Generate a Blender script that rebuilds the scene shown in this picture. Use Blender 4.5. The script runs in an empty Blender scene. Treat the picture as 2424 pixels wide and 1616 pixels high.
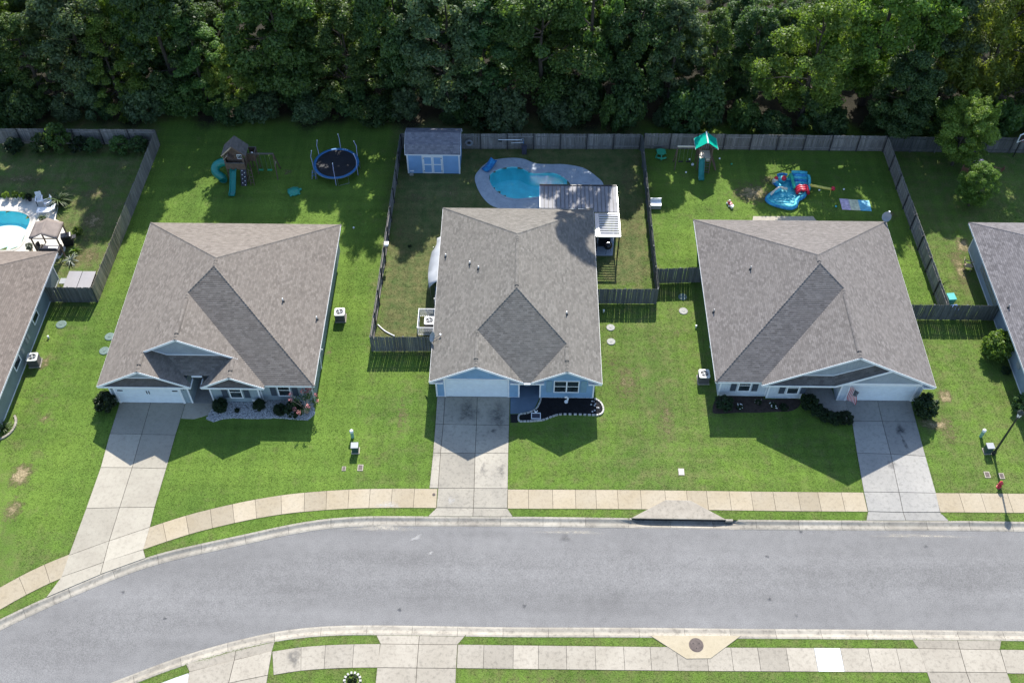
import bpy, bmesh, math, random
import numpy as np
from mathutils import Vector, Matrix

scn = bpy.context.scene
COL = scn.collection
RND = random.Random(11)
PI = math.pi
rad = math.radians

# ------------------------------------------------------------------ camera
cam_data = bpy.data.cameras.new("camera")
cam_data.sensor_fit = 'HORIZONTAL'
cam_data.sensor_width = 36.0
cam_data.lens = 36.386
cam_data.clip_start = 0.5
cam_data.clip_end = 3000.0
camera = bpy.data.objects.new("camera", cam_data)
COL.objects.link(camera)
camera.location = (0.0, 0.0, 63.7)
camera.rotation_euler = (rad(39.0), 0.0, rad(0.8))
scn.camera = camera

# ------------------------------------------------------------------ sky, sun, exposure
SUN_EL = rad(42.0)
SUN_AZ = rad(5.8)                     # from +Y (street north) towards +X
world = bpy.data.worlds.new("World")
scn.world = world
world.use_nodes = True
wn = world.node_tree
bg = wn.nodes["Background"]
sky = wn.nodes.new("ShaderNodeTexSky")
sky.sky_type = 'NISHITA'
sky.sun_disc = False
sky.sun_elevation = SUN_EL
sky.sun_rotation = SUN_AZ
sky.air_density = 1.0
sky.dust_density = 0.6
sky.ozone_density = 2.0
wn.links.new(sky.outputs[0], bg.inputs[0])
bg.inputs[1].default_value = 0.14

sun_data = bpy.data.lights.new("sun", 'SUN')
sun_data.energy = 4.4
sun_data.angle = rad(0.53)
sun_data.color = (1.0, 0.955, 0.88)
sun = bpy.data.objects.new("sun", sun_data)
COL.objects.link(sun)
sdir = Vector((math.sin(SUN_AZ) * math.cos(SUN_EL), math.cos(SUN_AZ) * math.cos(SUN_EL), math.sin(SUN_EL)))
sun.rotation_euler = (-sdir).to_track_quat('-Z', 'Y').to_euler()
sun.location = sdir * 200

scn.view_settings.view_transform = 'Standard'
scn.view_settings.look = 'None'
scn.view_settings.gamma = 1.0
scn.view_settings.exposure = 1.08
scn.view_settings.use_curve_mapping = False
scn.cycles.max_bounces = 5
scn.cycles.transparent_max_bounces = 8

# ------------------------------------------------------------------ helpers
def tag(o, label=None, cat=None, group=None, kind=None):
    if label: o['label'] = label
    if cat: o['category'] = cat
    if group: o['group'] = group
    if kind: o['kind'] = kind
    return o

def empty(name, loc=(0, 0, 0), rz=0.0, parent=None):
    o = bpy.data.objects.new(name, None)
    o.empty_display_size = 0.3
    COL.objects.link(o)
    o.location = loc
    o.rotation_euler = (0, 0, rz)
    if parent: o.parent = parent
    return o

def thing(name, label, cat, loc=(0, 0, 0), group=None):
    return tag(empty(name, loc), label, cat, group)

def wloc(o):
    p = Vector((0, 0, 0))
    while o is not None:
        p = p + o.location
        o = o.parent
    return p

def place(root, loc, rz=0.0, sc=None):
    root.location = loc if len(loc) == 3 else (loc[0], loc[1], 0.0)
    root.rotation_euler = (0, 0, rz)
    if sc: root.scale = (sc, sc, sc) if not isinstance(sc, tuple) else sc
    return root

def copy_tree(o, parent=None):
    c = o.copy()
    COL.objects.link(c)
    c.parent = parent
    for ch in list(o.children):
        copy_tree(ch, c)
    return c

def dup(o, loc, rz=0.0, label=None, group=None, sc=None):
    c = copy_tree(o)
    place(c, loc, rz, sc)
    if label: c['label'] = label
    if group: c['group'] = group
    return c

def relink(name, mesh, parent, loc, rot=(0, 0, 0), sc=None):
    """another piece that shares mesh data"""
    o = bpy.data.objects.new(name, mesh)
    COL.objects.link(o)
    if parent: o.parent = parent
    o.location = loc
    o.rotation_euler = rot
    if sc: o.scale = sc
    return o

class MB:
    """collects shapes; build() links them as one mesh object (coordinates are world ones unless the root is at the origin)"""
    def __init__(s):
        s.v = []; s.f = []; s.uv = {}
    def poly(s, pts):
        b = len(s.v)
        s.v.extend([tuple(p) for p in pts])
        s.f.append(tuple(range(b, b + len(pts))))
        return s
    def obox(s, o, a, b, c):
        o, a, b, c = Vector(o), Vector(a), Vector(b), Vector(c)
        if a.cross(b).dot(c) < 0: a, b = b, a
        n = len(s.v)
        for k in (0, 1):
            for q in (o, o + a, o + a + b, o + b):
                s.v.append(tuple(q + c * k))
        for f in ((3, 2, 1, 0), (4, 5, 6, 7), (0, 1, 5, 4), (1, 2, 6, 5), (2, 3, 7, 6), (3, 0, 4, 7)):
            s.f.append(tuple(n + i for i in f))
        return s
    def box(s, x0, x1, y0, y1, z0, z1):
        return s.obox((x0, y0, z0), (x1 - x0, 0, 0), (0, y1 - y0, 0), (0, 0, z1 - z0))
    def cbox(s, c, sx, sy, sz, rz=0.0):
        ca, sa = math.cos(rz), math.sin(rz)
        a = Vector((ca * sx, sa * sx, 0)); b = Vector((-sa * sy, ca * sy, 0))
        return s.obox(Vector(c) - a / 2 - b / 2 - Vector((0, 0, sz / 2)), a, b, (0, 0, sz))
    def bar(s, p, q, w, h, up=(0, 0, 1)):
        p, q = Vector(p), Vector(q)
        d = q - p
        up = Vector(up)
        side = d.cross(up)
        if side.length < 1e-6: side = d.cross(Vector((0, 1, 0)))
        side.normalize()
        u2 = side.cross(d).normalized()
        return s.obox(p - side * w / 2 - u2 * h / 2, d, side * w, u2 * h)
    def prism(s, pts, z0, z1):
        n = len(pts); b = len(s.v)
        area = sum(pts[i][0] * pts[(i + 1) % n][1] - pts[(i + 1) % n][0] * pts[i][1] for i in range(n))
        if area < 0: pts = list(reversed(pts))
        for z in (z0, z1):
            for p in pts: s.v.append((p[0], p[1], z))
        s.f.append(tuple(b + n - 1 - i for i in range(n)))
        s.f.append(tuple(b + n + i for i in range(n)))
        for i in range(n):
            j = (i + 1) % n
            s.f.append((b + i, b + j, b + n + j, b + n + i))
        return s
    def tube(s, path, r, n=8, cap=True, closed=False):
        path = [Vector(p) for p in path]
        m = len(path)
        rs = r if isinstance(r, (list, tuple)) else [r] * m
        base = len(s.v)
        prev = None
        for i, p in enumerate(path):
            if closed:
                t = path[(i + 1) % m] - path[(i - 1) % m]
            else:
                t = path[min(i + 1, m - 1)] - path[max(i - 1, 0)]
            t.normalize()
            if prev is None:
                ref = Vector((0, 0, 1)) if abs(t.z) < 0.95 else Vector((1, 0, 0))
                u = ref - t * ref.dot(t)
            else:
                u = prev - t * prev.dot(t)
                if u.length < 1e-5: u = Vector((1, 0, 0)) - t * t.x
            u.normalize(); prev = u
            w = t.cross(u)
            for k in range(n):
                a = 2 * PI * k / n
                s.v.append(tuple(p + (u * math.cos(a) + w * math.sin(a)) * rs[i]))
        rng = m if closed else m - 1
        for i in range(rng):
            i2 = (i + 1) % m
            for k in range(n):
                k2 = (k + 1) % n
                s.f.append((base + i * n + k, base + i * n + k2, base + i2 * n + k2, base + i2 * n + k))
        if cap and not closed:
            s.f.append(tuple(base + n - 1 - k for k in range(n)))
            s.f.append(tuple(base + (m - 1) * n + k for k in range(n)))
        return s
    def lathe(s, prof, c=(0, 0, 0), n=16):
        """prof: (r, z) from bottom to top"""
        base = len(s.v)
        for r, z in prof:
            for k in range(n):
                a = 2 * PI * k / n
                s.v.append((c[0] + r * math.cos(a), c[1] + r * math.sin(a), c[2] + z))
        m = len(prof)
        for i in range(m - 1):
            for k in range(n):
                k2 = (k + 1) % n
                s.f.append((base + i * n + k, base + i * n + k2, base + (i + 1) * n + k2, base + (i + 1) * n + k))
        s.f.append(tuple(base + n - 1 - k for k in range(n)))
        s.f.append(tuple(base + (m - 1) * n + k for k in range(n)))
        return s
    def ball(s, c, r, n=10, sz=1.0):
        prof = []
        m = n // 2 + 1
        for i in range(m + 1):
            a = -PI / 2 + PI * i / m
            prof.append((max(1e-4, r * math.cos(a)), r * sz * math.sin(a)))
        return s.lathe(prof, c, n)
    def grid(s, rows, close_u=False):
        """rows: lists of points, quads between neighbouring rows"""
        base = len(s.v); n = len(rows[0])
        for r in rows: s.v.extend([tuple(p) for p in r])
        for i in range(len(rows) - 1):
            for k in range(n if close_u else n - 1):
                k2 = (k + 1) % n
                s.f.append((base + i * n + k, base + i * n + k2, base + (i + 1) * n + k2, base + (i + 1) * n + k))
        return s
    def mesh(s, name, off=(0, 0, 0), smooth=False):
        me = bpy.data.meshes.new(name)
        if off[0] or off[1] or off[2]:
            vv = [(p[0] - off[0], p[1] - off[1], p[2] - off[2]) for p in s.v]
        else:
            vv = s.v
        me.from_pydata(vv, [], s.f)
        if s.uv:
            lay = me.uv_layers.new(name='UVMap')
            for pi, uvs in s.uv.items():
                p = me.polygons[pi]
                for li, uv in zip(p.loop_indices, uvs): lay.data[li].uv = uv
        if smooth:
            me.polygons.foreach_set('use_smooth', [True] * len(me.polygons))
        me.update()
        return me
    def build(s, name, mat, parent=None, smooth=False, bevel=0.0):
        off = wloc(parent) if parent else Vector((0, 0, 0))
        me = s.mesh(name, off, smooth)
        o = bpy.data.objects.new(name, me)
        COL.objects.link(o)
        if parent: o.parent = parent
        if mat: me.materials.append(mat)
        if bevel:
            m = o.modifiers.new('bevel', 'BEVEL'); m.width = bevel; m.segments = 2; m.limit_method = 'ANGLE'
        return o

def clip_half(pts, n, d):
    """keep the part of a convex polygon (2-D) with n.p >= d"""
    out = []
    m = len(pts)
    for i in range(m):
        a, b = pts[i], pts[(i + 1) % m]
        da = n[0] * a[0] + n[1] * a[1] - d
        db = n[0] * b[0] + n[1] * b[1] - d
        if da >= -1e-9: out.append(a)
        if (da > 1e-9 and db < -1e-9) or (da < -1e-9 and db > 1e-9):
            t = da / (da - db)
            out.append((a[0] + (b[0] - a[0]) * t, a[1] + (b[1] - a[1]) * t))
    return out

def poly_area(p):
    return 0.5 * abs(sum(p[i][0] * p[(i + 1) % len(p)][1] - p[(i + 1) % len(p)][0] * p[i][1] for i in range(len(p))))

def in_poly(x, y, poly):
    c = False
    n = len(poly)
    for i in range(n):
        x1, y1 = poly[i]; x2, y2 = poly[(i + 1) % n]
        if (y1 > y) != (y2 > y) and x < (x2 - x1) * (y - y1) / (y2 - y1) + x1: c = not c
    return c

def smooth_closed(pts, n=8):
    """Catmull-Rom through a closed ring of 2-D points"""
    out = []
    m = len(pts)
    for i in range(m):
        p0, p1, p2, p3 = [np.array(pts[(i + k - 1) % m], float) for k in range(4)]
        for t in np.linspace(0, 1, n, endpoint=False):
            q = 0.5 * ((2 * p1) + (-p0 + p2) * t + (2 * p0 - 5 * p1 + 4 * p2 - p3) * t * t + (-p0 + 3 * p1 - 3 * p2 + p3) * t ** 3)
            out.append((float(q[0]), float(q[1])))
    return out

def smooth_open(pts, n=8):
    pts = [tuple(p) for p in pts]
    ext = [pts[0]] + pts + [pts[-1]]
    out = []
    for i in range(len(pts) - 1):
        p0, p1, p2, p3 = [np.array(ext[i + k], float) for k in range(4)]
        for t in np.linspace(0, 1, n, endpoint=False):
            q = 0.5 * ((2 * p1) + (-p0 + p2) * t + (2 * p0 - 5 * p1 + 4 * p2 - p3) * t * t + (-p0 + 3 * p1 - 3 * p2 + p3) * t ** 3)
            out.append(tuple(float(v) for v in q))
    out.append(pts[-1])
    return out

# ------------------------------------------------------------------ materials
def _nt(name):
    m = bpy.data.materials.new(name)
    m.use_nodes = True
    nt = m.node_tree
    return m, nt, nt.nodes, nt.links, nt.nodes['Principled BSDF']

def c4(c): return (c[0], c[1], c[2], 1.0)
def mul(c, k): return (min(1, c[0] * k), min(1, c[1] * k), min(1, c[2] * k))

def node_noise(N, L, vec, scale, detail=4.0, rough=0.55):
    n = N.new('ShaderNodeTexNoise')
    n.inputs['Scale'].default_value = scale
    n.inputs['Detail'].default_value = detail
    n.inputs['Roughness'].default_value = rough
    if vec is not None: L.new(vec, n.inputs['Vector'])
    return n.outputs['Fac']

def node_ramp(N, L, fac, stops):
    r = N.new('ShaderNodeValToRGB')
    e = r.color_ramp.elements
    while len(e) < len(stops): e.new(0.5)
    for k, (p, c) in enumerate(stops):
        e[k].position = p
        e[k].color = c4(c) if not isinstance(c, float) else (c, c, c, 1)
    L.new(fac, r.inputs[0])
    return r.outputs[0]

def node_mix(N, L, fac, a, b, mode='MIX'):
    m = N.new('ShaderNodeMix')
    m.data_type = 'RGBA'
    m.blend_type = mode
    for sock, v in ((m.inputs[0], fac), (m.inputs[6], a), (m.inputs[7], b)):
        if hasattr(v, 'links'): L.new(v, sock)
        elif isinstance(v, tuple): sock.default_value = c4(v)
        else: sock.default_value = v
    return m.outputs[2]

def node_math(N, L, op, a, b=None, clamp=False):
    m = N.new('ShaderNodeMath'); m.operation = op; m.use_clamp = clamp
    for sock, v in ((m.inputs[0], a), (m.inputs[1], b)):
        if v is None: continue
        if hasattr(v, 'links'): L.new(v, sock)
        else: sock.default_value = v
    return m.outputs[0]

def node_bump(N, L, B, h, strength, dist=0.02):
    b = N.new('ShaderNodeBump')
    b.inputs['Strength'].default_value = strength
    b.inputs['Distance'].default_value = dist
    L.new(h, b.inputs['Height'])
    L.new(b.outputs[0], B.inputs['Normal'])

def coords(N, L, kind='Object', stretch=None, rand=True):
    t = N.new('ShaderNodeTexCoord')
    v = t.outputs[kind]
    if kind == 'Object' and rand:
        oi = N.new('ShaderNodeObjectInfo')
        k = node_math(N, L, 'MULTIPLY', oi.outputs['Random'], 60.0)
        a = N.new('ShaderNodeVectorMath'); a.operation = 'ADD'
        L.new(v, a.inputs[0]); L.new(k, a.inputs[1])
        v = a.outputs[0]
    if stretch:
        mp = N.new('ShaderNodeMapping')
        mp.inputs['Scale'].default_value = stretch
        L.new(v, mp.inputs['Vector'])
        v = mp.outputs[0]
    return v

def world_pos(N):
    g = N.new('ShaderNodeNewGeometry')
    return g.outputs['Position']

def pm(name, col, rough=0.6, var=0.12, sc=3.0, fine=25.0, bump=0.0, metal=0.0, spec=0.4, stretch=None, island=0.0, objvar=0.0, coat=0.0, col2=None):
    """painted / plastic / wood / stone: two scales of tone, some relief"""
    m, nt, N, L, B = _nt(name)
    v = coords(N, L, 'Object', stretch)
    n1 = node_noise(N, L, v, sc, 3.0)
    n2 = node_noise(N, L, v, fine, 3.0)
    c = node_ramp(N, L, n1, [(0.3, mul(col, 1 - var)), (0.7, col2 if col2 else mul(col, 1 + var))])
    c2 = node_ramp(N, L, n2, [(0.3, 1 - var * 0.8), (0.7, 1 + 0.0)])
    c = node_mix(N, L, 1.0, c, c2, 'MULTIPLY')
    if island:
        g = N.new('ShaderNodeNewGeometry')
        k = node_ramp(N, L, g.outputs['Random Per Island'], [(0.0, 1 - island), (1.0, 1.0)])
        c = node_mix(N, L, 1.0, c, k, 'MULTIPLY')
    if objvar:
        oi = N.new('ShaderNodeObjectInfo')
        k = node_ramp(N, L, oi.outputs['Random'], [(0.0, 1 - objvar), (1.0, 1.0)])
        c = node_mix(N, L, 1.0, c, k, 'MULTIPLY')
    L.new(c, B.inputs['Base Color'])
    B.inputs['Roughness'].default_value = rough
    B.inputs['Metallic'].default_value = metal
    B.inputs['Specular IOR Level'].default_value = spec
    B.inputs['Coat Weight'].default_value = coat
    if bump: node_bump(N, L, B, n2, bump, 0.01)
    return m

def shingle_mat(name, a, b, blotch):
    m, nt, N, L, B = _nt(name)
    t = N.new('ShaderNodeTexCoord')
    br = N.new('ShaderNodeTexBrick')
    br.offset = 0.37; br.offset_frequency = 2; br.squash = 1.0
    br.inputs['Scale'].default_value = 1.0
    br.inputs['Color1'].default_value = c4(a)
    br.inputs['Color2'].default_value = c4(b)
    br.inputs['Mortar'].default_value = c4(mul(a, 0.75))
    br.inputs['Mortar Size'].default_value = 0.004
    br.inputs['Bias'].default_value = -0.1
    br.inputs['Brick Width'].default_value = 0.29
    br.inputs['Row Height'].default_value = 0.145
    L.new(t.outputs['UV'], br.inputs['Vector'])
    p = world_pos(N)
    n1 = node_noise(N, L, p, 0.55, 4.0)
    n2 = node_noise(N, L, p, 34.0, 2.0)
    n3 = node_noise(N, L, p, 2.6, 3.0)
    c = node_mix(N, L, node_ramp(N, L, n1, [(0.35, 0.0), (0.7, 0.6)]), br.outputs['Color'], blotch)
    c = node_mix(N, L, 1.0, c, node_ramp(N, L, n2, [(0.3, 0.72), (0.7, 1.16)]), 'MULTIPLY')
    c = node_mix(N, L, 1.0, c, node_ramp(N, L, n3, [(0.3, 0.9), (0.7, 1.08)]), 'MULTIPLY')
    L.new(c, B.inputs['Base Color'])
    B.inputs['Roughness'].default_value = 0.92
    B.inputs['Specular IOR Level'].default_value = 0.2
    node_bump(N, L, B, n2, 0.5, 0.008)
    return m

def concrete_mat(name, col, col2, stain=0.25, stain_sc=0.7):
    m, nt, N, L, B = _nt(name)
    p = world_pos(N)
    oi = N.new('ShaderNodeObjectInfo')
    n1 = node_noise(N, L, p, stain_sc, 5.0, 0.6)
    n2 = node_noise(N, L, p, 22.0, 3.0)
    n3 = node_noise(N, L, p, 4.0, 4.0, 0.65)
    c = node_ramp(N, L, n1, [(0.32, col), (0.68, col2)])
    c = node_mix(N, L, 1.0, c, node_ramp(N, L, n3, [(0.28, 1 - stain), (0.5, 1.0)]), 'MULTIPLY')
    c = node_mix(N, L, 1.0, c, node_ramp(N, L, n2, [(0.3, 0.9), (0.7, 1.05)]), 'MULTIPLY')
    c = node_mix(N, L, 1.0, c, node_ramp(N, L, oi.outputs['Random'], [(0.0, 0.82), (1.0, 1.08)]), 'MULTIPLY')
    L.new(c, B.inputs['Base Color'])
    B.inputs['Roughness'].default_value = 0.85
    B.inputs['Specular IOR Level'].default_value = 0.25
    node_bump(N, L, B, n2, 0.25, 0.006)
    return m

def leaf_mat(name, dark, light, trans=0.4, tcol=None):
    m, nt, N, L, B = _nt(name)
    g = N.new('ShaderNodeNewGeometry')
    oi = N.new('ShaderNodeObjectInfo')
    c = node_ramp(N, L, g.outputs['Random Per Island'], [(0.0, dark), (0.55, tuple((dark[i] + light[i]) / 2 for i in range(3))), (1.0, light)])
    v = coords(N, L, 'Object')
    n = node_noise(N, L, v, 0.7, 2.0)
    c = node_mix(N, L, 1.0, c, node_ramp(N, L, n, [(0.3, 0.78), (0.7, 1.2)]), 'MULTIPLY')
    h = N.new('ShaderNodeHueSaturation')
    hv = node_math(N, L, 'ADD', node_math(N, L, 'MULTIPLY', oi.outputs['Random'], 0.026), 0.487)
    L.new(hv, h.inputs['Hue'])
    L.new(node_math(N, L, 'ADD', node_math(N, L, 'MULTIPLY', oi.outputs['Random'], 0.35), 0.82), h.inputs['Value'])
    L.new(c, h.inputs['Color'])
    c = h.outputs[0]
    L.new(c, B.inputs['Base Color'])
    B.inputs['Roughness'].default_value = 0.5
    B.inputs['Specular IOR Level'].default_value = 0.35
    tr = N.new('ShaderNodeBsdfTranslucent')
    tc = node_mix(N, L, 1.0, c, tcol if tcol else (1.25, 1.3, 0.55), 'MULTIPLY')
    L.new(tc, tr.inputs['Color'])
    mx = N.new('ShaderNodeMixShader')
    mx.inputs[0].default_value = trans
    L.new(B.outputs[0], mx.inputs[1]); L.new(tr.outputs[0], mx.inputs[2])
    L.new(mx.outputs[0], N['Material Output'].inputs['Surface'])
    return m

def glass_mat(name, col=(0.02, 0.03, 0.035)):
    m, nt, N, L, B = _nt(name)
    v = coords(N, L, 'Object')
    n = node_noise(N, L, v, 2.0, 2.0)
    L.new(node_ramp(N, L, n, [(0.3, mul(col, 0.6)), (0.7, mul(col, 1.6))]), B.inputs['Base Color'])
    B.inputs['Roughness'].default_value = 0.06
    B.inputs['Specular IOR Level'].default_value = 0.6
    return m

def water_mat(name, tint, wave=2.2, strength=0.35):
    m, nt, N, L, B = _nt(name)
    N.remove(B)
    p = world_pos(N)
    n = node_noise(N, L, p, wave, 3.0, 0.6)
    b = N.new('ShaderNodeBump')
    b.inputs['Strength'].default_value = strength
    b.inputs['Distance'].default_value = 0.08
    L.new(n, b.inputs['Height'])
    tr = N.new('ShaderNodeBsdfTransparent'); tr.inputs[0].default_value = c4(tint)
    gl = N.new('ShaderNodeBsdfGlossy'); gl.inputs['Roughness'].default_value = 0.035
    L.new(b.outputs[0], gl.inputs['Normal'])
    fr = N.new('ShaderNodeFresnel'); fr.inputs['IOR'].default_value = 1.33
    L.new(b.outputs[0], fr.inputs['Normal'])
    mx = N.new('ShaderNodeMixShader')
    L.new(fr.outputs[0], mx.inputs[0]); L.new(tr.outputs[0], mx.inputs[1]); L.new(gl.outputs[0], mx.inputs[2])
    L.new(mx.outputs[0], N['Material Output'].inputs['Surface'])
    return m

MT = {}
MT['white'] = pm('white_paint', (0.74, 0.75, 0.76), 0.5, 0.06)
MT['white_vinyl'] = pm('white_vinyl', (0.78, 0.79, 0.80), 0.4, 0.05)
MT['door_white'] = pm('garage_door_white', (0.66, 0.72, 0.76), 0.45, 0.05, bump=0.05)
MT['blue_siding'] = pm('blue_siding', (0.20, 0.34, 0.50), 0.6, 0.10, 1.5)
MT['slate_siding'] = pm('blue_grey_siding', (0.27, 0.33, 0.36), 0.6, 0.10, 1.5)
MT['grey_gable'] = pm('grey_gable_siding', (0.30, 0.34, 0.38), 0.6, 0.10, 1.5)
MT['pale_siding'] = pm('pale_grey_siding', (0.52, 0.57, 0.62), 0.6, 0.08, 1.5)
MT['green_siding'] = pm('grey_green_siding', (0.19, 0.23, 0.23), 0.6, 0.10, 1.5)
MT['cool_siding'] = pm('cool_grey_siding', (0.27, 0.33, 0.39), 0.6, 0.10, 1.5)
MT['shutter'] = pm('dark_shutter', (0.055, 0.07, 0.09), 0.5, 0.1)
MT['shutter_pale'] = pm('faded_shutter', (0.19, 0.31, 0.38), 0.55, 0.1)
MT['glass'] = glass_mat('window_glass')
MT['shing_b'] = shingle_mat('shingles_tan_brown', (0.1391, 0.1203, 0.1038), (0.2217, 0.1945, 0.1693), (0.1817, 0.1581, 0.1361))
MT['shing_c'] = shingle_mat('shingles_grey_tan', (0.1261, 0.117, 0.1038), (0.2048, 0.1906, 0.17), (0.1661, 0.1528, 0.1347))
MT['shing_d'] = shingle_mat('shingles_mauve_grey', (0.1227, 0.1112, 0.1038), (0.1987, 0.1815, 0.1707), (0.1607, 0.1451, 0.1347))
MT['shing_a'] = shingle_mat('shingles_warm_brown', (0.1373, 0.1141, 0.097), (0.2245, 0.1882, 0.1606), (0.1839, 0.1518, 0.1283))
MT['shing_e'] = shingle_mat('shingles_cool_grey', (0.1118, 0.1049, 0.1084), (0.2064, 0.1944, 0.1995), (0.1591, 0.1479, 0.1505))
MT['vent_rubber'] = pm('vent_boot', (0.03, 0.03, 0.03), 0.6, 0.1)
MT['pvc'] = pm('pvc_white', (0.7, 0.7, 0.68), 0.4, 0.06)
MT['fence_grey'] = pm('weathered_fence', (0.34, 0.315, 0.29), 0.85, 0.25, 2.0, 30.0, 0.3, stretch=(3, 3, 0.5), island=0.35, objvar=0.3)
MT['post_dark'] = pm('fence_post', (0.055, 0.052, 0.05), 0.85, 0.25, 2.0, 30.0, 0.3)
MT['fence_tan'] = pm('newer_fence', (0.43, 0.37, 0.275), 0.85, 0.22, 2.0, 30.0, 0.3, stretch=(3, 3, 0.5), island=0.3, objvar=0.45)
MT['fence_shade_tone'] = pm('shade_toned_fence', (0.17, 0.175, 0.17), 0.85, 0.25, 2.0, 30.0, 0.3, stretch=(3, 3, 0.5), island=0.35, objvar=0.35)  # fence wood darkened: shade on the unlit runs is put into its colour
MT['wood'] = pm('playset_wood', (0.17, 0.115, 0.085), 0.8, 0.25, 3.0, 25.0, 0.3, stretch=(1, 1, 4), objvar=0.2, island=0.2)
MT['wood_grey'] = pm('weathered_roof_boards', (0.17, 0.15, 0.135), 0.85, 0.25, 3.0, 25.0, 0.3, island=0.3, objvar=0.15)
MT['wood_pale'] = pm('pale_wood', (0.45, 0.34, 0.25), 0.75, 0.2, 3.0, 25.0, 0.2)
MT['wood_red'] = pm('reddish_wood', (0.30, 0.14, 0.09), 0.75, 0.2, 3.0, 25.0, 0.2)
MT['slide_green'] = pm('green_slide_plastic', (0.012, 0.20, 0.17), 0.3, 0.08, spec=0.5)
MT['tarp_green'] = pm('green_canopy_vinyl', (0.0, 0.38, 0.26), 0.4, 0.06, spec=0.4)
MT['green_plastic'] = pm('green_plastic', (0.03, 0.30, 0.16), 0.35, 0.08)
MT['black'] = pm('black_metal', (0.014, 0.014, 0.016), 0.5, 0.2)
MT['black_gloss'] = pm('black_gloss', (0.012, 0.012, 0.014), 0.25, 0.1)
MT['mat_black'] = pm('trampoline_mat', (0.012, 0.013, 0.018), 0.7, 0.4, 0.8, 10.0)
MT['pad_blue'] = pm('trampoline_pad_blue', (0.03, 0.14, 0.32), 0.4, 0.12, 2.0)
MT['pole_lilac'] = pm('pole_sleeve', (0.38, 0.40, 0.62), 0.5, 0.06)
MT['steel'] = pm('galvanised_steel', (0.42, 0.43, 0.44), 0.35, 0.1, metal=0.8)
MT['grey_plastic'] = pm('grey_plastic', (0.30, 0.31, 0.32), 0.5, 0.1)
MT['ac_side'] = pm('condenser_coil', (0.10, 0.095, 0.09), 0.6, 0.15)
MT['ac_top'] = pm('condenser_top', (0.55, 0.55, 0.53), 0.45, 0.08)
MT['pool_tile'] = pm('pool_shell_blue', (0.30, 0.86, 0.92), 0.5, 0.12, 1.0)
MT['pool_cyan'] = pm('pool_shell_cyan', (0.14, 0.74, 0.82), 0.5, 0.08, 1.0)
MT['pool_pale'] = pm('pool_shelf_pale', (0.76, 0.86, 0.86), 0.5, 0.05, 1.0)
MT['water_b'] = water_mat('pool_water', (0.70, 0.97, 0.99), 7.5, 0.42)
MT['water_c'] = water_mat('pool_water_clear', (0.92, 0.99, 1.0), 1.2, 0.05)
MT['deck_grey'] = concrete_mat('pool_deck_bluegrey', (0.29, 0.33, 0.37), (0.36, 0.40, 0.44), 0.2, 1.2)
MT['deck_cream'] = concrete_mat('pool_deck_cream', (0.50, 0.47, 0.41), (0.58, 0.54, 0.47), 0.12, 0.8)
MT['walk'] = concrete_mat('sidewalk_tan', (0.335, 0.275, 0.185), (0.375, 0.32, 0.235), 0.2, 0.35)
MT['walk_s'] = concrete_mat('sidewalk_grey', (0.315, 0.28, 0.225), (0.37, 0.332, 0.27), 0.28, 0.5)
MT['slab_white'] = concrete_mat('new_slab_white', (0.56, 0.565, 0.56), (0.62, 0.62, 0.61), 0.06, 1.0)
MT['drive'] = concrete_mat('driveway_beige', (0.335, 0.30, 0.24), (0.39, 0.355, 0.285), 0.16, 0.5)
MT['drive_c'] = concrete_mat('driveway_stained', (0.285, 0.26, 0.215), (0.375, 0.34, 0.275), 0.3, 0.45)
MT['drive_d'] = concrete_mat('driveway_grey', (0.29, 0.278, 0.255), (0.345, 0.328, 0.295), 0.22, 0.5)
MT['curb'] = concrete_mat('curb_concrete', (0.27, 0.242, 0.20), (0.37, 0.338, 0.28), 0.38, 0.8)
MT['joint'] = pm('joint_dirt', (0.06, 0.05, 0.035), 0.95, 0.3, 4.0)
MT['inlet'] = concrete_mat('inlet_concrete', (0.29, 0.255, 0.205), (0.37, 0.33, 0.27), 0.35, 1.2)
MT['inlet_tan'] = concrete_mat('inlet_tan', (0.44, 0.37, 0.25), (0.48, 0.41, 0.29), 0.12, 0.8)
MT['iron'] = pm('rusty_iron', (0.10, 0.075, 0.065), 0.7, 0.3, 6.0, 40.0, 0.3)
MT['void'] = pm('dark_throat', (0.012, 0.012, 0.013), 0.9, 0.3)
MT['porch_blue'] = pm('painted_porch', (0.12, 0.17, 0.23), 0.6, 0.12, 1.0)
MT['mulch'] = pm('black_mulch', (0.012, 0.011, 0.013), 0.95, 0.4, 6.0, 40.0, 0.6)
MT['mulch_brown'] = pm('brown_mulch', (0.05, 0.035, 0.028), 0.95, 0.4, 5.0, 40.0, 0.6)
MT['edge_stone'] = pm('edging_stone', (0.52, 0.50, 0.46), 0.8, 0.15, 8.0, 40.0, 0.3, objvar=0.25)
MT['gravel_base'] = pm('gravel_bed', (0.25, 0.25, 0.25), 0.95, 0.4, 9.0, 40.0, 0.6)
MT['gravel'] = pm('white_gravel', (0.60, 0.60, 0.60), 0.8, 0.15, 9.0, island=0.5)
MT['bark'] = pm('bark', (0.07, 0.058, 0.046), 0.95, 0.3, 3.0, 20.0, 0.5, stretch=(2, 2, 0.4))
MT['leaf_mid'] = leaf_mat('leaves_mid_green', (0.054, 0.106, 0.028), (0.138, 0.222, 0.056), 0.48)
MT['leaf_dark'] = leaf_mat('leaves_dark_green', (0.042, 0.086, 0.030), (0.100, 0.168, 0.052), 0.45)
MT['leaf_bright'] = leaf_mat('leaves_bright_green', (0.092, 0.162, 0.030), (0.205, 0.295, 0.060), 0.52)
MT['leaf_yellow'] = leaf_mat('leaves_yellow_green', (0.120, 0.180, 0.032), (0.245, 0.315, 0.065), 0.52)
MT['leaf_grey'] = leaf_mat('leaves_grey_green', (0.070, 0.110, 0.050), (0.148, 0.200, 0.088), 0.44)
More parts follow.
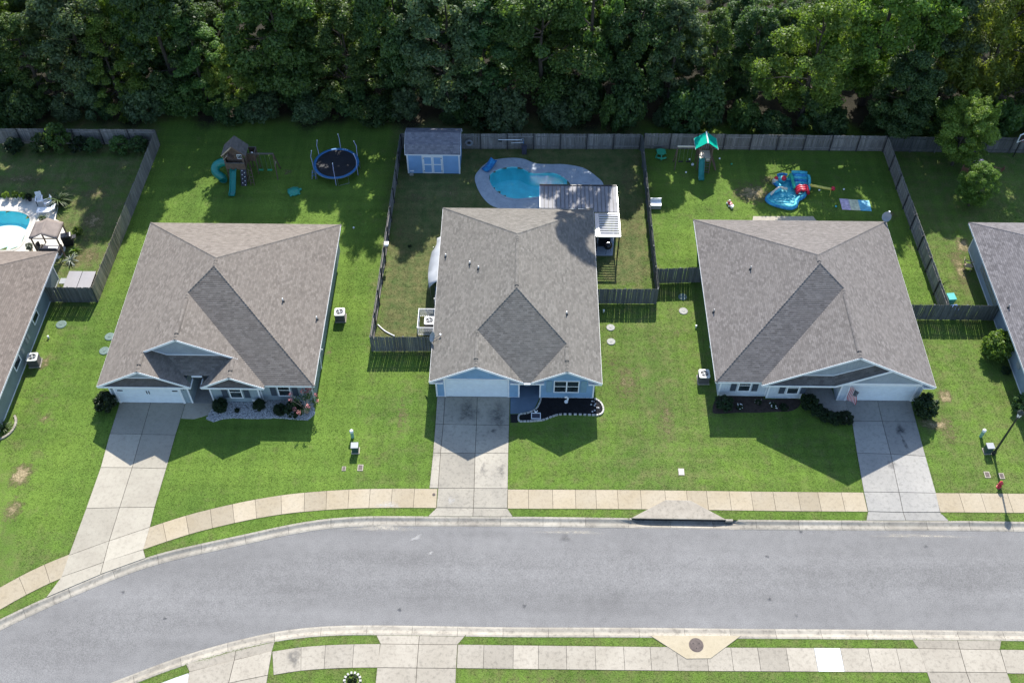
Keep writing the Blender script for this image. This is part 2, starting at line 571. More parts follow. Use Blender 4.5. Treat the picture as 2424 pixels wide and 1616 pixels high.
MT['leaf_shrub'] = leaf_mat('leaves_shrub', (0.008, 0.022, 0.007), (0.03, 0.055, 0.015), 0.25)
MT['leaf_silver'] = leaf_mat('leaves_silver', (0.16, 0.19, 0.15), (0.30, 0.32, 0.26), 0.3, (1.1, 1.1, 0.8))
MT['palm'] = leaf_mat('palm_fronds', (0.02, 0.04, 0.012), (0.09, 0.13, 0.035), 0.2)
MT['bloom_pink'] = pm('pink_bloom', (0.55, 0.20, 0.19), 0.6, 0.2, island=0.3)
MT['bloom_white'] = pm('white_bloom', (0.75, 0.75, 0.72), 0.6, 0.1)
MT['pergola_roof'] = pm('dark_metal_roof', (0.23, 0.225, 0.235), 0.6, 0.15, 1.0, metal=0.0, spec=0.25)
MT['louver'] = pm('louver_metal', (0.38, 0.38, 0.38), 0.3, 0.06, metal=0.3)
MT['shed_blue'] = pm('shed_blue', (0.21, 0.37, 0.60), 0.55, 0.08, 1.0)
MT['shed_roof'] = shingle_mat('shed_shingles', (0.14, 0.14, 0.165), (0.25, 0.245, 0.275), (0.19, 0.185, 0.205))
MT['tarp_grey'] = pm('grey_tarp', (0.44, 0.45, 0.46), 0.45, 0.1, 1.0)
MT['red'] = pm('red_vinyl', (0.55, 0.02, 0.05), 0.35, 0.12, 3.0)
MT['yellow'] = pm('yellow_vinyl', (0.62, 0.55, 0.12), 0.4, 0.12, 3.0)
MT['inf_cyan'] = pm('cyan_vinyl', (0.03, 0.50, 0.68), 0.5, 0.35, 2.2, 9.0, col2=(0.14, 0.66, 0.74), spec=0.25)
MT['inf_blue'] = pm('blue_vinyl', (0.02, 0.15, 0.50), 0.5, 0.3, 3.0, 9.0, col2=(0.05, 0.38, 0.68), spec=0.25)
MT['inf_green'] = pm('green_vinyl', (0.03, 0.38, 0.24), 0.35, 0.2, 3.0)
MT['cream'] = pm('cream_plastic', (0.62, 0.55, 0.44), 0.5, 0.08)
MT['bin_teal'] = pm('teal_bin', (0.03, 0.33, 0.30), 0.4, 0.08)
MT['bin_blue'] = pm('blue_bin', (0.04, 0.14, 0.45), 0.4, 0.08)
MT['purple'] = pm('lilac_cloth', (0.28, 0.22, 0.42), 0.8, 0.12)
MT['canopy_taupe'] = pm('gazebo_cloth', (0.215, 0.175, 0.15), 0.8, 0.15, 2.0, 14.0, 0.3)
MT['wicker'] = pm('wicker', (0.09, 0.075, 0.065), 0.8, 0.35, 10.0, 40.0, 0.5)
MT['cushion'] = pm('charcoal_cushion', (0.05, 0.05, 0.07), 0.85, 0.15)
MT['tub_cover'] = pm('hot_tub_cover', (0.27, 0.255, 0.255), 0.55, 0.08, 1.0)
MT['pedestal_green'] = pm('pedestal_green', (0.20, 0.36, 0.30), 0.5, 0.1)
MT['transformer'] = pm('transformer_green', (0.03, 0.07, 0.06), 0.5, 0.1)
MT['pole_dark'] = pm('lamp_post_dark', (0.018, 0.025, 0.022), 0.45, 0.15)
MT['hydrant_red'] = pm('hydrant_red', (0.42, 0.03, 0.05), 0.45, 0.15)
MT['lid_grey'] = pm('septic_lid', (0.29, 0.29, 0.26), 0.7, 0.2, 6.0)
MT['lid_green'] = pm('septic_lid_green', (0.11, 0.165, 0.145), 0.6, 0.2, 6.0)
MT['turtle'] = pm('turtle_green', (0.03, 0.26, 0.20), 0.35, 0.08)
# ================================================================== street lines (world metres)
def spline(pts):
    pts = sorted(pts)
    d0 = (pts[1][1] - pts[0][1]) / (pts[1][0] - pts[0][0])
    pre = [(pts[0][0] - k, pts[0][1] - k * d0 * (1.0 if k < 20 else 1.0)) for k in (24.0, 12.0)]
    post = [(pts[-1][0] + k, pts[-1][1]) for k in (15.0, 40.0)]
    q = smooth_open(pre + pts + post, 10)
    xs = np.array([a[0] for a in q]); ys = np.array([a[1] for a in q])
    g = np.arange(xs[0], xs[-1], 0.25)
    y = np.interp(g, xs, ys)
    k = np.ones(17) / 17
    ys2 = np.convolve(np.pad(y, 8, mode='edge'), k, 'valid')
    return g, ys2

CURB_N = spline([(-33.70, 27.86), (-31.14, 29.46), (-28.45, 30.90), (-25.67, 32.29), (-22.82, 33.20), (-19.69, 34.02), (-15.49, 35.16), (-14.42, 35.38), (-11.34, 35.75), (-6.26, 35.82), (-0.48, 35.88), (7.23, 35.88), (15.30, 35.86), (24.05, 35.92), (30.04, 35.98), (35.04, 35.97)])
WALK_N = spline([(-33.93, 28.55), (-32.84, 29.44), (-31.75, 30.19), (-30.57, 30.90), (-25.56, 33.00), (-23.76, 33.84), (-20.87, 34.84), (-17.68, 35.73), (-18.47, 35.43), (-16.12, 35.94), (-12.92, 36.32), (-10.02, 36.46), (-5.84, 36.51), (-0.63, 36.53), (8.78, 36.61), (16.78, 36.60), (24.31, 36.63), (35.25, 36.69)])
CURB_S = spline([(-23.64, 23.89), (-20.98, 25.08), (-17.99, 25.99), (-15.75, 26.57), (-16.92, 26.38), (-15.17, 26.76), (-12.11, 27.09), (-9.12, 27.16), (-2.97, 27.15), (-0.71, 27.14), (8.48, 27.24), (14.23, 27.25), (25.73, 27.33), (32.48, 27.34)])
WALK_S = spline([(-22.28, 23.82), (-20.66, 24.57), (-15.66, 25.99), (-15.59, 26.07), (-13.19, 26.35), (-10.23, 26.53), (-3.86, 26.58), (-0.70, 26.58), (9.39, 26.60), (14.15, 26.63), (25.59, 26.72), (32.30, 26.72)])

def yat(line, x):
    return np.interp(x, line[0], line[1])

class Rail:
    """arc-length walk along one of the lines, with a normal pointing north"""
    def __init__(s, line):
        s.x, s.y = line
        d = np.hypot(np.diff(s.x), np.diff(s.y))
        s.s = np.concatenate([[0], np.cumsum(d)])
    def s_of_x(s, x): return float(np.interp(x, s.x, s.s))
    def at(s, t, off=0.0):
        x = np.interp(t, s.s, s.x); y = np.interp(t, s.s, s.y)
        x2 = np.interp(t + 0.6, s.s, s.x); y2 = np.interp(t + 0.6, s.s, s.y)
        x1 = np.interp(t - 0.6, s.s, s.x); y1 = np.interp(t - 0.6, s.s, s.y)
        dx, dy = x2 - x1, y2 - y1
        l = math.hypot(dx, dy) or 1.0
        return (float(x - dy / l * off), float(y + dx / l * off))

RC_N, RW_N, RC_S, RW_S = Rail(CURB_N), Rail(WALK_N), Rail(CURB_S), Rail(WALK_S)

# pools (outlines in world metres) are cut out of the ground
POOL_C = smooth_closed([(-3.08, 70.76), (-2.47, 71.62), (-1.27, 72.12), (-0.23, 72.03), (0.69, 71.41), (1.50, 71.30), (2.42, 71.43), (3.33, 71.11), (4.22, 70.03), (4.37, 68.87), (3.51, 68.29), (1.71, 68.18), (0.37, 67.97), (-0.75, 67.87), (-1.77, 68.29), (-2.70, 69.35)], 6)
DECK_C = smooth_closed([(-4.34, 70.30), (-3.97, 71.74), (-3.02, 72.88), (-1.40, 73.32), (-0.01, 73.23), (1.15, 72.62), (2.42, 72.52), (3.81, 72.52), (5.53, 72.05), (6.64, 70.96), (7.26, 69.93), (6.90, 68.80), (5.93, 66.84), (2.58, 65.84), (-1.85, 66.57), (-3.44, 67.84)], 6)
POOL_A = smooth_closed([(-47.64, 65.22), (-47.09, 65.63), (-46.10, 65.69), (-45.08, 65.69), (-44.23, 65.56), (-43.52, 65.22), (-43.09, 64.71), (-42.97, 63.97), (-43.00, 63.24), (-42.88, 62.14), (-43.24, 61.15), (-44.54, 60.91), (-45.66, 61.33), (-46.90, 63.02)], 6)
DECK_A = [(-50.26, 67.24), (-46.60, 67.35), (-43.74, 67.39), (-42.09, 67.20), (-41.13, 66.72), (-40.86, 64.75), (-40.30, 64.42), (-39.21, 62.70), (-38.94, 60.95), (-39.15, 60.03), (-47.68, 59.91)]

def inset(poly, d):
    """shrink a smooth closed outline by d along its normals"""
    n = len(poly); out = []
    a = sum(poly[i][0] * poly[(i + 1) % n][1] - poly[(i + 1) % n][0] * poly[i][1] for i in range(n))
    sg = 1 if a > 0 else -1
    for i in range(n):
        x0, y0 = poly[i - 1]; x1, y1 = poly[(i + 1) % n]
        dx, dy = x1 - x0, y1 - y0; l = math.hypot(dx, dy) or 1
        out.append((poly[i][0] - sg * dy / l * d, poly[i][1] + sg * dx / l * d))
    return out

# ------------------------------------------------------------------ lawn material
def lawn_mat(name):
    m, nt, N, L, B = _nt(name)
    p = world_pos(N)
    def attr(nm):
        a = N.new('ShaderNodeAttribute'); a.attribute_name = nm
        return a.outputs['Fac']
    n_big = node_noise(N, L, p, 0.16, 4.0, 0.6)
    n_mid = node_noise(N, L, p, 1.1, 5.0, 0.65)
    n_fine = node_noise(N, L, p, 9.0, 3.0, 0.7)
    n_grain = node_noise(N, L, p, 26.0, 2.0, 0.7)
    lush = node_mix(N, L, node_ramp(N, L, n_big, [(0.3, 0.0), (0.7, 1.0)]), (0.078, 0.140, 0.022), (0.128, 0.202, 0.031))
    dull = node_mix(N, L, node_ramp(N, L, n_mid, [(0.3, 0.0), (0.7, 1.0)]), (0.062, 0.102, 0.028), (0.150, 0.140, 0.058))
    straw = node_mix(N, L, node_ramp(N, L, n_fine, [(0.3, 0.0), (0.7, 1.0)]), (0.17, 0.13, 0.065), (0.36, 0.29, 0.17))
    d = node_math(N, L, 'ADD', attr('dry'), node_math(N, L, 'MULTIPLY', node_math(N, L, 'SUBTRACT', n_mid, 0.5), 1.3))
    c = node_mix(N, L, node_ramp(N, L, d, [(0.1, 0.0), (0.75, 1.0)]), lush, dull)
    b = node_math(N, L, 'ADD', attr('bare'), node_math(N, L, 'MULTIPLY', node_math(N, L, 'SUBTRACT', node_noise(N, L, p, 2.6, 5.0, 0.75), 0.5), 1.5))
    c = node_mix(N, L, node_ramp(N, L, b, [(0.32, 0.0), (0.62, 0.85)]), c, (0.105, 0.092, 0.042))
    c = node_mix(N, L, node_ramp(N, L, b, [(0.62, 0.0), (0.88, 1.0)]), c, straw)
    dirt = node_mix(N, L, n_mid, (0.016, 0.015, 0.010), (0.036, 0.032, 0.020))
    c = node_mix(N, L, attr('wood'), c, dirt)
    c = node_mix(N, L, 1.0, c, node_ramp(N, L, n_fine, [(0.28, 0.58), (0.48, 0.97), (0.75, 1.22)]), 'MULTIPLY')
    c = node_mix(N, L, 1.0, c, node_ramp(N, L, n_grain, [(0.3, 0.6), (0.7, 1.35)]), 'MULTIPLY')
    for sc3 in ((1.5, 0.05, 1.0), (0.06, 1.1, 1.0)):            # mower passes
        mp = N.new('ShaderNodeMapping'); mp.inputs['Scale'].default_value = sc3
        L.new(p, mp.inputs['Vector'])
        c = node_mix(N, L, 1.0, c, node_ramp(N, L, node_noise(N, L, mp.outputs[0], 1.0, 2.0), [(0.32, 0.90), (0.68, 1.08)]), 'MULTIPLY')
    L.new(c, B.inputs['Base Color'])
    B.inputs['Roughness'].default_value = 0.9
    B.inputs['Specular IOR Level'].default_value = 0.15
    h = node_math(N, L, 'ADD', n_fine, node_math(N, L, 'MULTIPLY', n_grain, 0.6))
    node_bump(N, L, B, h, 0.7, 0.06)
    return m
MT['lawn'] = lawn_mat('lawn_grass')

def asphalt_mat(name):
    m, nt, N, L, B = _nt(name)
    p = world_pos(N)
    n1 = node_noise(N, L, p, 0.22, 5.0, 0.6)
    n2 = node_noise(N, L, p, 18.0, 2.0, 0.7)
    n3 = node_noise(N, L, p, 1.6, 5.0, 0.7)
    c = node_ramp(N, L, n1, [(0.3, (0.163, 0.158, 0.153)), (0.7, (0.190, 0.185, 0.179))])
    c = node_mix(N, L, 1.0, c, node_ramp(N, L, n2, [(0.25, 0.64), (0.5, 0.98), (0.78, 1.45)]), 'MULTIPLY')
    c = node_mix(N, L, 1.0, c, node_ramp(N, L, n3, [(0.25, 0.88), (0.6, 1.04)]), 'MULTIPLY')
    # long wheel-path and paving-lane streaks along the street
    mp = N.new('ShaderNodeMapping'); mp.inputs['Scale'].default_value = (0.03, 0.55, 1.0)
    L.new(p, mp.inputs['Vector'])
    st = node_noise(N, L, mp.outputs[0], 1.0, 3.0)
    c = node_mix(N, L, 1.0, c, node_ramp(N, L, st, [(0.3, 0.86), (0.7, 1.08)]), 'MULTIPLY')
    # a few oil spots
    sp = node_noise(N, L, p, 0.8, 2.0, 0.4)
    c = node_mix(N, L, node_ramp(N, L, sp, [(0.76, 0.0), (0.82, 0.5)]), c, (0.05, 0.05, 0.055))
    L.new(c, B.inputs['Base Color'])
    B.inputs['Roughness'].default_value = 0.9
    B.inputs['Specular IOR Level'].default_value = 0.25
    node_bump(N, L, B, n2, 0.5, 0.008)
    return m
MT['asphalt'] = asphalt_mat('worn_asphalt')

# ------------------------------------------------------------------ ground sheets (north and south of the street)
BARE = [  # x, y, rx, ry, strength : worn or sandy spots
    (*(-35.77, 38.79), 0.8, 1.0, 1.1), (*(-35.43, 35.96), 0.7, 1.1, 0.85), (*(-35.52, 43.64), 0.6, 0.5, 0.8), (*(-36.38, 45.49), .7, .5, .6), (*(-35.56, 43.53), .5, .4, .6),
    (*(-8.78, 44.10), 0.35, 2.4, 0.75), (*(-10.14, 40.75), .3, .5, .6), (*(-10.29, 39.51), .3, .4, .5),
    (*(8.15, 47.58), 1.3, 2.4, 0.60), (*(10.90, 44.37), 0.7, 3.0, 0.60), (*(12.42, 52.61), .5, .4, .7), (*(6.91, 49.68), 1.0, 1.0, .5), (*(10.15, 39.35), .5, .7, .5),
    (*(32.23, 46.66), 0.55, 0.7, 1.1), (*(30.87, 44.07), 1.3, 0.45, 1.0), (*(31.63, 44.23), .7, .4, .9), (*(30.14, 44.35), .7, .4, .8), (*(31.68, 43.45), .9, 1.6, .6),
    (*(20.55, 68.91), 2.1, 1.5, 0.85), (*(22.27, 70.74), 1.2, .7, .7), (*(32.53, 66.29), .9, .5, .6), (*(15.98, 68.41), .6, .6, .4),
    (*(-45.49, 69.95), 3.0, .7, .75), (*(-38.31, 68.06), 1.6, 1.0, .7), (*(-37.58, 64.64), 1.2, 1.5, .8), (*(-36.97, 60.36), 1.6, 1.2, .7), (*(-40.66, 72.36), 1.8, .4, .6), (*(-21.50, 71.17), .55, .4, .8),
    (*(-37.12, 48.97), .6, .8, .8), (*(-38.12, 47.77), .6, 1.0, .5), (*(-15.12, 50.32), .35, .6, .7),
    (*(-10.71, 56.08), .25, 1.6, .6), (*(37.74, 62.69), .7, 1.0, 1.0), (*(36.78, 59.91), .6, 2.6, .85), (*(32.61, 66.43), .7, .5, .7),
    (*(-9.50, 67.92), 1.4, 1.0, .55), (*(-6.62, 68.61), 1.2, 1.6, .55), (*(-10.51, 63.79), .9, 1.4, .5), (*(9.46, 70.32), 1.4, 1.8, .5), (*(9.79, 64.54), .8, 2.0, .5), (*(-7.20, 70.93), 2.0, 1.2, .4),
    (*(-16.71, 78.03), 9.0, 0.9, .3), (*(-10.38, 24.93), 1.0, .3, .4), (*(1.94, 24.35), 6.0, .4, .5), (*(-13.88, 26.73), .5, .25, .7), (*(6.12, 27.06), 1.5, .2, .5)]

def lot_dry(x, y):
    d = np.full_like(x, 0.10)
    d = np.where(x < -34.6, np.where(y > 55, 0.62, 0.20), d)                 # far left lot
    d = np.where((x > -34.6) & (x < -11.7), 0.04, d)                          # left lot, lush
    d = np.where((x > -11.7) & (x < 11.0) & (y > 50), 0.95, d)                # pool yard, thin and brown
    d = np.where((x > -11.7) & (x < 0) & (y <= 50.4), 0.18, d)
    d = np.where((x >= 0) & (x < 24.6) & (y <= 58), 0.16 + 0.22 * np.exp(-((x - 10.5) / 4.5) ** 2), d)
    d = np.where((x >= 11) & (x < 34) & (y > 57.9), 0.10, d)
    d = np.where((x > 29.5) & (y < 55), 0.30, d)
    d = np.where((x > 34) & (y > 55), 0.40, d)
    d = np.where(y < 34, 0.30, d)
    return d

def smooth1(v): return v
def axis(lo, hi, step, far):
    a = list(np.arange(lo, hi + 1e-6, step))
    l, r = [], []
    d = step
    x = a[-1]
    while x < far: d *= 1.7; x += d; r.append(x)
    d = step
    x = a[0]
    while x > -far: d *= 1.7; x -= d; l.append(x)
    return np.array(list(reversed(l)) + a + r)

def blur(a, k):
    for ax in (0, 1):
        p = np.pad(a, [(k, k) if i == ax else (0, 0) for i in (0, 1)], mode='edge')
        a = sum(np.take(p, range(j, j + a.shape[ax]), axis=ax) for j in range(2 * k + 1)) / (2 * k + 1)
    return a

def ground_sheet(name, line, north, label=None):
    xs = axis(-56, 56, 0.5, 900)
    if north: ts = np.concatenate([np.arange(0, 66, 0.5), 66 + np.cumsum(0.7 * 1.5 ** np.arange(18))])
    else: ts = np.concatenate([np.arange(0, 22, 0.5), 22 + np.cumsum(0.7 * 1.5 ** np.arange(18))])
    yb = yat(line, np.clip(xs, line[0][0], line[0][-1]))
    X = np.repeat(xs[:, None], len(ts), 1)
    Y = yb[:, None] + (ts if north else -ts)[None, :]
    Z = np.zeros_like(X)
    dry = blur(lot_dry(X, Y), 2)
    bare = np.zeros_like(X)
    for bx, by, rx, ry, st in BARE:
        q = ((X - bx) / rx) ** 2 + ((Y - by) / ry) ** 2
        bare = np.maximum(bare, st * np.exp(-q * 0.9))
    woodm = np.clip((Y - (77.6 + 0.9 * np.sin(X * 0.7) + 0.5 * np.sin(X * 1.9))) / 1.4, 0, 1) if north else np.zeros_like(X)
    nx, ny = X.shape
    verts = np.stack([X, Y, Z], -1).reshape(-1, 3)
    faces = []
    for i in range(nx - 1):
        for j in range(ny - 1):
            cx = (X[i, j] + X[i + 1, j]) / 2; cy = (Y[i, j] + Y[i, j + 1]) / 2
            if north and -60 < cx < 12 and 54 < cy < 74 and (in_poly(cx, cy, POOL_C) or in_poly(cx, cy, POOL_A)): continue
            a, b, c, d = i * ny + j, (i + 1) * ny + j, (i + 1) * ny + j + 1, i * ny + j + 1
            faces.append((a, b, c, d) if north else (d, c, b, a))
    me = bpy.data.meshes.new(name)
    me.from_pydata(verts.tolist(), [], faces)
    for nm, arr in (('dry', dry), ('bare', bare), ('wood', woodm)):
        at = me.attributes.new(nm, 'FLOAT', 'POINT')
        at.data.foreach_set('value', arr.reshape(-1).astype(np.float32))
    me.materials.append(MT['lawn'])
    o = bpy.data.objects.new(name, me)
    COL.objects.link(o)
    tag(o, label, None, None, 'structure')
    return o

GROUND_N = ground_sheet('ground', CURB_N, True)
GROUND_S = ground_sheet('ground', CURB_S, False)

# ------------------------------------------------------------------ road
def road():
    mb = MB()
    xs = axis(-56, 56, 0.7, 900)
    rows = []
    for x in xs:
        xc = min(max(x, CURB_N[0][0]), CURB_N[0][-1]); xd = min(max(x, CURB_S[0][0]), CURB_S[0][-1])
        yn = float(yat(CURB_N, xc)) - 0.6; ys = float(yat(CURB_S, xd)) + 0.6
        mid = (yn + ys) / 2
        rows.append([(x, yn, -0.116), (x, yn - 1.8, -0.105), (x, mid, -0.075), (x, ys + 1.8, -0.105), (x, ys, -0.116)])
    mb.grid(rows)
    o = mb.build('road', MT['asphalt'], smooth=True)
    if o.data.polygons[0].normal.z < 0: o.data.flip_normals()
    tag(o, None, None, None, 'structure')
road()

# ------------------------------------------------------------------ kerb and gutter, one casting after another
DRIVE_X_N = [((-31.22, 29.52)[0], (-25.19, 32.50)[0]), ((-6.37, 35.85)[0], (-0.42, 35.88)[0]), ((24.08, 35.99)[0], (29.88, 36.03)[0])]
DRIVE_X_S = [((-20.98, 25.08)[0], (-15.54, 26.58)[0]), ((-9.16, 27.16)[0], (-3.40, 27.12)[0]), ((25.31, 27.35)[0], (31.04, 27.34)[0])]
INLET_N = ((6.77, 35.81)[0], (15.75, 35.80)[0])
INLET_S = ((8.50, 27.33)[0], (14.34, 27.41)[0])

def kerb(name, rail, side, drives, inlet, x0, x1, label):
    root = empty(name, (0, rail.at(rail.s_of_x(0))[1], 0))
    tag(root, label, None, None, 'structure')
    s0, s1 = rail.s_of_x(x0), rail.s_of_x(x1)
    n = int((s1 - s0) / 2.9)
    for k in range(n):
        a = s0 + (s1 - s0) * k / n + 0.008
        b = s0 + (s1 - s0) * (k + 1) / n - 0.008
        mb = MB(); rows = []
        for t in np.linspace(a, b, 6):
            xx = rail.at(t)[0]
            low = 0.0
            for (da, db) in drives:
                if da - 0.5 < xx < db + 0.5: low = max(low, min(1, min(xx - da + 0.5, db + 0.5 - xx) / 0.8))
            sink = 0.0
            if inlet and inlet[0] < xx < inlet[1]:
                sink = min(1, min(xx - inlet[0], inlet[1] - xx) / 2.2)
            top = 0.022 - 0.022 * low
            prof = [(-0.02, -0.3), (-0.02, top - 0.012), (0.0, top), (0.13, top - 0.006), (0.30, -0.070 - 0.20 * sink), (0.38, -0.090 - 0.20 * sink), (0.58, -0.082 - 0.08 * sink), (0.70, -0.104), (0.70, -0.3)]
            if inlet and inlet[0] + 0.9 < xx < inlet[1] - 0.9:
                prof[0] = (-0.1, -0.8); prof[1] = (-0.08, -0.30); prof[2] = (0.0, -0.298); prof[3] = (0.12, -0.30)
            rows.append([rail.at(t, side * o_) + (z_,) for o_, z_ in prof])
        mb.grid(rows)
        o = mb.build('kerb_segment', MT['curb'], root)
        bm = bmesh.new(); bm.from_mesh(o.data); bmesh.ops.recalc_face_normals(bm, faces=bm.faces); bm.to_mesh(o.data); bm.free()
        up = sum(p.normal.z * p.area for p in o.data.polygons)
        if up < 0: o.data.flip_normals()
kerb('kerb_north', RC_N, -1, DRIVE_X_N, INLET_N, -50, 46, 'concrete kerb and gutter along the houses side of the street')
kerb('kerb_south', RC_S, 1, DRIVE_X_S, None, -40, 46, 'concrete kerb and gutter along the near side of the street')

# ------------------------------------------------------------------ sidewalks, slab by slab
def bed(mb, pts, z): mb.poly([(p[0], p[1], z) for p in pts])

def sidewalk(name, rail, side, w, segs, mat, step, special=None):
    root = empty(name, (0, rail.at(rail.s_of_x(0))[1], 0))
    tag(root, None, None, None, 'structure')
    base = MB()
    for (xa, xb) in segs:
        s0, s1 = rail.s_of_x(xa), rail.s_of_x(xb)
        n = max(1, int(round((s1 - s0) / step)))
        cuts = [s0 + (s1 - s0) * k / n for k in range(n + 1)]
        for k in range(1, n): cuts[k] += RND.uniform(-0.12, 0.12)
        for k in range(n):
            a, b = cuts[k] + 0.011, cuts[k + 1] - 0.011
            mid = (a + b) / 2
            ring = [rail.at(a), rail.at(mid), rail.at(b), rail.at(b, side * w), rail.at(mid, side * w), rail.at(a, side * w)]
            dz = RND.uniform(-0.004, 0.004)
            m_ = mat
            if special and special(rail.at(mid)[0]): m_ = MT['slab_white']
            MB().prism(ring, -0.04, 0.024 + dz).build('slab', m_, root)
            base.poly([(*p, 0.012) for p in (rail.at(a - .02, -side * .02), rail.at(b + .02, -side * .02), rail.at(b + .02, side * (w + .02)), rail.at(a - .02, side * (w + .02)))])
    o = base.build('joint_bed', MT['joint'], root)
    for p in o.data.polygons:
        if p.normal.z < 0: p.flip()
    return root

dx = lambda a: a[0]
sidewalk('sidewalk_north', RW_N, 1, 1.53, [(-50, dx((-30.57, 30.90)) + .75), (dx((-25.56, 33.00)) - .02, dx((-5.80, 36.53)) - .02), (dx((-0.84, 36.56)) + .02, dx((24.37, 36.65)) - .02), (dx((29.40, 36.65)) + .02, 46)], MT['walk'], 1.62)
sidewalk('sidewalk_south', RW_S, -1, 1.53, [(-34, dx((-20.66, 24.57)) - .02), (dx((-15.66, 25.99)) + .02, dx((-8.80, 26.56)) - .02), (dx((-3.86, 26.58)) + .02, dx((25.59, 26.72)) + .35), (dx((30.76, 26.72)) + .02, 46)], MT['walk_s'], 1.75,
         special=lambda x: abs(x - dx((19.52, 25.88))) < 0.85 or (dx((-23.75, 23.47)) < x < dx((-20.66, 24.57))))

EDGES, EXCL = [], []
onN = lambda p: (p[0], float(yat(CURB_N, p[0])) + 0.01)
onS = lambda p: (p[0], float(yat(CURB_S, p[0])) - 0.01)
# ------------------------------------------------------------------ driveways, slab by slab
def slab_rows(name, label, rows, mat, mats=None, z=0.036):
    c = rows[0][1]
    root = empty(name, (c[0], c[1], 0))
    tag(root, label, None, None, 'structure')
    EDGES.append([r_[0] for r_ in rows]); EDGES.append([r_[-1] for r_ in rows])
    EXCL.append([r_[0] for r_ in rows] + [r_[-1] for r_ in reversed(rows)])
    base = MB()
    def shrink(q, g=0.018):
        cx = sum(p[0] for p in q) / len(q); cy = sum(p[1] for p in q) / len(q)
        out = []
        for p in q:
            out.append((p[0] + g * (1 if cx > p[0] else -1), p[1] + g * (1 if cy > p[1] else -1)))
        return out
    for i in range(len(rows) - 1):
        a, b = rows[i], rows[i + 1]
        if len(a) > len(b): a = a[len(a) - len(b):]
        for k in range(len(a) - 1):
            q = [a[k], a[k + 1], b[k + 1], b[k]]
            apron = (i == len(rows) - 2) if rows[-1][0][1] > 30 else (i == 0)
            MB().prism(shrink(q), -0.05, (0.012 if apron else z) + RND.uniform(-0.004, 0.004)).build('slab', (mats or {}).get((i, k), mat), root)
            base.poly([(p[0], p[1], 0.004) for p in q])
    o = base.build('joint_bed', MT['joint'], root)
    for p in o.data.polygons:
        if p.normal.z < 0: p.flip()
    return root

slab_rows('driveway_left_house', None, [
    [(-30.28, 45.24), (-27.94, 45.33), (-25.29, 45.28)],
    [(-30.29, 42.39), (-27.94, 42.39), (-25.42, 42.35)],
    [(-30.20, 39.48), (-27.92, 39.49), (-25.45, 39.45)],
    [(-30.33, 36.12), (-28.00, 36.22), (-25.55, 36.28)],
    [(-30.52, 32.49), (-28.05, 33.63), (-25.51, 34.71)],
    [(-30.57, 30.90), (-28.02, 32.01), (-25.56, 33.00)],
    [onN((-31.14, 29.64)), onN((-28.00, 31.38)), onN((-25.27, 32.48))]], MT['drive'])
slab_rows('driveway_middle_house', None, [
    [(-6.32, 46.18), (-5.72, 46.22), (-3.28, 46.28), (-0.80, 46.23)],
    [(-6.31, 43.60), (-5.72, 43.58), (-3.25, 43.56), (-0.82, 43.57)],
    [(-6.32, 41.05), (-5.78, 41.04), (-3.26, 41.08), (-0.84, 41.08)],
    [(-6.40, 38.09), (-5.78, 38.09), (-3.22, 38.12), (-0.83, 38.14)],
    [(-5.80, 36.53), (-3.22, 36.55), (-0.84, 36.56)],
    [onN((-6.35, 35.85)), onN((-3.23, 35.87)), onN((-0.44, 35.89))]], MT['drive_c'])
slab_rows('driveway_right_house', None, [
    [(24.55, 46.25), (27.01, 46.36), (29.52, 46.22)],
    [(24.72, 44.28), (26.97, 44.30), (29.49, 44.30)],
    [(24.54, 41.48), (26.98, 41.42), (29.47, 41.26)],
    [(24.39, 38.21), (26.88, 38.22), (29.48, 38.19)],
    [(24.37, 36.65), (26.81, 36.61), (29.40, 36.65)],
    [onN((24.11, 36.00)), onN((26.86, 36.01)), onN((29.84, 36.03))]], MT['drive_d'])
slab_rows('driveway_near_middle', None, [
    [onS((-9.12, 27.16)), onS((-6.34, 27.13)), onS((-3.43, 27.12))],
    [(-8.80, 26.56), (-6.35, 26.56), (-3.86, 26.58)],
    [(-8.86, 25.00), (-6.35, 25.01), (-3.87, 25.02)],
    [(-8.87, 23.26), (-6.33, 23.29), (-3.85, 23.33)],
    [(-8.80, 19.65), (-6.26, 19.69), (-3.79, 19.72)]], MT['walk_s'])
slab_rows('driveway_near_right', None, [
    [onS((25.30, 27.34)), onS((28.22, 27.32)), onS((31.03, 27.33))],
    [(25.59, 26.73), (28.21, 26.73), (30.76, 26.72)],
    [(25.75, 25.20), (28.23, 25.22), (30.78, 25.23)],
    [(25.98, 23.13), (28.43, 23.16), (30.99, 23.20)]], MT['walk_s'])
slab_rows('driveway_near_left', None, [
    [onS((-20.96, 25.06)), onS((-17.99, 25.97)), onS((-15.59, 26.58))],
    [(-20.66, 24.57), (-17.96, 25.36), (-15.66, 25.99)],
    [(-20.63, 23.51), (-18.04, 23.88), (-15.67, 24.42)],
    [(-20.62, 21.46), (-18.12, 21.70), (-15.65, 22.14)]], MT['walk_s'])

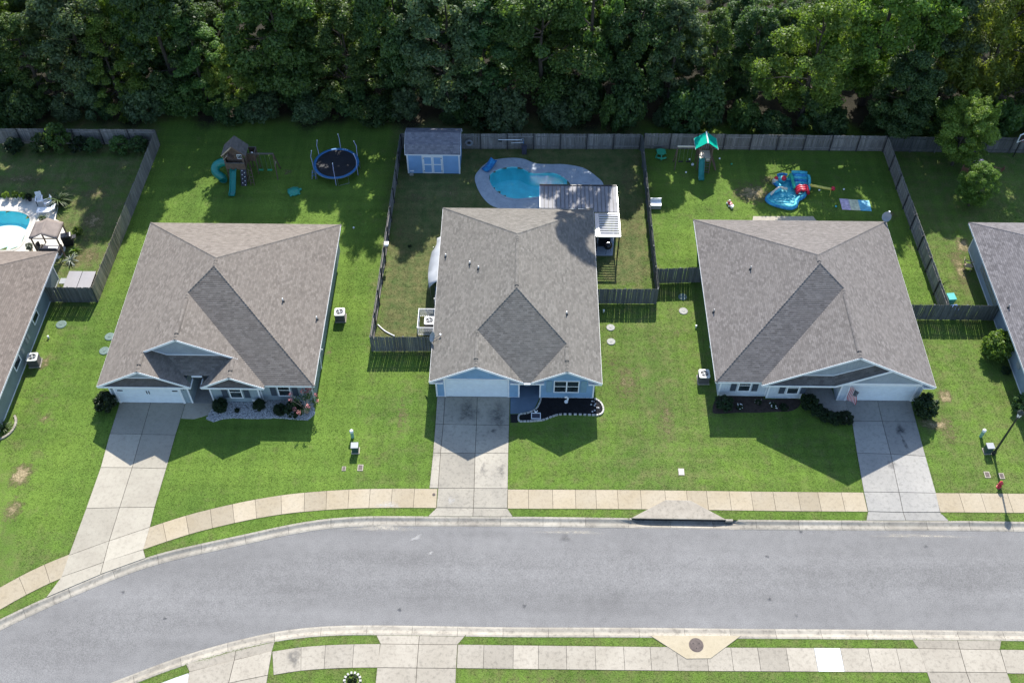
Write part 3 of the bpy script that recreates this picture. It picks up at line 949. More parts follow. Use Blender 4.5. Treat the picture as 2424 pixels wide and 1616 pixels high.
# walks to the front doors
w = MB().prism([(-25.28, 45.21), (-24.63, 45.41), (-23.20, 45.39), (-23.05, 44.74), (-23.33, 44.19), (-24.34, 43.79), (-25.32, 43.83)], -0.05, 0.032).build('front_walk', MT['drive'])
tag(w, None, None, None, 'structure')
w = MB().prism([(-0.77, 46.19), (1.41, 46.14), (1.37, 45.92), (1.06, 45.08), (0.81, 44.88), (-0.10, 44.62), (-0.75, 44.60)], -0.05, 0.05).build('front_walk', MT['porch_blue'])
tag(w, None, None, None, 'structure')
w = MB().prism([(-0.75, 44.57), (-0.18, 44.57), (-0.17, 43.81), (-0.75, 43.80)], -0.05, 0.012).build('path_patch', MT['mulch'])
tag(w, None, None, None, 'structure')
w = MB().prism([(23.89, 46.32), (24.56, 46.20), (24.72, 44.30), (23.15, 44.89), (22.36, 45.97), (21.6, 46.2), (21.6, 48.2), (23.6, 48.2)], -0.05, 0.026).build('front_walk', MT['drive_d'])
tag(w, None, None, None, 'structure')
w = MB().prism([(20.24, 65.95), (25.49, 66.02), (26.9, 62.2), (19.3, 62.2)], -0.05, 0.05)
w = w.build('patio', MT['drive']); tag(w, None, None, None, 'structure')

# ------------------------------------------------------------------ storm inlets
def storm_inlets():
    c = (11.06, 36.13)
    t = thing('storm_inlet', 'pale concrete storm inlet with dark curb opening across the street from the manhole', 'storm drain', (c[0], c[1], 0))
    MB().prism([(7.77, 35.85), (10.29, 37.35), (12.04, 37.33), (14.40, 35.82)], -0.02, 0.075).build('top_slab', MT['inlet'], t, bevel=0.02)
    a, b = (7.77, 35.85), (14.40, 35.82)
    mb = MB()
    mb.box(a[0] - 0.2, b[0] + 0.2, a[1] + 0.06, a[1] + 0.09, -0.7, -0.02)
    mb.build('throat', MT['void'], t)
    # weathered wing walls beside the opening
    for x0, x1 in ((INLET_N[0] + 0.9, a[0] + 0.05), (b[0] - 0.05, INLET_N[1] - 0.9)):
        if x1 > x0: MB().box(x0, x1, a[1] - 0.1, a[1] + 0.05, -0.3, 0.03).build('wing_wall', MT['curb'], t)
    c = (11.41, 26.75)
    t = thing('storm_inlet', 'tan concrete inlet apron with round iron manhole cover by near curb', 'storm drain', (c[0], c[1], 0))
    MB().prism([(8.51, 27.35), (14.34, 27.41), (12.24, 25.88), (10.69, 25.84)], -0.02, 0.05).build('top_slab', MT['inlet_tan'], t, bevel=0.015)
    r = 0.42
    mb = MB().lathe([(r + 0.05, 0.0), (r + 0.05, 0.056), (r, 0.057)], (c[0], c[1], 0), 28); mb.build('cover_ring', MT['iron'], t)
    mb = MB().lathe([(r - 0.015, 0.0), (r - 0.015, 0.063), (r - 0.1, 0.066)], (c[0], c[1], 0), 28)
    cov = mb.build('manhole_cover', MT['iron'], t)
    for k in range(3):
        aa = k * 2.1 + 0.5
        MB().lathe([(0.035, 0.06), (0.035, 0.068)], (c[0] + 0.22 * math.cos(aa), c[1] + 0.22 * math.sin(aa), 0), 8).build('pick_hole', MT['void'], cov)
storm_inlets()
# ================================================================== houses
def courses(mb, poly, pl, e=0.145, thick=0.012):
    """shingle courses on one roof slope: plan polygon, plane z = a + b x + c y"""
    a, b, c = pl
    g = math.hypot(b, c)
    ux, uy = b / g, c / g                       # up-slope, in plan
    hx, hy = -uy, ux
    cs = 1 / math.sqrt(1 + g * g)
    step = e * cs
    vs = [p[0] * ux + p[1] * uy for p in poly]
    v0, v1 = min(vs), max(vs)
    k = 0
    v = v0
    while v < v1 - 1e-6:
        w = min(v + step, v1 + 1e-6)
        q = clip_half(clip_half(poly, (ux, uy), v), (-ux, -uy), -w)
        if len(q) >= 3 and poly_area(q) > 1e-4:
            pts, uv = [], []
            for (x, y) in q:
                t = (x * ux + y * uy - v) / step
                lift = thick * (1 - t)
                pts.append((x, y, a + b * x + c * y + lift + 0.002))
                uv.append((x * hx + y * hy + 50, (x * ux + y * uy - v0) / cs + 0.0005))
            ar = sum(q[i][0] * q[(i + 1) % len(q)][1] - q[(i + 1) % len(q)][0] * q[i][1] for i in range(len(q)))
            if ar < 0: pts.reverse(); uv.reverse()
            mb.uv[len(mb.f)] = uv
            mb.poly(pts)
            low = [p for p in q if abs(p[0] * ux + p[1] * uy - v) < 1e-5]
            if len(low) >= 2:
                low.sort(key=lambda p: p[0] * hx + p[1] * hy)
                p, r = low[0], low[-1]
                zp = a + b * p[0] + c * p[1]; zr = a + b * r[0] + c * r[1]
                mb.uv[len(mb.f)] = [(p[0] * hx + p[1] * hy + 50, 0.07 + k * e)] * 4
                mb.poly([(r[0], r[1], zr + thick + 0.002), (p[0], p[1], zp + thick + 0.002), (p[0], p[1], zp - 0.01), (r[0], r[1], zr - 0.01)])
        v = w
        k += 1
    return mb

def slope(root, mat, polys, pl):
    mb = MB()
    for q in polys: courses(mb, q, pl)
    o = mb.build('roof_slope', mat, root)
    o['kind'] = 'stuff'
    return o

def caps(root, mat, p, q, w=0.15, drop=0.08):
    """overlapping cap shingles along a hip or ridge"""
    p, q = Vector(p), Vector(q)
    d = q - p
    L_ = d.length
    n = max(1, int(L_ / 0.26))
    d.normalize()
    side = d.cross(Vector((0, 0, 1))).normalized()
    up = side.cross(d).normalized()
    mb = MB()
    for k in range(n):
        s0 = p + d * (L_ * k / n); s1 = p + d * (L_ * (k + 1.12) / n)
        z0, z1 = 0.055, 0.025
        a, b, c = s0 - side * w - up * drop * 0.75, s0 + up * z0, s0 + side * w - up * drop * 0.75
        e, f, g = s1 - side * w - up * drop, s1 + up * z1, s1 + side * w - up * drop
        for quad in ((a, b, f, e), (b, c, g, f)):
            i = len(mb.f)
            mb.uv[i] = [(k * 0.29 + 3, 0.02), (k * 0.29 + 3.2, 0.02), (k * 0.29 + 3.2, 0.12), (k * 0.29 + 3, 0.12)]
            mb.poly(quad)
        mb.uv[len(mb.f)] = [(k * 0.29, 0.05)] * 4
        mb.poly((a, c, c - up * 0.02, a - up * 0.02))
        mb.uv[len(mb.f)] = [(k * 0.29, 0.05)] * 3
        mb.poly((a, c, b))
    o = mb.build('ridge_cap', mat, root)
    o['kind'] = 'stuff'

def ridge_vent(root, mat, p, q):
    p, q = Vector(p), Vector(q)
    d = (q - p).normalized()
    side = d.cross(Vector((0, 0, 1))).normalized()
    rows = []
    for s_, w in ((p, 0.16), (q, 0.16)):
        rows.append([s_ + side * (k * w) + Vector((0, 0, z)) for k, z in ((-1, -0.07), (-1, -0.015), (-0.5, 0.05), (0, 0.075), (0.5, 0.05), (1, -0.015), (1, -0.07))])
    mb = MB().grid(rows)
    mb.poly(rows[0]); mb.poly(list(reversed(rows[1])))
    o = mb.build('ridge_vent', mat, root)
    bm = bmesh.new(); bm.from_mesh(o.data); bmesh.ops.recalc_face_normals(bm, faces=bm.faces); bm.to_mesh(o.data); bm.free()
    lay = o.data.uv_layers.new(name='UVMap')
    for li, l in enumerate(o.data.loops):
        v = o.data.vertices[l.vertex_index].co
        lay.data[li].uv = (v.y + 50, v.x + 50)

def siding(root, mat, p0, p1, poly, nrm, mode='v', pitch=0.203, name='siding', out=0.004):
    """boards on a vertical wall; poly is (u, z) with u metres from p0 towards p1"""
    p0 = Vector((p0[0], p0[1], 0)); p1 = Vector((p1[0], p1[1], 0))
    d = (p1 - p0).normalized()
    n = Vector((nrm[0], nrm[1], 0)).normalized()
    P3 = lambda u, z, o_: tuple(p0 + d * u + Vector((0, 0, z)) + n * o_)
    flip = d.cross(Vector((0, 0, 1))).dot(n) < 0
    mb = MB()
    ks = [(p[0] if mode == 'v' else p[1]) for p in poly]
    lo, hi = min(ks), max(ks)
    ax = (1, 0) if mode == 'v' else (0, 1)
    k = lo
    while k < hi - 1e-4:
        e = min(k + pitch, hi)
        g = 0.007 if mode == 'v' else 0.0
        q = clip_half(clip_half(poly, ax, k + g), (-ax[0], -ax[1]), -(e - g))
        if len(q) >= 3 and poly_area(q) > 1e-4:
            ar = sum(q[i][0] * q[(i + 1) % len(q)][1] - q[(i + 1) % len(q)][0] * q[i][1] for i in range(len(q)))
            if (ar < 0) != flip: q = list(reversed(q))
            if mode == 'v':
                f = [P3(u, z, out + 0.016) for u, z in q]
                b = [P3(u, z, out) for u, z in q]
            else:
                f = [P3(u, z, out + 0.004 + 0.020 * (1 - (z - k) / pitch)) for u, z in q]
                b = [P3(u, z, out) for u, z in q]
            mb.poly(f)
            m = len(q)
            for i in range(m):
                j = (i + 1) % m
                mb.poly([f[j], f[i], b[i], b[j]])
        k = e
    o = mb.build(name, mat, root)
    o['kind'] = 'stuff'
    return o

def wallbody(root, mat, foot, h):
    return MB().prism(foot, -0.05, h).build('wall', mat, root)

def fascia(root, p, q, h=0.17, t=0.035, name='fascia', mat=None):
    MB().bar(Vector(p) - Vector((0, 0, h / 2 + 0.005)), Vector(q) - Vector((0, 0, h / 2 + 0.005)), t, h).build(name, mat or MT['white'], root)

def trim(root, p, q, w=0.1, t=0.05, name='corner_trim'):
    MB().bar(p, q, w, t, (0, 1, 0)).build(name, MT['white'], root)

def window_y(root, x0, x1, z0, z1, y, n=1, shutters=None, shw=0.36):
    """a window in a wall facing -y; panes and bars stand in the frame"""
    f = MB()
    w = 0.075
    f.box(x0, x1, y - 0.065, y, z0, z0 + w); f.box(x0, x1, y - 0.065, y, z1 - w, z1)
    cols = np.linspace(x0, x1, n + 1)
    for k, c in enumerate(cols):
        a = min(max(c - w / 2 * (1 if 0 < k < n else 1), x0), x1 - w) if k else x0
        f.box(a, a + (w if k in (0, n) else w * 1.3), y - 0.062, y - 0.002, z0 + w, z1 - w)
    win = f.build('window', MT['white_vinyl'], root)
    for k in range(n):
        a, b = cols[k] + w * 0.9, cols[k + 1] - w * 0.6
        zm = z0 + (z1 - z0) * 0.52
        MB().box(a - 0.02, b + 0.02, y - 0.055, y - 0.012, zm - 0.03, zm + 0.03).build('mullion', MT['white_vinyl'], win)
        MB().box(a - 0.03, b + 0.03, y - 0.030, y - 0.024, z0 + w * 0.9, zm - 0.03).build('pane', MT['glass'], win)
        MB().box(a - 0.03, b + 0.03, y - 0.040, y - 0.034, zm + 0.03, z1 - w * 0.9).build('pane', MT['glass'], win)
    if shutters:
        for sx in (x0 - 0.12 - shw, x1 + 0.12):
            m = MB().box(sx, sx + shw, y - 0.05, y - 0.022, z0 + 0.04, z1 - 0.04)
            sh = m.build('shutter', shutters, root)
            m = MB()
            nsl = 11
            for i in range(nsl):
                zz = z0 + 0.1 + (z1 - z0 - 0.2) * i / nsl
                m.obox((sx + 0.05, y - 0.05, zz), (shw - 0.1, 0, 0), (0, -0.018, -0.01), (0, 0, 0.05))
            m.build('louvre', shutters, sh)['kind'] = 'stuff'
    return win

def window_x(root, x, y0, y1, z0, z1, s):
    """a window in a wall facing s*x"""
    f = MB(); w = 0.08
    a, b = (x, x + 0.06 * s) if s > 0 else (x + 0.06 * s, x)
    f.box(a, b, y0, y1, z0, z0 + w); f.box(a, b, y0, y1, z1 - w, z1)
    f.box(a + .002, b - .002, y0, y0 + w, z0 + w, z1 - w); f.box(a + .002, b - .002, y1 - w, y1, z0 + w, z1 - w)
    win = f.build('window', MT['white_vinyl'], root)
    xx = x + 0.03 * s
    MB().box(xx - .003, xx + .003, y0 + w * .8, y1 - w * .8, z0 + w * .8, z1 - w * .8).build('pane', MT['glass'], win)
    MB().box(x + (0.012 if s > 0 else -0.05), x + (0.05 if s > 0 else -0.012), y0 + w, y1 - w, (z0 + z1) / 2 - .025, (z0 + z1) / 2 + .025).build('mullion', MT['white_vinyl'], win)

def garage_door(root, x0, x1, y, h=2.13, hardware=False):
    d = empty('garage_door', (0, 0, 0), parent=root)
    d.location = Vector(((x0 + x1) / 2, y, 0)) - wloc(root)
    n = 4
    for k in range(n):
        z0 = 0.04 + (h - 0.04) * k / n; z1 = 0.04 + (h - 0.04) * (k + 1) / n - 0.008
        m = MB().box(x0, x1, y, y + 0.05, z0, z1)
        for i in range(8):
            a = x0 + (x1 - x0) * (i + 0.12) / 8; b = x0 + (x1 - x0) * (i + 0.88) / 8
            m.box(a, b, y - 0.009, y + 0.01, z0 + 0.1, z1 - 0.1)
        m.build('door_section', MT['door_white'], d)
    if hardware:
        for x in ((x0 + x1) / 2 - 0.12, (x0 + x1) / 2 + 0.06):
            MB().box(x, x + 0.05, y - 0.04, y, h * 0.55, h * 0.72).build('handle', MT['black'], d)
        for x in (x0 + 0.1, x1 - 0.5):
            MB().box(x, x + 0.4, y - 0.025, y, h * 0.70, h * 0.75).build('hinge_strap', MT['black'], d)
    return d

def vent_pipe(root, x, y, z, white=True):
    m = MB().lathe([(0.13, -0.08), (0.12, 0.03), (0.06, 0.08), (0.055, 0.10)], (x, y, z), 10)
    o = m.build('vent_boot', MT['vent_rubber'], root, smooth=False)
    MB().lathe([(0.045, 0.05), (0.045, 0.34)], (x, y, z), 10).build('vent_pipe', MT['pvc'] if white else MT['grey_plastic'], o)

def porch_light(root, x, y, z):
    m = MB().box(x - 0.06, x + 0.06, y - 0.05, y, z - 0.12, z + 0.1)
    l = m.build('wall_lantern', MT['black'], root)
    MB().lathe([(0.05, -0.1), (0.07, 0.02), (0.02, 0.09)], (x, y - 0.12, z), 8).build('lantern_shade', MT['black_gloss'], l)

S_ = 0.53
Z0 = 2.75
PL_L = lambda xL: (Z0 - S_ * xL, S_, 0.0)
PL_R = lambda xR: (Z0 + S_ * xR, -S_, 0.0)
PL_F = lambda yF: (Z0 - S_ * yF, 0.0, S_)
PL_B = lambda yR: (Z0 + S_ * yR, 0.0, -S_)
zp = lambda pl, x, y: pl[0] + pl[1] * x + pl[2] * y

# ------------------------------------------------------------------ middle house (blue)
def house_middle():
    xL, xR, yF, yR, yG = -6.72, 5.98, 45.45, 63.80, 45.47
    xm = (xL + xR) / 2; hf = (xR - xL) / 2
    x1, x2 = -3.25, 3.36                       # garage ridge, window-gable ridge
    rF, rB = yF + hf, yR - hf
    mt = MT['shing_c']
    r = thing('house', 'blue single storey house with two front gables and a wide white garage door', 'house', (xm, 46.2, 0), 'houses in the row')
    L_, R_, F_, B_ = PL_L(xL), PL_R(xR), PL_F(yF), PL_B(yR)
    e1 = 2 * x1 - xL; e2 = 2 * x2 - xR          # inner eaves of the two gables
    G1, G2 = PL_R(e1), PL_L(e2)
    h1y, h2y = yF + (e1 - x1), yF + (x2 - e2)   # where the hips meet the gable ridges
    slope(r, mt, [[(xL, yG), (x1, yG), (x1, yR - (x1 - xL)), (xL, yR)], [(x1, rF - (xm - x1)), (xm, rF), (xm, rB), (x1, yR - (x1 - xL))]], L_)
    slope(r, mt, [[(x2, yG), (xR, yG), (xR, yR), (x2, yR - (xR - x2))], [(xm, rF), (x2, rF - (x2 - xm)), (x2, yR - (xR - x2)), (xm, rB)]], R_)
    slope(r, mt, [[(xL, yR), (xm, rB), (xR, yR)]], B_)
    slope(r, mt, [[(e1, yF), (e2, yF), (x2, h2y), (xm, rF), (x1, h1y)]], F_)
    slope(r, mt, [[(x1, yG), (e1, yG), (e1, yF), (x1, h1y)]], G1)
    slope(r, mt, [[(e2, yG), (x2, yG), (x2, h2y), (e2, yF)]], G2)
    zr = zp(L_, xm, 0)
    caps(r, mt, (xL, yR, Z0), (xm, rB, zr)); caps(r, mt, (xR, yR, Z0), (xm, rB, zr))
    caps(r, mt, (x1, h1y, zp(L_, x1, 0)), (xm, rF, zr)); caps(r, mt, (x2, h2y, zp(R_, x2, 0)), (xm, rF, zr))
    caps(r, mt, (xm, rF, zr), (xm, rB, zr)); ridge_vent(r, mt, (xm, rF + 0.25, zr), (xm, rB - 1.0, zr))
    caps(r, mt, (x1, yG, zp(L_, x1, 0)), (x1, h1y, zp(L_, x1, 0))); ridge_vent(r, mt, (x1, yG + 0.75, zp(L_, x1, 0)), (x1, h1y - 0.8, zp(L_, x1, 0)))
    caps(r, mt, (x2, yG, zp(R_, x2, 0)), (x2, h2y, zp(R_, x2, 0))); ridge_vent(r, mt, (x2, yG + 1.0, zp(R_, x2, 0)), (x2, h2y - 0.4, zp(R_, x2, 0)))
    yW = 46.15
    foot = [(-6.37, yW), (-.08, yW), (-.08, 48.6), (1.42, 48.6), (1.42, yW), (5.52, yW), (5.52, 63.35), (-6.37, 63.35)]
    wallbody(r, MT['blue_siding'], foot, 2.58)
    MB().prism([(xL + .03, 48.4), (xR - .03, 48.4), (xR - .03, yR - .03), (xL + .03, yR - .03)], 2.582, 2.595).build('soffit', MT['white'], r)
    # gable walls
    zt = lambda x, xe, s: Z0 + S_ * s * (x - xe) - 0.10
    for (a, b, xa, xb, xp) in ((-6.37, -0.08, xL, e1, x1), (1.42, 5.52, e2, xR, x2)):
        poly = [(0, 0.02), (b - a, 0.02), (b - a, Z0 + S_ * (xb - b) - 0.1), (xp - a, Z0 + S_ * (xp - xa) - 0.1), (0, Z0 + S_ * (a - xa) - 0.1)]
        MB().poly([(a + u, yW - 0.002, z) for u, z in poly]).build('gable_wall', MT['blue_siding'], r)
        siding(r, MT['blue_siding'], (a, yW), (b, yW), poly, (0, -1), 'v', 0.203)
        # rake boards and boxed eave returns
        zpk = Z0 + S_ * (xp - xa)
        fascia(r, (xa, yG, Z0), (xp, yG, zpk), 0.18, 0.04, 'rake_board'); fascia(r, (xb, yG, Z0), (xp, yG, zpk), 0.18, 0.04, 'rake_board')
        for (ea, eb) in ((xa, xa + 1.0), (xb - 1.0, xb)):
            MB().box(ea + .01, eb, yG + 0.02, yW - 0.03, Z0 - 0.30, Z0 - 0.17).build('eave_return', MT['white'], r)
        for x in (a + 0.05, b - 0.05):
            MB().box(x - 0.055, x + 0.055, yW - 0.045, yW + 0.05, 0, 2.58).build('corner_trim', MT['white'], r)
        MB().box(a + 0.11, b - 0.11, yW - 0.03, yW - 0.004, 0.0, 0.07).build('base_trim', MT['white'], r)
    # round gable vent
    c = (x1, yW - 0.02, zp(L_, x1, 0) - 0.62)
    m = MB(); m.tube([(c[0], yW - 0.005, c[2]), (c[0], yW - 0.075, c[2])], 0.31, 20)
    gv = m.build('gable_vent', MT['door_white'], r)
    m = MB()
    for k in range(-2, 3):
        hw = math.sqrt(0.25 ** 2 - (k * 0.09) ** 2)
        m.box(c[0] - hw, c[0] + hw, yW - 0.09, yW - 0.073, c[2] + k * 0.09 - 0.02, c[2] + k * 0.09 + 0.02)
    m.build('vent_louvre', MT['white'], gv)['kind'] = 'stuff'
    garage_door(r, -5.62, -0.98, yW - 0.03)
    for x in (-5.69, -0.91): MB().box(x - 0.06, x + 0.06, yW - 0.06, yW + 0.0, 0, 2.2).build('door_trim', MT['white'], r)
    MB().box(-5.75, -0.85, yW - 0.07, yW - 0.003, 2.2, 2.32).build('door_trim', MT['white'], r)
    window_y(r, 2.47, 4.38, 0.75, 2.2, yW - 0.02, 2, MT['shutter_pale'], 0.42)
    # porch: front door, floor
    MB().box(-0.08, 1.42, 46.1, 48.6, -0.02, 0.06).build('porch_floor', MT['porch_blue'], r)
    dr = MB().box(0.2, 1.12, 48.53, 48.59, 0.07, 2.12).build('front_door', MT['shutter'], r)
    MB().box(1.0, 1.05, 48.48, 48.53, 1.0, 1.08).build('handle', MT['steel'], dr)
    for k in range(-1, 2, 2):
        MB().box(0.66 + k * 0.5 - 0.05, 0.66 + k * 0.5 + 0.05, 48.54, 48.6, 0.06, 2.2).build('door_trim', MT['white'], r)
    porch_light(r, -6.1, yW - 0.02, 2.05); porch_light(r, -0.42, yW - 0.02, 2.05)
    # gutter piece over the porch
    MB().box(e1 + 0.02, e2 - 0.02, yF - 0.11, yF, Z0 - 0.15, Z0 - 0.01).build('gutter', MT['white'], r)
    fascia(r, (xL, yG, Z0), (xL, yR, Z0)); fascia(r, (xR, yG, Z0), (xR, yR, Z0)); fascia(r, (xL, yR, Z0), (xR, yR, Z0))
    for rr_, xx, yy in ((L_, *(-6.15, 57.82)), (L_, *(-4.10, 56.01)), (L_, *(-3.38, 55.16)), (R_, *(3.42, 50.96))):
        vent_pipe(r, xx, yy, zp(rr_, xx, yy))
    return r
house_middle()

# ------------------------------------------------------------------ left house
def house_left():
    xL, xR, yF, yR, yG, yg = -31.03, -15.13, 44.95, 61.68, 46.54, 44.70
    xm = (xL + xR) / 2; hf = (xR - xL) / 2
    x1, x2, x3 = -24.9, -27.6, -21.1
    xe = 2 * x1 - xL; xg = 2 * x2 - xL; xl = 2 * x3 - xe
    rF, rB = yF + hf, yR - hf
    h1y = yF + (xe - x1)
    mt = MT['shing_b']
    r = thing('house', 'tan roofed house with three stacked front gables and gravel bed', 'house', (xm, 45.3, 0), 'houses in the row')
    L_, R_, F_, B_ = PL_L(xL), PL_R(xR), PL_F(yF), PL_B(yR)
    GR, g1, s1 = PL_R(xe), PL_R(xg), PL_L(xl)
    slope(r, mt, [[(xL, yG), (x1, yG), (x1, yR - (x1 - xL)), (xL, yR)], [(x1, h1y), (xm, rF), (xm, rB), (x1, yR - (x1 - xL))], [(xL, yg), (x2, yg), (x2, yG), (xL, yG)]], L_)
    slope(r, mt, [[(xR, yF), (xR, yR), (xm, rB), (xm, rF)]], R_)
    slope(r, mt, [[(xL, yR), (xm, rB), (xR, yR)]], B_)
    slope(r, mt, [[(xe, yF), (xR, yF), (xm, rF), (x1, h1y)]], F_)
    xv = xe - (yG - yF)
    slope(r, mt, [[(x1, yG), (xv, yG), (x1, h1y)], [(x3, yg), (xe, yg), (xe, yF), (xv, yG), (x3, yG)]], GR)
    slope(r, mt, [[(xl, yg), (x3, yg), (x3, yF + (x3 - xl)), (xl, yF)]], s1)
    slope(r, mt, [[(x2, yg), (xg, yg), (xg, yF), (xg - (47.3 - yF), 47.3), (x2, 47.3)]], g1)
    yn = 45.55
    slope(r, mt, [[(xg - (yn - yF), yn), (xl + (yn - yF), yn), (x3, yF + (x3 - xl)), (x3, 47.3), (xg - (47.3 - yF), 47.3)]], F_)
    zr = zp(L_, xm, 0); z1, z2, z3 = zp(L_, x1, 0), zp(L_, x2, 0), zp(GR, x3, 0)
    caps(r, mt, (xL, yR, Z0), (xm, rB, zr)); caps(r, mt, (xR, yR, Z0), (xm, rB, zr)); caps(r, mt, (xm, rF, zr), (xm, rB, zr))
    caps(r, mt, (x1, h1y, z1), (xm, rF, zr)); caps(r, mt, (xR, yF, Z0), (xm, rF, zr))
    caps(r, mt, (x1, yG, z1), (x1, h1y, z1)); ridge_vent(r, mt, (x1, yG + 0.6, z1), (x1, h1y - 0.7, z1))
    caps(r, mt, (x2, yg, z2), (x2, yG + 0.2, z2)); ridge_vent(r, mt, (x2, yg + 0.65, z2), (x2, yG - 0.2, z2))
    caps(r, mt, (x3, yg, z3), (x3, yG - 0.1, z3)); ridge_vent(r, mt, (x3, yg + 0.65, z3), (x3, yG - 0.3, z3))
    sid = MT['slate_siding']
    yA, yB_, yC = 45.27, 45.40, 45.62
    foot = [(-30.62, yA), (-24.69, yA), (-24.69, 48.5), (-23.19, 48.5), (-23.19, yB_), (-19.5, yB_), (-19.5, yC), (-15.52, yC), (-15.52, 61.3), (-30.62, 61.3)]
    wallbody(r, sid, foot, 2.58)
    MB().prism([(xL + .03, 48.6), (xR - .03, 48.6), (xR - .03, yR - .03), (xL + .03, yR - .03)], 2.582, 2.595).build('soffit', MT['white'], r)
    for a, b, y in ((-30.62, -24.69, yA), (-23.19, -19.5, yB_), (-19.5, -15.52, yC)):
        siding(r, sid, (a, y), (b, y), [(0, .02), (b - a, .02), (b - a, 2.56), (0, 2.56)], (0, -1), 'v', 0.203)
        for x in (a + .05, b - .05):
            MB().box(x - .055, x + .055, y - .045, y + .03, 0, 2.56).build('corner_trim', MT['white'], r)
    siding(r, sid, (-24.69, 48.5), (-24.69, yA), [(0, .02), (48.5 - yA, .02), (48.5 - yA, 2.56), (0, 2.56)], (1, 0), 'v', 0.203)
    siding(r, MT['green_siding'], (-15.52, 61.3), (-15.52, yC), [(0, .02), (61.3 - yC, .02), (61.3 - yC, 2.56), (0, 2.56)], (1, 0), 'h', 0.19)
    # upper gable face
    yU = yG + 0.38
    zz = lambda pl, x: zp(pl, x, 0) - 0.12
    a, b = -28.2, -20.4
    poly = [(0, 3.0), (b - a, 3.0), (b - a, zz(GR, b)), (x1 - a, zz(L_, x1)), (0, zz(L_, a))]
    MB().poly([(a + u, yU, z) for u, z in poly]).build('gable_wall', MT['grey_gable'], r)
    siding(r, MT['grey_gable'], (a, yU), (b, yU), poly, (0, -1), 'v', 0.203)
    zb = zp(F_, 0, yU) + 0.03
    xa = xg - (yU - yF)
    MB().bar((xa, yU - .03, zb), (-20.9, yU - .03, zb), .05, .09, (0, 0, 1)).build('flashing', MT['white'], r)
    MB().bar((xa, yU - .03, zb), (x2 + .1, yU - .03, zp(g1, x2 + .1, 0) + .03), .05, .09).build('flashing', MT['white'], r)
    fascia(r, (-27.75, yG, zp(L_, -27.75, 0)), (x1, yG, z1), .18, .04, 'rake_board'); fascia(r, (-20.8, yG, zp(GR, -20.8, 0)), (x1, yG, z1), .18, .04, 'rake_board')
    # garage gable and window gable: face, pent roof, rake boards
    for (xa_, xb_, xp, yy, dep) in ((xL, xg, x2, yg, 0.62), (xl, xe, x3, yg, 0.62)):
        zpk = Z0 + S_ * (xp - xa_)
        fascia(r, (xa_, yy, Z0), (xp, yy, zpk), .18, .04, 'rake_board'); fascia(r, (xb_, yy, Z0), (xp, yy, zpk), .18, .04, 'rake_board')
        fascia(r, (xa_ + .02, yy - .01, Z0 + .0), (xb_ - .02, yy - .01, Z0), .17, .04)
        yf = yy + dep
        zf = Z0 - 0.05 + S_ * dep
        poly = [(xa_ + .7, zf - .25), (xb_ - .7, zf - .25), (xp, zpk - .12)]
        MB().poly([(x, yf, z) for x, z in poly]).build('gable_wall', MT['grey_gable'], r)
        siding(r, MT['grey_gable'], (xa_, yf), (xb_, yf), [(x - xa_, z) for x, z in poly], (0, -1), 'v', 0.203)
        MB().bar((xa_ + 1.1, yf - .03, zf + .03), (xb_ - 1.1, yf - .03, zf + .03), .05, .08).build('flashing', MT['white'], r)
        m = MB()
        courses(m, [(xa_ + .35, yy + .03), (xb_ - .35, yy + .03), (xb_ - 1.0, yf), (xa_ + 1.0, yf)], (Z0 - .06 - S_ * yy, 0, S_))
        m.build('pent_roof', mt, r)['kind'] = 'stuff'
    garage_door(r, -30.12, -25.42, yA - .03, hardware=True)
    for x in (-30.2, -25.34): MB().box(x - .08, x + .08, yA - .075, yA, 0, 2.2).build('door_trim', MT['white'], r)
    MB().box(-30.28, -25.26, yA - .08, yA - .003, 2.2, 2.36).build('door_trim', MT['white'], r)
    window_y(r, -21.75, -20.78, 0.6, 2.05, yB_ - .02, 1, MT['shutter'], 0.42)
    window_y(r, -18.16, -17.18, 0.62, 2.05, yC - .02, 1, MT['shutter'], 0.42)
    MB().box(-20.2, -19.8, yB_ - .06, yB_ - .02, 0.02, 0.42).build('crawl_vent', MT['white'], r)
    MB().box(-24.69, -23.19, 45.2, 48.5, -.02, .06).build('porch_floor', MT['drive_d'], r)
    d = MB().box(-24.4, -23.48, 48.43, 48.49, .07, 2.12).build('front_door', MT['shutter'], r)
    MB().box(-23.6, -23.55, 48.38, 48.43, 1.0, 1.08).build('handle', MT['steel'], d)
    # eave of the porch notch
    MB().box(xg - .02, xl + .02, yn - .05, yn - .01, zp(F_, 0, yn) - .16, zp(F_, 0, yn) - .01).build('fascia', MT['white'], r)
    fascia(r, (xg, yg, Z0), (xg, yn, Z0)); fascia(r, (xl, yg, Z0), (xl, yn, Z0))
    fascia(r, (xe, yF, Z0), (xR, yF, Z0)); fascia(r, (xR, yF, Z0), (xR, yR, Z0)); fascia(r, (xL, yg, Z0), (xL, yR, Z0)); fascia(r, (xL, yR, Z0), (xR, yR, Z0))
    MB().tube([(-15.05, 48.6, 2.5), (-15.3, 48.6, 2.2), (-15.42, 48.6, .1)], .045, 8).build('downspout', MT['white'], r)
    porch_light(r, -24.95, yA - .02, 2.0)
    for xx, yy in ((-18.16, 51.74), (-15.68, 51.09)):
        vent_pipe(r, xx, yy, zp(R_, xx, yy))
    return r
house_left()

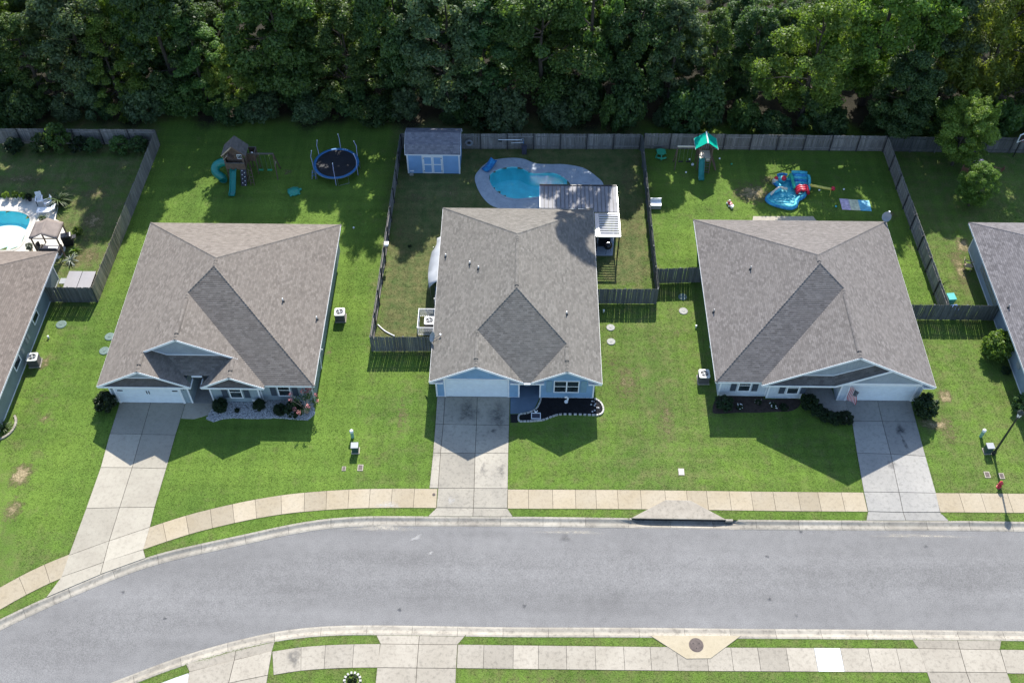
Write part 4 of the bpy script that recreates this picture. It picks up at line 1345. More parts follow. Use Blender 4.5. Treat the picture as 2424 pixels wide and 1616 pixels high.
# ------------------------------------------------------------------ right house
def house_right():
    xL, xR, yF, yR, yG = 14.34, 30.40, 45.75, 62.67, 45.48
    xm = (xL + xR) / 2; hf = (xR - xL) / 2
    x1 = 24.05
    e1 = 2 * x1 - xR
    rF, rB = yF + hf, yR - hf
    h1y = yF + (x1 - e1)
    mt = MT['shing_d']
    r = thing('house', 'pale grey house with one very wide front gable and a striped flag', 'house', (xm, 46.2, 0), 'houses in the row')
    L_, R_, F_, B_ = PL_L(xL), PL_R(xR), PL_F(yF), PL_B(yR)
    G1 = PL_L(e1)
    slope(r, mt, [[(xL, yF), (xm, rF), (xm, rB), (xL, yR)]], L_)
    slope(r, mt, [[(x1, yG), (xR, yG), (xR, yR), (x1, yR - (xR - x1))], [(xm, rF), (x1, rF - (x1 - xm)), (x1, yR - (xR - x1)), (xm, rB)]], R_)
    slope(r, mt, [[(xL, yR), (xm, rB), (xR, yR)]], B_)
    slope(r, mt, [[(xL, yF), (e1, yF), (x1, h1y), (xm, rF)]], F_)
    slope(r, mt, [[(e1, yG), (x1, yG), (x1, h1y), (e1, yF)]], G1)
    zr = zp(L_, xm, 0); z1 = zp(R_, x1, 0)
    caps(r, mt, (xL, yR, Z0), (xm, rB, zr)); caps(r, mt, (xR, yR, Z0), (xm, rB, zr)); caps(r, mt, (xm, rF, zr), (xm, rB, zr))
    caps(r, mt, (xL, yF, Z0), (xm, rF, zr)); caps(r, mt, (x1, h1y, z1), (xm, rF, zr))
    caps(r, mt, (x1, yG, z1), (x1, h1y, z1)); ridge_vent(r, mt, (x1, yG + .6, z1), (x1, h1y - .6, z1)); ridge_vent(r, mt, (xm, rF + .2, zr), (xm, rB - .1, zr))
    sid = MT['pale_siding']
    yA, yB_, yC = 46.22, 46.36, 46.54
    foot = [(14.95, yC), (18.58, yC), (18.58, yB_), (21.2, yB_), (21.2, 48.3), (23.88, 48.3), (23.88, yA), (29.98, yA), (29.98, 62.25), (14.95, 62.25)]
    wallbody(r, sid, foot, 2.58)
    MB().prism([(xL + .03, 48.4), (xR - .03, 48.4), (xR - .03, yR - .03), (xL + .03, yR - .03)], 2.582, 2.595).build('soffit', MT['white'], r)
    for a, b, y in ((14.95, 18.58, yC), (18.58, 21.2, yB_), (23.88, 29.98, yA)):
        siding(r, sid, (a, y), (b, y), [(0, .02), (b - a, .02), (b - a, 2.56), (0, 2.56)], (0, -1), 'v', .203)
        for x in (a + .05, b - .05):
            MB().box(x - .055, x + .055, y - .04, y + .03, 0, 2.56).build('corner_trim', MT['white'], r)
        MB().box(a + .11, b - .11, y - .03, y - .004, 0, .06).build('base_trim', MT['white'], r)
    siding(r, sid, (23.88, yA), (23.88, 48.3), [(0, .02), (2.08, .02), (2.08, 2.56), (0, 2.56)], (-1, 0), 'v', .203)
    # big gable: recessed face, roof strip, lower gable over the garage
    yU = yG + .72
    xq = 23.05                                          # lower gable's left eave
    xk = (xq + xR) / 2
    zl = lambda x: Z0 - .05 + S_ * max(0, x - xq)
    zs = S_ * .72
    poly = [(e1 + .9, Z0 + zs - .3), (xR - .5, Z0 + zs - .3), (x1, z1 - .12)]
    MB().poly([(x, yU, z) for x, z in poly]).build('gable_wall', MT['grey_gable'], r)
    siding(r, MT['grey_gable'], (e1, yU), (xR, yU), [(x - e1, z) for x, z in poly], (0, -1), 'v', .203)
    m = MB(); courses(m, [(e1 + .3, yG + .03), (xq, yG + .03), (xq, yU), (e1 + .9, yU)], (Z0 - .06 - S_ * yG, 0, S_)); m.build('pent_roof', mt, r)['kind'] = 'stuff'
    MB().bar((e1 + 1.2, yU - .03, Z0 + zs), (xq - .1, yU - .03, Z0 + zs), .05, .07).build('flashing', MT['white'], r)
    # rising strip beside the lower gable
    xt = xk - .25
    m = MB()
    m.poly([(xq, yG + .03, Z0 - .05), (xt, yG + .03, zl(xt)), (xt, yU, zl(xt) + zs * .8), (xq, yU, Z0 - .05 + zs)])
    m.uv[0] = [(0, 0.05), (3, 0.05), (3, .8), (0, .8)]
    m.build('pent_roof', mt, r)
    MB().bar((xq - .1, yU - .03, Z0 + zs + .0), (xt - .2, yU - .03, zl(xt - .2) + zs * .8 + .03), .05, .07).build('flashing', MT['white'], r)
    fascia(r, (xq, yG - .015, Z0), (xk, yG - .015, Z0 + S_ * (xk - xq)), .18, .04, 'rake_board')
    yL = yG + .42
    poly = [(xq + .6, Z0 - .12), (xR - .6, Z0 - .12), (xk, Z0 + S_ * (xk - xq) - .16)]
    MB().poly([(x, yL, z) for x, z in poly]).build('gable_wall', MT['grey_gable'], r)
    siding(r, MT['grey_gable'], (xq, yL), (xR, yL), [(x - xq, z) for x, z in poly], (0, -1), 'v', .203)
    MB().box(xq + .5, xR - .5, yL - .05, yA - .03, Z0 - .42, Z0 - .13).build('frieze_board', MT['white'], r)
    fascia(r, (e1, yG, Z0), (x1, yG, z1), .18, .04, 'rake_board'); fascia(r, (xR, yG, Z0), (x1, yG, z1), .18, .04, 'rake_board')
    fascia(r, (e1 + .02, yG - .01, Z0), (xq, yG - .01, Z0), .16, .04)
    MB().box(xR - .85, xR - .02, yG + .02, yA - .05, Z0 - .3, Z0 - .17).build('eave_return', MT['white'], r)
    garage_door(r, 24.62, 29.42, yA - .03)
    for x in (24.54, 29.5): MB().box(x - .07, x + .07, yA - .07, yA, 0, 2.2).build('door_trim', MT['white'], r)
    MB().box(24.47, 29.57, yA - .075, yA - .003, 2.2, 2.33).build('door_trim', MT['white'], r)
    window_y(r, 16.32, 17.28, .62, 2.05, yC - .02, 1, MT['shutter'], .42)
    window_y(r, 19.95, 20.88, .60, 2.05, yB_ - .02, 1, MT['shutter'], .42)
    for x in (24.25, 29.75):
        m = MB().tube([(x, yA - .03, 2.25), (x, yA - .1, 2.25)], .14, 14); w = m.build('wall_lantern', MT['black'], r)
        MB().tube([(x, yA - .1, 2.25), (x, yA - .13, 2.25)], .06, 10).build('lantern_shade', MT['white'], w)
    d = MB().box(22.1, 23.02, 48.23, 48.29, .05, 2.1).build('front_door', MT['shutter'], r)
    MB().box(22.9, 22.95, 48.18, 48.23, 1.0, 1.08).build('handle', MT['steel'], d)
    fascia(r, (xL, yF, Z0), (e1, yF, Z0)); fascia(r, (xL, yF, Z0), (xL, yR, Z0)); fascia(r, (xR, yG, Z0), (xR, yR, Z0)); fascia(r, (xL, yR, Z0), (xR, yR, Z0))
    MB().tube([(14.38, 51.2, 2.55), (14.7, 51.1, 2.3), (14.88, 51.1, .1)], .045, 8).build('downspout', MT['white'], r)
    for xx, yy in ((17.81, 55.36), (14.85, 52.26)):
        vent_pipe(r, xx, yy, zp(L_, xx, yy), False)
    return r
house_right()

# ------------------------------------------------------------------ the two houses cut by the frame
def hip_house(label, xL, xR, yF, yR, mt, sid, foot, side):
    xm = (xL + xR) / 2; hf = (xR - xL) / 2
    rF, rB = yF + hf, yR - hf
    r = thing('house', label, 'house', ((foot[0] + foot[1]) / 2, foot[2], 0), 'houses in the row')
    L_, R_, F_, B_ = PL_L(xL), PL_R(xR), PL_F(yF), PL_B(yR)
    if rF > rB: rF = rB = (rF + rB) / 2
    slope(r, mt, [[(xL, yF), (xm, rF), (xm, rB), (xL, yR)]], L_)
    slope(r, mt, [[(xR, yF), (xR, yR), (xm, rB), (xm, rF)]], R_)
    slope(r, mt, [[(xL, yR), (xm, rB), (xR, yR)]], B_)
    slope(r, mt, [[(xL, yF), (xR, yF), (xm, rF)]], F_)
    zr = zp(L_, xm, 0)
    for q in ((xL, yR), (xR, yR)): caps(r, mt, (*q, Z0), (xm, rB, zr))
    for q in ((xL, yF), (xR, yF)): caps(r, mt, (*q, Z0), (xm, rF, zr))
    a, b, c, d = foot
    wallbody(r, sid, [(a, c), (b, c), (b, d), (a, d)], 2.58)
    MB().prism([(xL + .03, yF + .03), (xR - .03, yF + .03), (xR - .03, yR - .03), (xL + .03, yR - .03)], 2.582, 2.595).build('soffit', MT['white'], r)
    x = b if side > 0 else a
    siding(r, sid, (x, c), (x, d), [(0, .02), (d - c, .02), (d - c, 2.56), (0, 2.56)], (side, 0), 'h', .19)
    for y in (c + .05, d - .05):
        MB().box(x - .05 if side > 0 else x - .04, x + .04 if side > 0 else x + .05, y - .05, y + .05, 0, 2.56).build('corner_trim', MT['white'], r)
    MB().box(min(x, x + .035 * side), max(x, x + .035 * side), c + .1, d - .1, 0, .12).build('base_trim', MT['white'], r)
    for p, q in (((xL, yF), (xR, yF)), ((xL, yR), (xR, yR)), ((xL, yF), (xL, yR)), ((xR, yF), (xR, yR))):
        fascia(r, (*p, Z0), (*q, Z0))
    return r

hA = hip_house('brown roofed house at the left edge with grey green lap siding', -53.9, -37.85, 40.9, 58.25, MT['shing_a'], MT['green_siding'], (-53.3, -38.5, 41.5, 57.7), 1)
window_x(hA, -38.45, 51.9, 53.0, .95, 2.25, 1)
window_x(hA, -38.45, 47.3, 48.5, .95, 2.25, 1)
for y in (49.0, 50.0, 50.4):
    MB().box(-38.48, -38.36, y, y + .25, 1.0, 1.6).build('meter_box', MT['grey_plastic'], hA)
hE = hip_house('cool grey roofed house at the right edge with blue grey lap siding', 37.3, 53.3, 45.3, 62.67, MT['shing_e'], MT['cool_siding'], (38.05, 52.6, 45.9, 62.2), -1)
x_, y_ = (37.76, 53.09)
vent_pipe(hE, x_, y_, Z0 + S_ * (x_ - 37.3), False)
MB().box(37.9, 38.02, 48.6, 49.1, 1.0, 1.6).build('meter_box', MT['grey_plastic'], hE)
# ================================================================== foliage
def leaf_arrays(rng, centers, radii, counts, size, upbias=0.35, flat=1.0, long=1.5):
    """leaf faces (folded rhombi) scattered through clumps; returns verts, faces"""
    cs = np.repeat(np.asarray(centers, float), counts, axis=0)
    rs = np.repeat(np.asarray(radii, float), counts)
    n = len(cs)
    d = rng.normal(size=(n, 3)); d /= np.linalg.norm(d, axis=1)[:, None]
    rr = rs * rng.random(n) ** 0.45
    pos = cs + d * rr[:, None] * np.array([1, 1, flat])
    nrm = d * 0.7 + rng.normal(size=(n, 3)) * 0.55 + np.array([0, 0, upbias])
    nrm /= np.linalg.norm(nrm, axis=1)[:, None]
    t = rng.normal(size=(n, 3)); t -= nrm * (t * nrm).sum(1)[:, None]
    t /= np.linalg.norm(t, axis=1)[:, None]
    b = np.cross(nrm, t)
    s = size * (0.65 + 0.7 * rng.random(n))[:, None]
    v = np.stack([pos - t * s * long * 0.5, pos + b * s * 0.42 + nrm * s * 0.12, pos + t * s * long * 0.5, pos - b * s * 0.42 + nrm * s * 0.12], 1).reshape(-1, 3)
    f = (np.arange(n)[:, None] * 4 + np.array([0, 1, 2, 3])[None, :])
    return v, f

def mesh_np(name, v, f, mat):
    me = bpy.data.meshes.new(name)
    nf, k = f.shape
    me.vertices.add(len(v)); me.vertices.foreach_set('co', v.astype(np.float32).ravel())
    me.loops.add(nf * k); me.loops.foreach_set('vertex_index', f.astype(np.int32).ravel())
    me.polygons.add(nf)
    me.polygons.foreach_set('loop_start', (np.arange(nf) * k).astype(np.int32))
    me.update(calc_edges=True)
    me.validate()
    me.materials.append(mat)
    return me

def crown_mesh(seed, h, rx, rz, zc, nclump, leaves, size, kind='broad', mat=None):
    rng = np.random.default_rng(seed)
    cs, rs = [], []
    lobes = [(rng.uniform(0, 2 * PI), rng.uniform(-0.6, 0.8), rng.uniform(0.12, 0.34)) for _ in range(7)]
    for i in range(nclump):
        a = rng.uniform(0, 2 * PI)
        u = rng.uniform(-1, 1)
        q = rng.uniform(0.25, 1.0) ** 0.55
        lob = 1.0
        for la, lu, ls in lobes:
            lob += ls * math.exp(-(((a - la + PI) % (2 * PI) - PI) ** 2) / 0.25 - (u - lu) ** 2 / 0.12) - ls * 0.12
        hor = math.sqrt(max(0.02, 1 - u * u)) * rx * q * lob
        if kind == 'cone': hor *= 0.55 + 0.45 * (1 - u)
        z = zc + u * rz * (0.75 + 0.25 * q) * (1 + 0.08 * rng.normal())
        if kind == 'weep' and u < 0: z -= 0.3
        cs.append((hor * math.cos(a), hor * math.sin(a), max(0.4, z)))
        rs.append((0.56 if kind != 'pine' else 0.80) * rng.uniform(0.6, 1.35) * rx / 3.4)
    cnt = [max(8, int(leaves * (r / (0.62 * rx / 3.4)) ** 2 * rng.uniform(0.6, 1.3))) for r in rs]
    v, f = leaf_arrays(rng, cs, rs, cnt, size, 0.4, 0.7 if kind != 'weep' else 1.25, 1.5 if kind != 'weep' else 2.4)
    return mesh_np('crown', v, f, mat or MT['leaf_mid']), cs

def trunk_mesh(seed, h, rx, zc, cs, r0=0.2):
    rng = random.Random(seed)
    m = MB()
    path = []
    x = y = 0.0
    for k in range(7):
        t = k / 6
        path.append((x, y, h * 0.82 * t))
        x += rng.uniform(-.12, .12); y += rng.uniform(-.12, .12)
    m.tube(path, [r0 * (1.15 - 0.95 * k / 6) for k in range(7)], 7)
    for c in rng.sample(cs, min(16, len(cs))):
        z0 = max(0.25 * h, min(h * 0.75, c[2] - rng.uniform(0.6, 2.0)))
        p0 = Vector((0, 0, z0)); p1 = Vector(c)
        mid = (p0 + p1) / 2 + Vector((0, 0, rng.uniform(-.2, .35)))
        m.tube([p0, mid, p1], [r0 * .38, r0 * .24, r0 * .08], 5)
    me = m.mesh('trunk')
    me.materials.append(MT['bark'])
    return me

TREE_KINDS = {}
def tree_kind(key, seed, h, rx, rz, zc, ncl, lv, size, kind='broad'):
    cm, cs = crown_mesh(seed, h, rx, rz, zc, ncl, lv, size, kind)
    TREE_KINDS[key] = (cm, trunk_mesh(seed + 50, h, rx, zc, cs), h)
tree_kind('broad1', 1, 12, 3.9, 5.4, 6.6, 165, 297, 0.160)
tree_kind('broad2', 2, 12, 3.5, 5.6, 6.5, 155, 297, 0.152)
tree_kind('broad3', 3, 12, 4.3, 5.0, 6.9, 170, 297, 0.167)
tree_kind('tall1', 4, 12, 2.7, 5.8, 6.2, 130, 297, 0.144, 'broad')
tree_kind('cone1', 5, 12, 3.4, 5.9, 6.2, 150, 297, 0.144, 'cone')
tree_kind('pine1', 6, 12, 4.2, 5.2, 6.9, 80, 402, 0.144, 'pine')
tree_kind('weep1', 7, 12, 3.9, 5.6, 6.4, 150, 332, 0.129, 'weep')
tree_kind('open1', 8, 12, 4.6, 5.3, 6.8, 110, 332, 0.160)

def tree(kind, mat, x, y, h, rz=0.0, wide=1.0, label='', group=None, name='tree', trunk=True):
    cm, tm, h0 = TREE_KINDS[kind]
    r = thing(name, label, 'tree', (x, y, -0.05), group)
    s = h / h0
    r.scale = (s * wide, s * wide, s)
    r.rotation_euler = (0, 0, rz)
    c = relink('crown', cm, r, (0, 0, 0))
    c.material_slots[0].link = 'OBJECT'; c.material_slots[0].material = MT[mat]
    if trunk: relink('trunk', tm, r, (0, 0, 0))
    return r

SHRUBS = {}
def shrub_kind(key, seed, rx, rz, ncl, lv, size, mat, flat=0.9):
    rng = np.random.default_rng(seed)
    cs, rs = [], []
    for i in range(ncl):
        a, u = rng.uniform(0, 2 * PI), rng.uniform(-0.75, 1)
        q = rng.uniform(0.35, 1.0) ** 0.5
        hor = math.sqrt(1 - u * u) * rx * q * 0.86
        cs.append((hor * math.cos(a), hor * math.sin(a), max(0.06, rz * 0.95 + u * rz * q * 0.9)))
        rs.append(rx * rng.uniform(0.16, 0.32))
    v, f = leaf_arrays(rng, cs, rs, [lv] * ncl, size, 0.3, flat)
    cm = mesh_np('foliage', v, f, MT[mat])
    m = MB()
    rr = random.Random(seed)
    for k in range(6):
        c = rr.choice(cs)
        m.tube([(0, 0, 0), (c[0] * .4, c[1] * .4, c[2] * .5), c], [0.03, .02, .008], 5)
    st = m.mesh('stem'); st.materials.append(MT['bark'])
    SHRUBS[key] = (cm, st)
shrub_kind('round', 21, 0.75, 0.62, 110, 70, 0.075, 'leaf_shrub')
shrub_kind('loose', 22, 0.8, 0.8, 40, 60, 0.11, 'leaf_shrub')
shrub_kind('low', 23, 0.7, 0.32, 30, 55, 0.09, 'leaf_shrub')
shrub_kind('brush', 24, 1.5, 1.3, 80, 110, 0.14, 'leaf_dark')
shrub_kind('brush2', 27, 1.2, 1.7, 60, 120, 0.15, 'leaf_dark', 1.2)
shrub_kind('small_tree', 25, 1.35, 1.25, 80, 75, 0.14, 'leaf_bright', 0.8)

def shrub(key, x, y, sc, label, mat=None, group=None, cat='bush', name='bush', rz=None, z=0.0, tall=1.0, stem=True):
    cm, st = SHRUBS[key]
    r = thing(name, label, cat, (x, y, z), group)
    r.scale = (sc, sc, sc * tall)
    r.rotation_euler = (0, 0, RND.uniform(0, 6) if rz is None else rz)
    c = relink('foliage', cm, r, (0, 0, 0))
    if mat:
        c.material_slots[0].link = 'OBJECT'; c.material_slots[0].material = MT[mat]
    if stem: relink('stem', st, r, (0, 0, 0))
    return r

def frond_plant(name, label, cat, x, y, n, length, mat, z=0.0, rise=0.6, width=0.05, group=None, seed=3, trunk=0.0):
    """rosette of arching narrow leaves, each frond a part"""
    r = thing(name, label, cat, (0, 0, 0), group)
    rr = random.Random(seed)
    protos = []
    for k in range(3):
        m = MB()
        L_ = length * (0.85 + 0.15 * k)
        pts = []
        for i in range(6):
            t = i / 5
            pts.append((L_ * t * 0.92, 0, L_ * (rise * t - (rise + 0.25) * t * t * 0.9)))
        w = [width * q for q in (0.4, 1, 1, .8, .5, .08)]
        m.grid([[(p[0], -ww, p[2] + ww * .4) for p, ww in zip(pts, w)], [p for p in pts], [(p[0], ww, p[2] + ww * .4) for p, ww in zip(pts, w)]])
        me = m.mesh('frond'); me.materials.append(MT[mat]); protos.append(me)
    for k in range(n):
        relink('frond', protos[k % 3], r, (0, 0, trunk), (0, -rr.uniform(-.2, 0.75), 2 * PI * k / n * 2.618 + rr.uniform(-.2, .2)))
    if trunk: MB().tube([(0, 0, 0), (0, 0, trunk + .02)], [.07, .06], 8).build('trunk', MT['bark'], r)
    place(r, (x, y, z))
    return r
# ================================================================== fences
_pk = MB().prism([(-0.066, -0.009), (0.066, -0.009), (0.066, 0.009), (-0.066, 0.009)], 0.03, 1.80)
_pk.poly([(-0.066, -0.009, 1.80), (-0.04, -0.009, 1.83), (0.04, -0.009, 1.83), (0.066, -0.009, 1.80)])
_pk.poly([(0.066, 0.009, 1.80), (0.04, 0.009, 1.83), (-0.04, 0.009, 1.83), (-0.066, 0.009, 1.80)])
_pk.poly([(-0.04, -0.009, 1.83), (-0.04, 0.009, 1.83), (0.04, 0.009, 1.83), (0.04, -0.009, 1.83)])
PICKET = {}
for _k in ('fence_grey', 'fence_tan', 'fence_shade_tone'):
    _m = _pk.mesh('picket'); _m.materials.append(MT[_k]); PICKET[_k] = _m

def fence(label, a, b, mat, side, single=False, h=1.0, rails=2, mat2=None, split=0.5, skip=None, panel=2.42):
    """picket fence from a to b; side = +1 puts the pickets left of the run and the rails right"""
    a, b = Vector((a[0], a[1], 0)), Vector((b[0], b[1], 0))
    d = (b - a); L_ = d.length; d.normalize()
    n = Vector((-d.y, d.x, 0)) * side
    rz = math.atan2(d.y, d.x)
    r = thing('wooden_fence', label, 'fence', tuple(a))
    np_ = max(1, int(round(L_ / panel)))
    rr = random.Random(int(abs(a.x * 7 + a.y * 13 + b.x)))
    for k in range(np_ + 1):
        p = a + d * (L_ * k / np_)
        MB().cbox((p.x - n.x * .045, p.y - n.y * .045, .90 * h), .10, .10, 1.80 * h, rz).build('post', MT['post_dark' if mat == 'fence_grey' else mat], r)
    for k in range(np_):
        p = a + d * (L_ * k / np_ + .05); q = a + d * (L_ * (k + 1) / np_ - .05)
        for z in ([.38, 1.5] if rails == 2 else [.3, .95, 1.6]):
            MB().bar(p - n * .03 + Vector((0, 0, z * h)), q - n * .03 + Vector((0, 0, z * h + rr.uniform(-.02, .02))), .038, .088).build('rail', MT[mat], r)
        cnt = int((L_ / np_) / .138)
        mk = mat2 if (mat2 and k / np_ >= split) else mat
        lift = rr.uniform(-.03, .02)
        if single:
            for i in range(cnt):
                c = a + d * (L_ * k / np_ + (i + .5) * (L_ / np_) / cnt)
                o = relink('picket', PICKET[mk], r, (c.x + n.x * .012 - a.x, c.y + n.y * .012 - a.y, rr.uniform(-.015, .015)), (rr.uniform(-.008, .008), rr.uniform(-.012, .012), rz), (1, 1, h * rr.uniform(.985, 1.01)))
        else:
            m = MB()
            for i in range(cnt):
                c = a + d * (L_ * k / np_ + (i + .5) * (L_ / np_) / cnt) + n * (.012 + rr.uniform(-.004, .006))
                wv = d * .066; tv = n * .009
                top = Vector((0, 0, (1.82 + lift + rr.uniform(-.02, .02)) * h)); lean = d * rr.uniform(-.02, .02) + n * rr.uniform(-.015, .015)
                bz = Vector((0, 0, .03))
                m.obox(c - wv - tv + bz, wv * 2, tv * 2, top - bz + lean)
            m.build('picket_panel', MT[mk], r)['kind'] = 'stuff'
    return r

fence('weathered grey fence across the back of the pool lot at far left', (-52, 74.72), (-34.0, 74.75), 'fence_grey', 1)
fence('long leaning fence of grey and tan boards left of the tan roofed house', (-33.97, 74.75), (-34.58, 55.25), 'fence_grey', 1, mat2='fence_tan', split=0.42)
fence('short fence beside the hot tub joining the brown roofed house', (-38.45, 55.2), (-34.66, 55.2), 'fence_shade_tone', -1, single=True)
fence('fence between the trampoline lawn and the shed yard', (-11.32, 74.45), (-11.68, 50.5), 'fence_grey', -1)
fence('short dark gate fence beside the air conditioner of the blue house', (-11.68, 50.42), (-6.6, 50.5), 'fence_shade_tone', -1, single=True)
fence('weathered back fence behind the shed and the kidney pool', (-11.3, 74.5), (10.8, 74.76), 'fence_grey', 1)
fence('fence between the kidney pool yard and the green roofed playset yard', (10.95, 74.6), (11.02, 55.85), 'fence_shade_tone', 1)
fence('short dark fence right of the blue house under the pergola side', (5.7, 55.62), (10.95, 55.68), 'fence_shade_tone', -1, single=True)
fence('short dark fence left of the pale grey house', (11.12, 57.9), (14.8, 58.1), 'fence_shade_tone', -1, single=True)
fence('grey back fence behind the green roofed playset', (11.15, 74.84), (33.4, 74.78), 'fence_grey', 1)
fence('fence right of the mat and inflatable with dark posts and two rails', (33.45, 74.7), (33.92, 54.45), 'fence_grey', 1)
fence('sagging dark fence between the pale grey house and the right edge house', (30.15, 54.3), (37.95, 54.3), 'fence_shade_tone', -1, single=True)
fence('shaded fence at far right behind the wooden lawn chairs', (33.6, 74.75), (52, 74.7), 'fence_shade_tone', 1)
# ================================================================== the woods behind the lots
FR = 'front row of the woods'
front = [  # kind, leaves, x, y, height, turn, spread, label
    ('broad2', 'leaf_mid', -50.5, 80.5, 13.0, 0.3, 1.0, 'mid green broadleaf tree at the far left end of the woods'),
    ('tall1', 'leaf_mid', -46.0, 79.6, 10.8, 1.2, 1.2, 'mid green narrow tree behind the back fence of the far left pool lot'),
    ('broad1', 'leaf_grey', -41.5, 81.5, 13.6, 2.1, 1.0, 'grey green broad tree rising behind the far left back fence'),
    ('cone1', 'leaf_bright', -38.4, 79.8, 10.2, 0.6, 1.1, 'bright topped full tree just behind the corner of the far left fences'),
    ('broad3', 'leaf_bright', -35.2, 83.5, 18.8, 4.0, 0.55, 'yellow green topped tree above the far left fence corner'),
    ('broad2', 'leaf_dark', -33.2, 80.8, 16.0, 3.1, 0.95, 'dark tree directly behind the corner of the leaning fence'),
    ('tall1', 'leaf_mid', -30.2, 79.8, 10.6, 5.0, 1.2, 'mid green tree left behind the wooden playset'),
    ('broad3', 'leaf_yellow', -27.0, 79.4, 7.6, 1.0, 0.95, 'small bright yellow green tree behind the wooden playset roof'),
    ('broad1', 'leaf_mid', -22.6, 80.8, 16.0, 2.6, 1.0, 'large leafy tree between the wooden playset and the trampoline'),
    ('broad2', 'leaf_bright', -20.8, 85.0, 17.2, 0.9, 0.9, 'tall bright topped tree beyond the lawn left of the trampoline'),
    ('cone1', 'leaf_mid', -16.6, 79.9, 12.0, 3.7, 1.15, 'dark tree directly behind the trampoline'),
    ('broad3', 'leaf_dark', -11.9, 80.9, 17.6, 5.2, 0.62, 'dark broad tree behind the lawn between trampoline and shed'),
    ('broad2', 'leaf_grey', -7.6, 79.6, 15.5, 0.2, 1.05, 'grey green tree directly behind the blue shed'),
    ('tall1', 'leaf_dark', -3.8, 80.4, 13.4, 2.3, 1.25, 'dark narrow tree behind the back fence right of the shed'),
    ('pine1', 'leaf_mid', 1.6, 80.4, 14.6, 1.4, 1.05, 'broad clumped tree directly behind the kidney pool'),
    ('tall1', 'leaf_mid', 6.3, 80.6, 24.8, 3.9, 0.52, 'very tall slender tree behind the back fence above the pergola'),
    ('broad1', 'leaf_dark', 10.4, 80.8, 13.2, 0.7, 0.95, 'dark tree behind the corner of the kidney pool yard fences'),
    ('tall1', 'leaf_grey', 13.9, 80.2, 12.4, 4.4, 1.0, 'slim grey green tree behind the small green picnic table'),
    ('cone1', 'leaf_mid', 17.6, 80.8, 10.4, 2.9, 0.9, 'slender pointed tree behind the green roofed playset'),
    ('broad2', 'leaf_dark', 21.2, 81.4, 10.6, 5.6, 0.95, 'dark tree behind the back fence right of the green playset'),
    ('open1', 'leaf_bright', 26.2, 78.6, 13.4, 0.4, 1.0, 'big light green tree overhanging the fence behind the inflatable'),
    ('broad3', 'leaf_bright', 32.8, 81.6, 17.5, 3.3, 0.92, 'bright green round topped tree above the right fence corner'),
    ('broad1', 'leaf_dark', 34.4, 76.1, 10.0, 1.9, 1.0, 'dark tree covering the corner of the right hand fences'),
    ('tall1', 'leaf_grey', 38.2, 81.2, 14.5, 0.1, 1.15, 'grey green tree behind the far right yard'),
    ('weep1', 'leaf_yellow', 43.4, 81.2, 15.2, 2.2, 1.0, 'large yellowish drooping tree at the right end of the woods'),
    ('broad2', 'leaf_mid', 48.6, 79.8, 12.4, 4.6, 1.0, 'mid green tree at the far right edge of the woods')]
for k, m, x, y, h, rz, w, lab in front:
    tree(k, m, x, y, h, rz, w, lab, FR)

yt = ('yellow green round tree standing in the far right yard beside the wood chairs', 'small leafy tree in front of the wood chairs in the far right yard')
tree('broad3', 'leaf_yellow', 39.4, 73.0, 7.4, 1.1, 1.12, yt[0], None)
tree('broad1', 'leaf_bright', 39.5, 67.6, 4.8, 0.4, 1.15, yt[1], None)

rr = random.Random(5)
MARKS = [(-60, -42, 'the far left pool deck'), (-42, -33.5, 'the far left fence corner'), (-33.5, -23, 'the wooden playset'), (-23, -13, 'the trampoline'), (-13, -4.5, 'the blue shed'), (-4.5, 4, 'the kidney pool'), (4, 11, 'the metal pergola'),
         (11, 19.5, 'the green roofed playset'), (19.5, 27.5, 'the inflatable'), (27.5, 34, 'the pastel mat'), (34, 60, 'the far right yard')]
ORD = ['first', 'second', 'third', 'fourth', 'fifth', 'sixth', 'seventh', 'eighth', 'ninth', 'tenth']
def place_label(seen, what, x):
    for a, b, nm in MARKS:
        if a <= x < b:
            seen[nm] = seen.get(nm, 0) + 1
            return '%s %s from the left behind %s' % (ORD[seen[nm] - 1], what, nm)
for row, (y0, n) in enumerate(((86.0, 21), (92.0, 17))):
    seen = {}
    for x in sorted(-54 + 108 * (k + 0.5) / n + rr.uniform(-1.6, 1.6) for k in range(n)):
        kk = rr.choice(['broad1', 'broad2', 'broad3', 'cone1', 'tall1', 'open1'])
        mm = rr.choice(['leaf_mid', 'leaf_dark', 'leaf_mid', 'leaf_grey', 'leaf_bright'])
        tree(kk, mm, x, y0 + rr.uniform(-1.5, 1.5), (rr.uniform(9.0, 11.0) if 9 < x < 24 else rr.uniform(7.5, 9.0) if x >= 24 or -42 < x < -25 else rr.uniform(9.5, 12.5)), rr.uniform(0, 6), rr.uniform(.9, 1.1),
             place_label(seen, ('second-row woods tree', 'third-row woods tree')[row], x), 'trees deeper in the woods')

# brush along the foot of the woods
seen = {}
for x in sorted(-54 + 108 * (k + .5) / 46 + rr.uniform(-1.3, 1.3) for k in range(46)):
    y = (78.3 if -34 < x < -11 else 77.0) + rr.uniform(0, 2.0)
    shrub(rr.choice(['brush', 'brush', 'brush2']), x, y, rr.uniform(.55, 1.5), place_label(seen, 'undergrowth bush', x), rr.choice(['leaf_dark', 'leaf_mid', 'leaf_dark', 'leaf_grey']), 'undergrowth along the woods', stem=False, tall=rr.uniform(.75, 1.5))

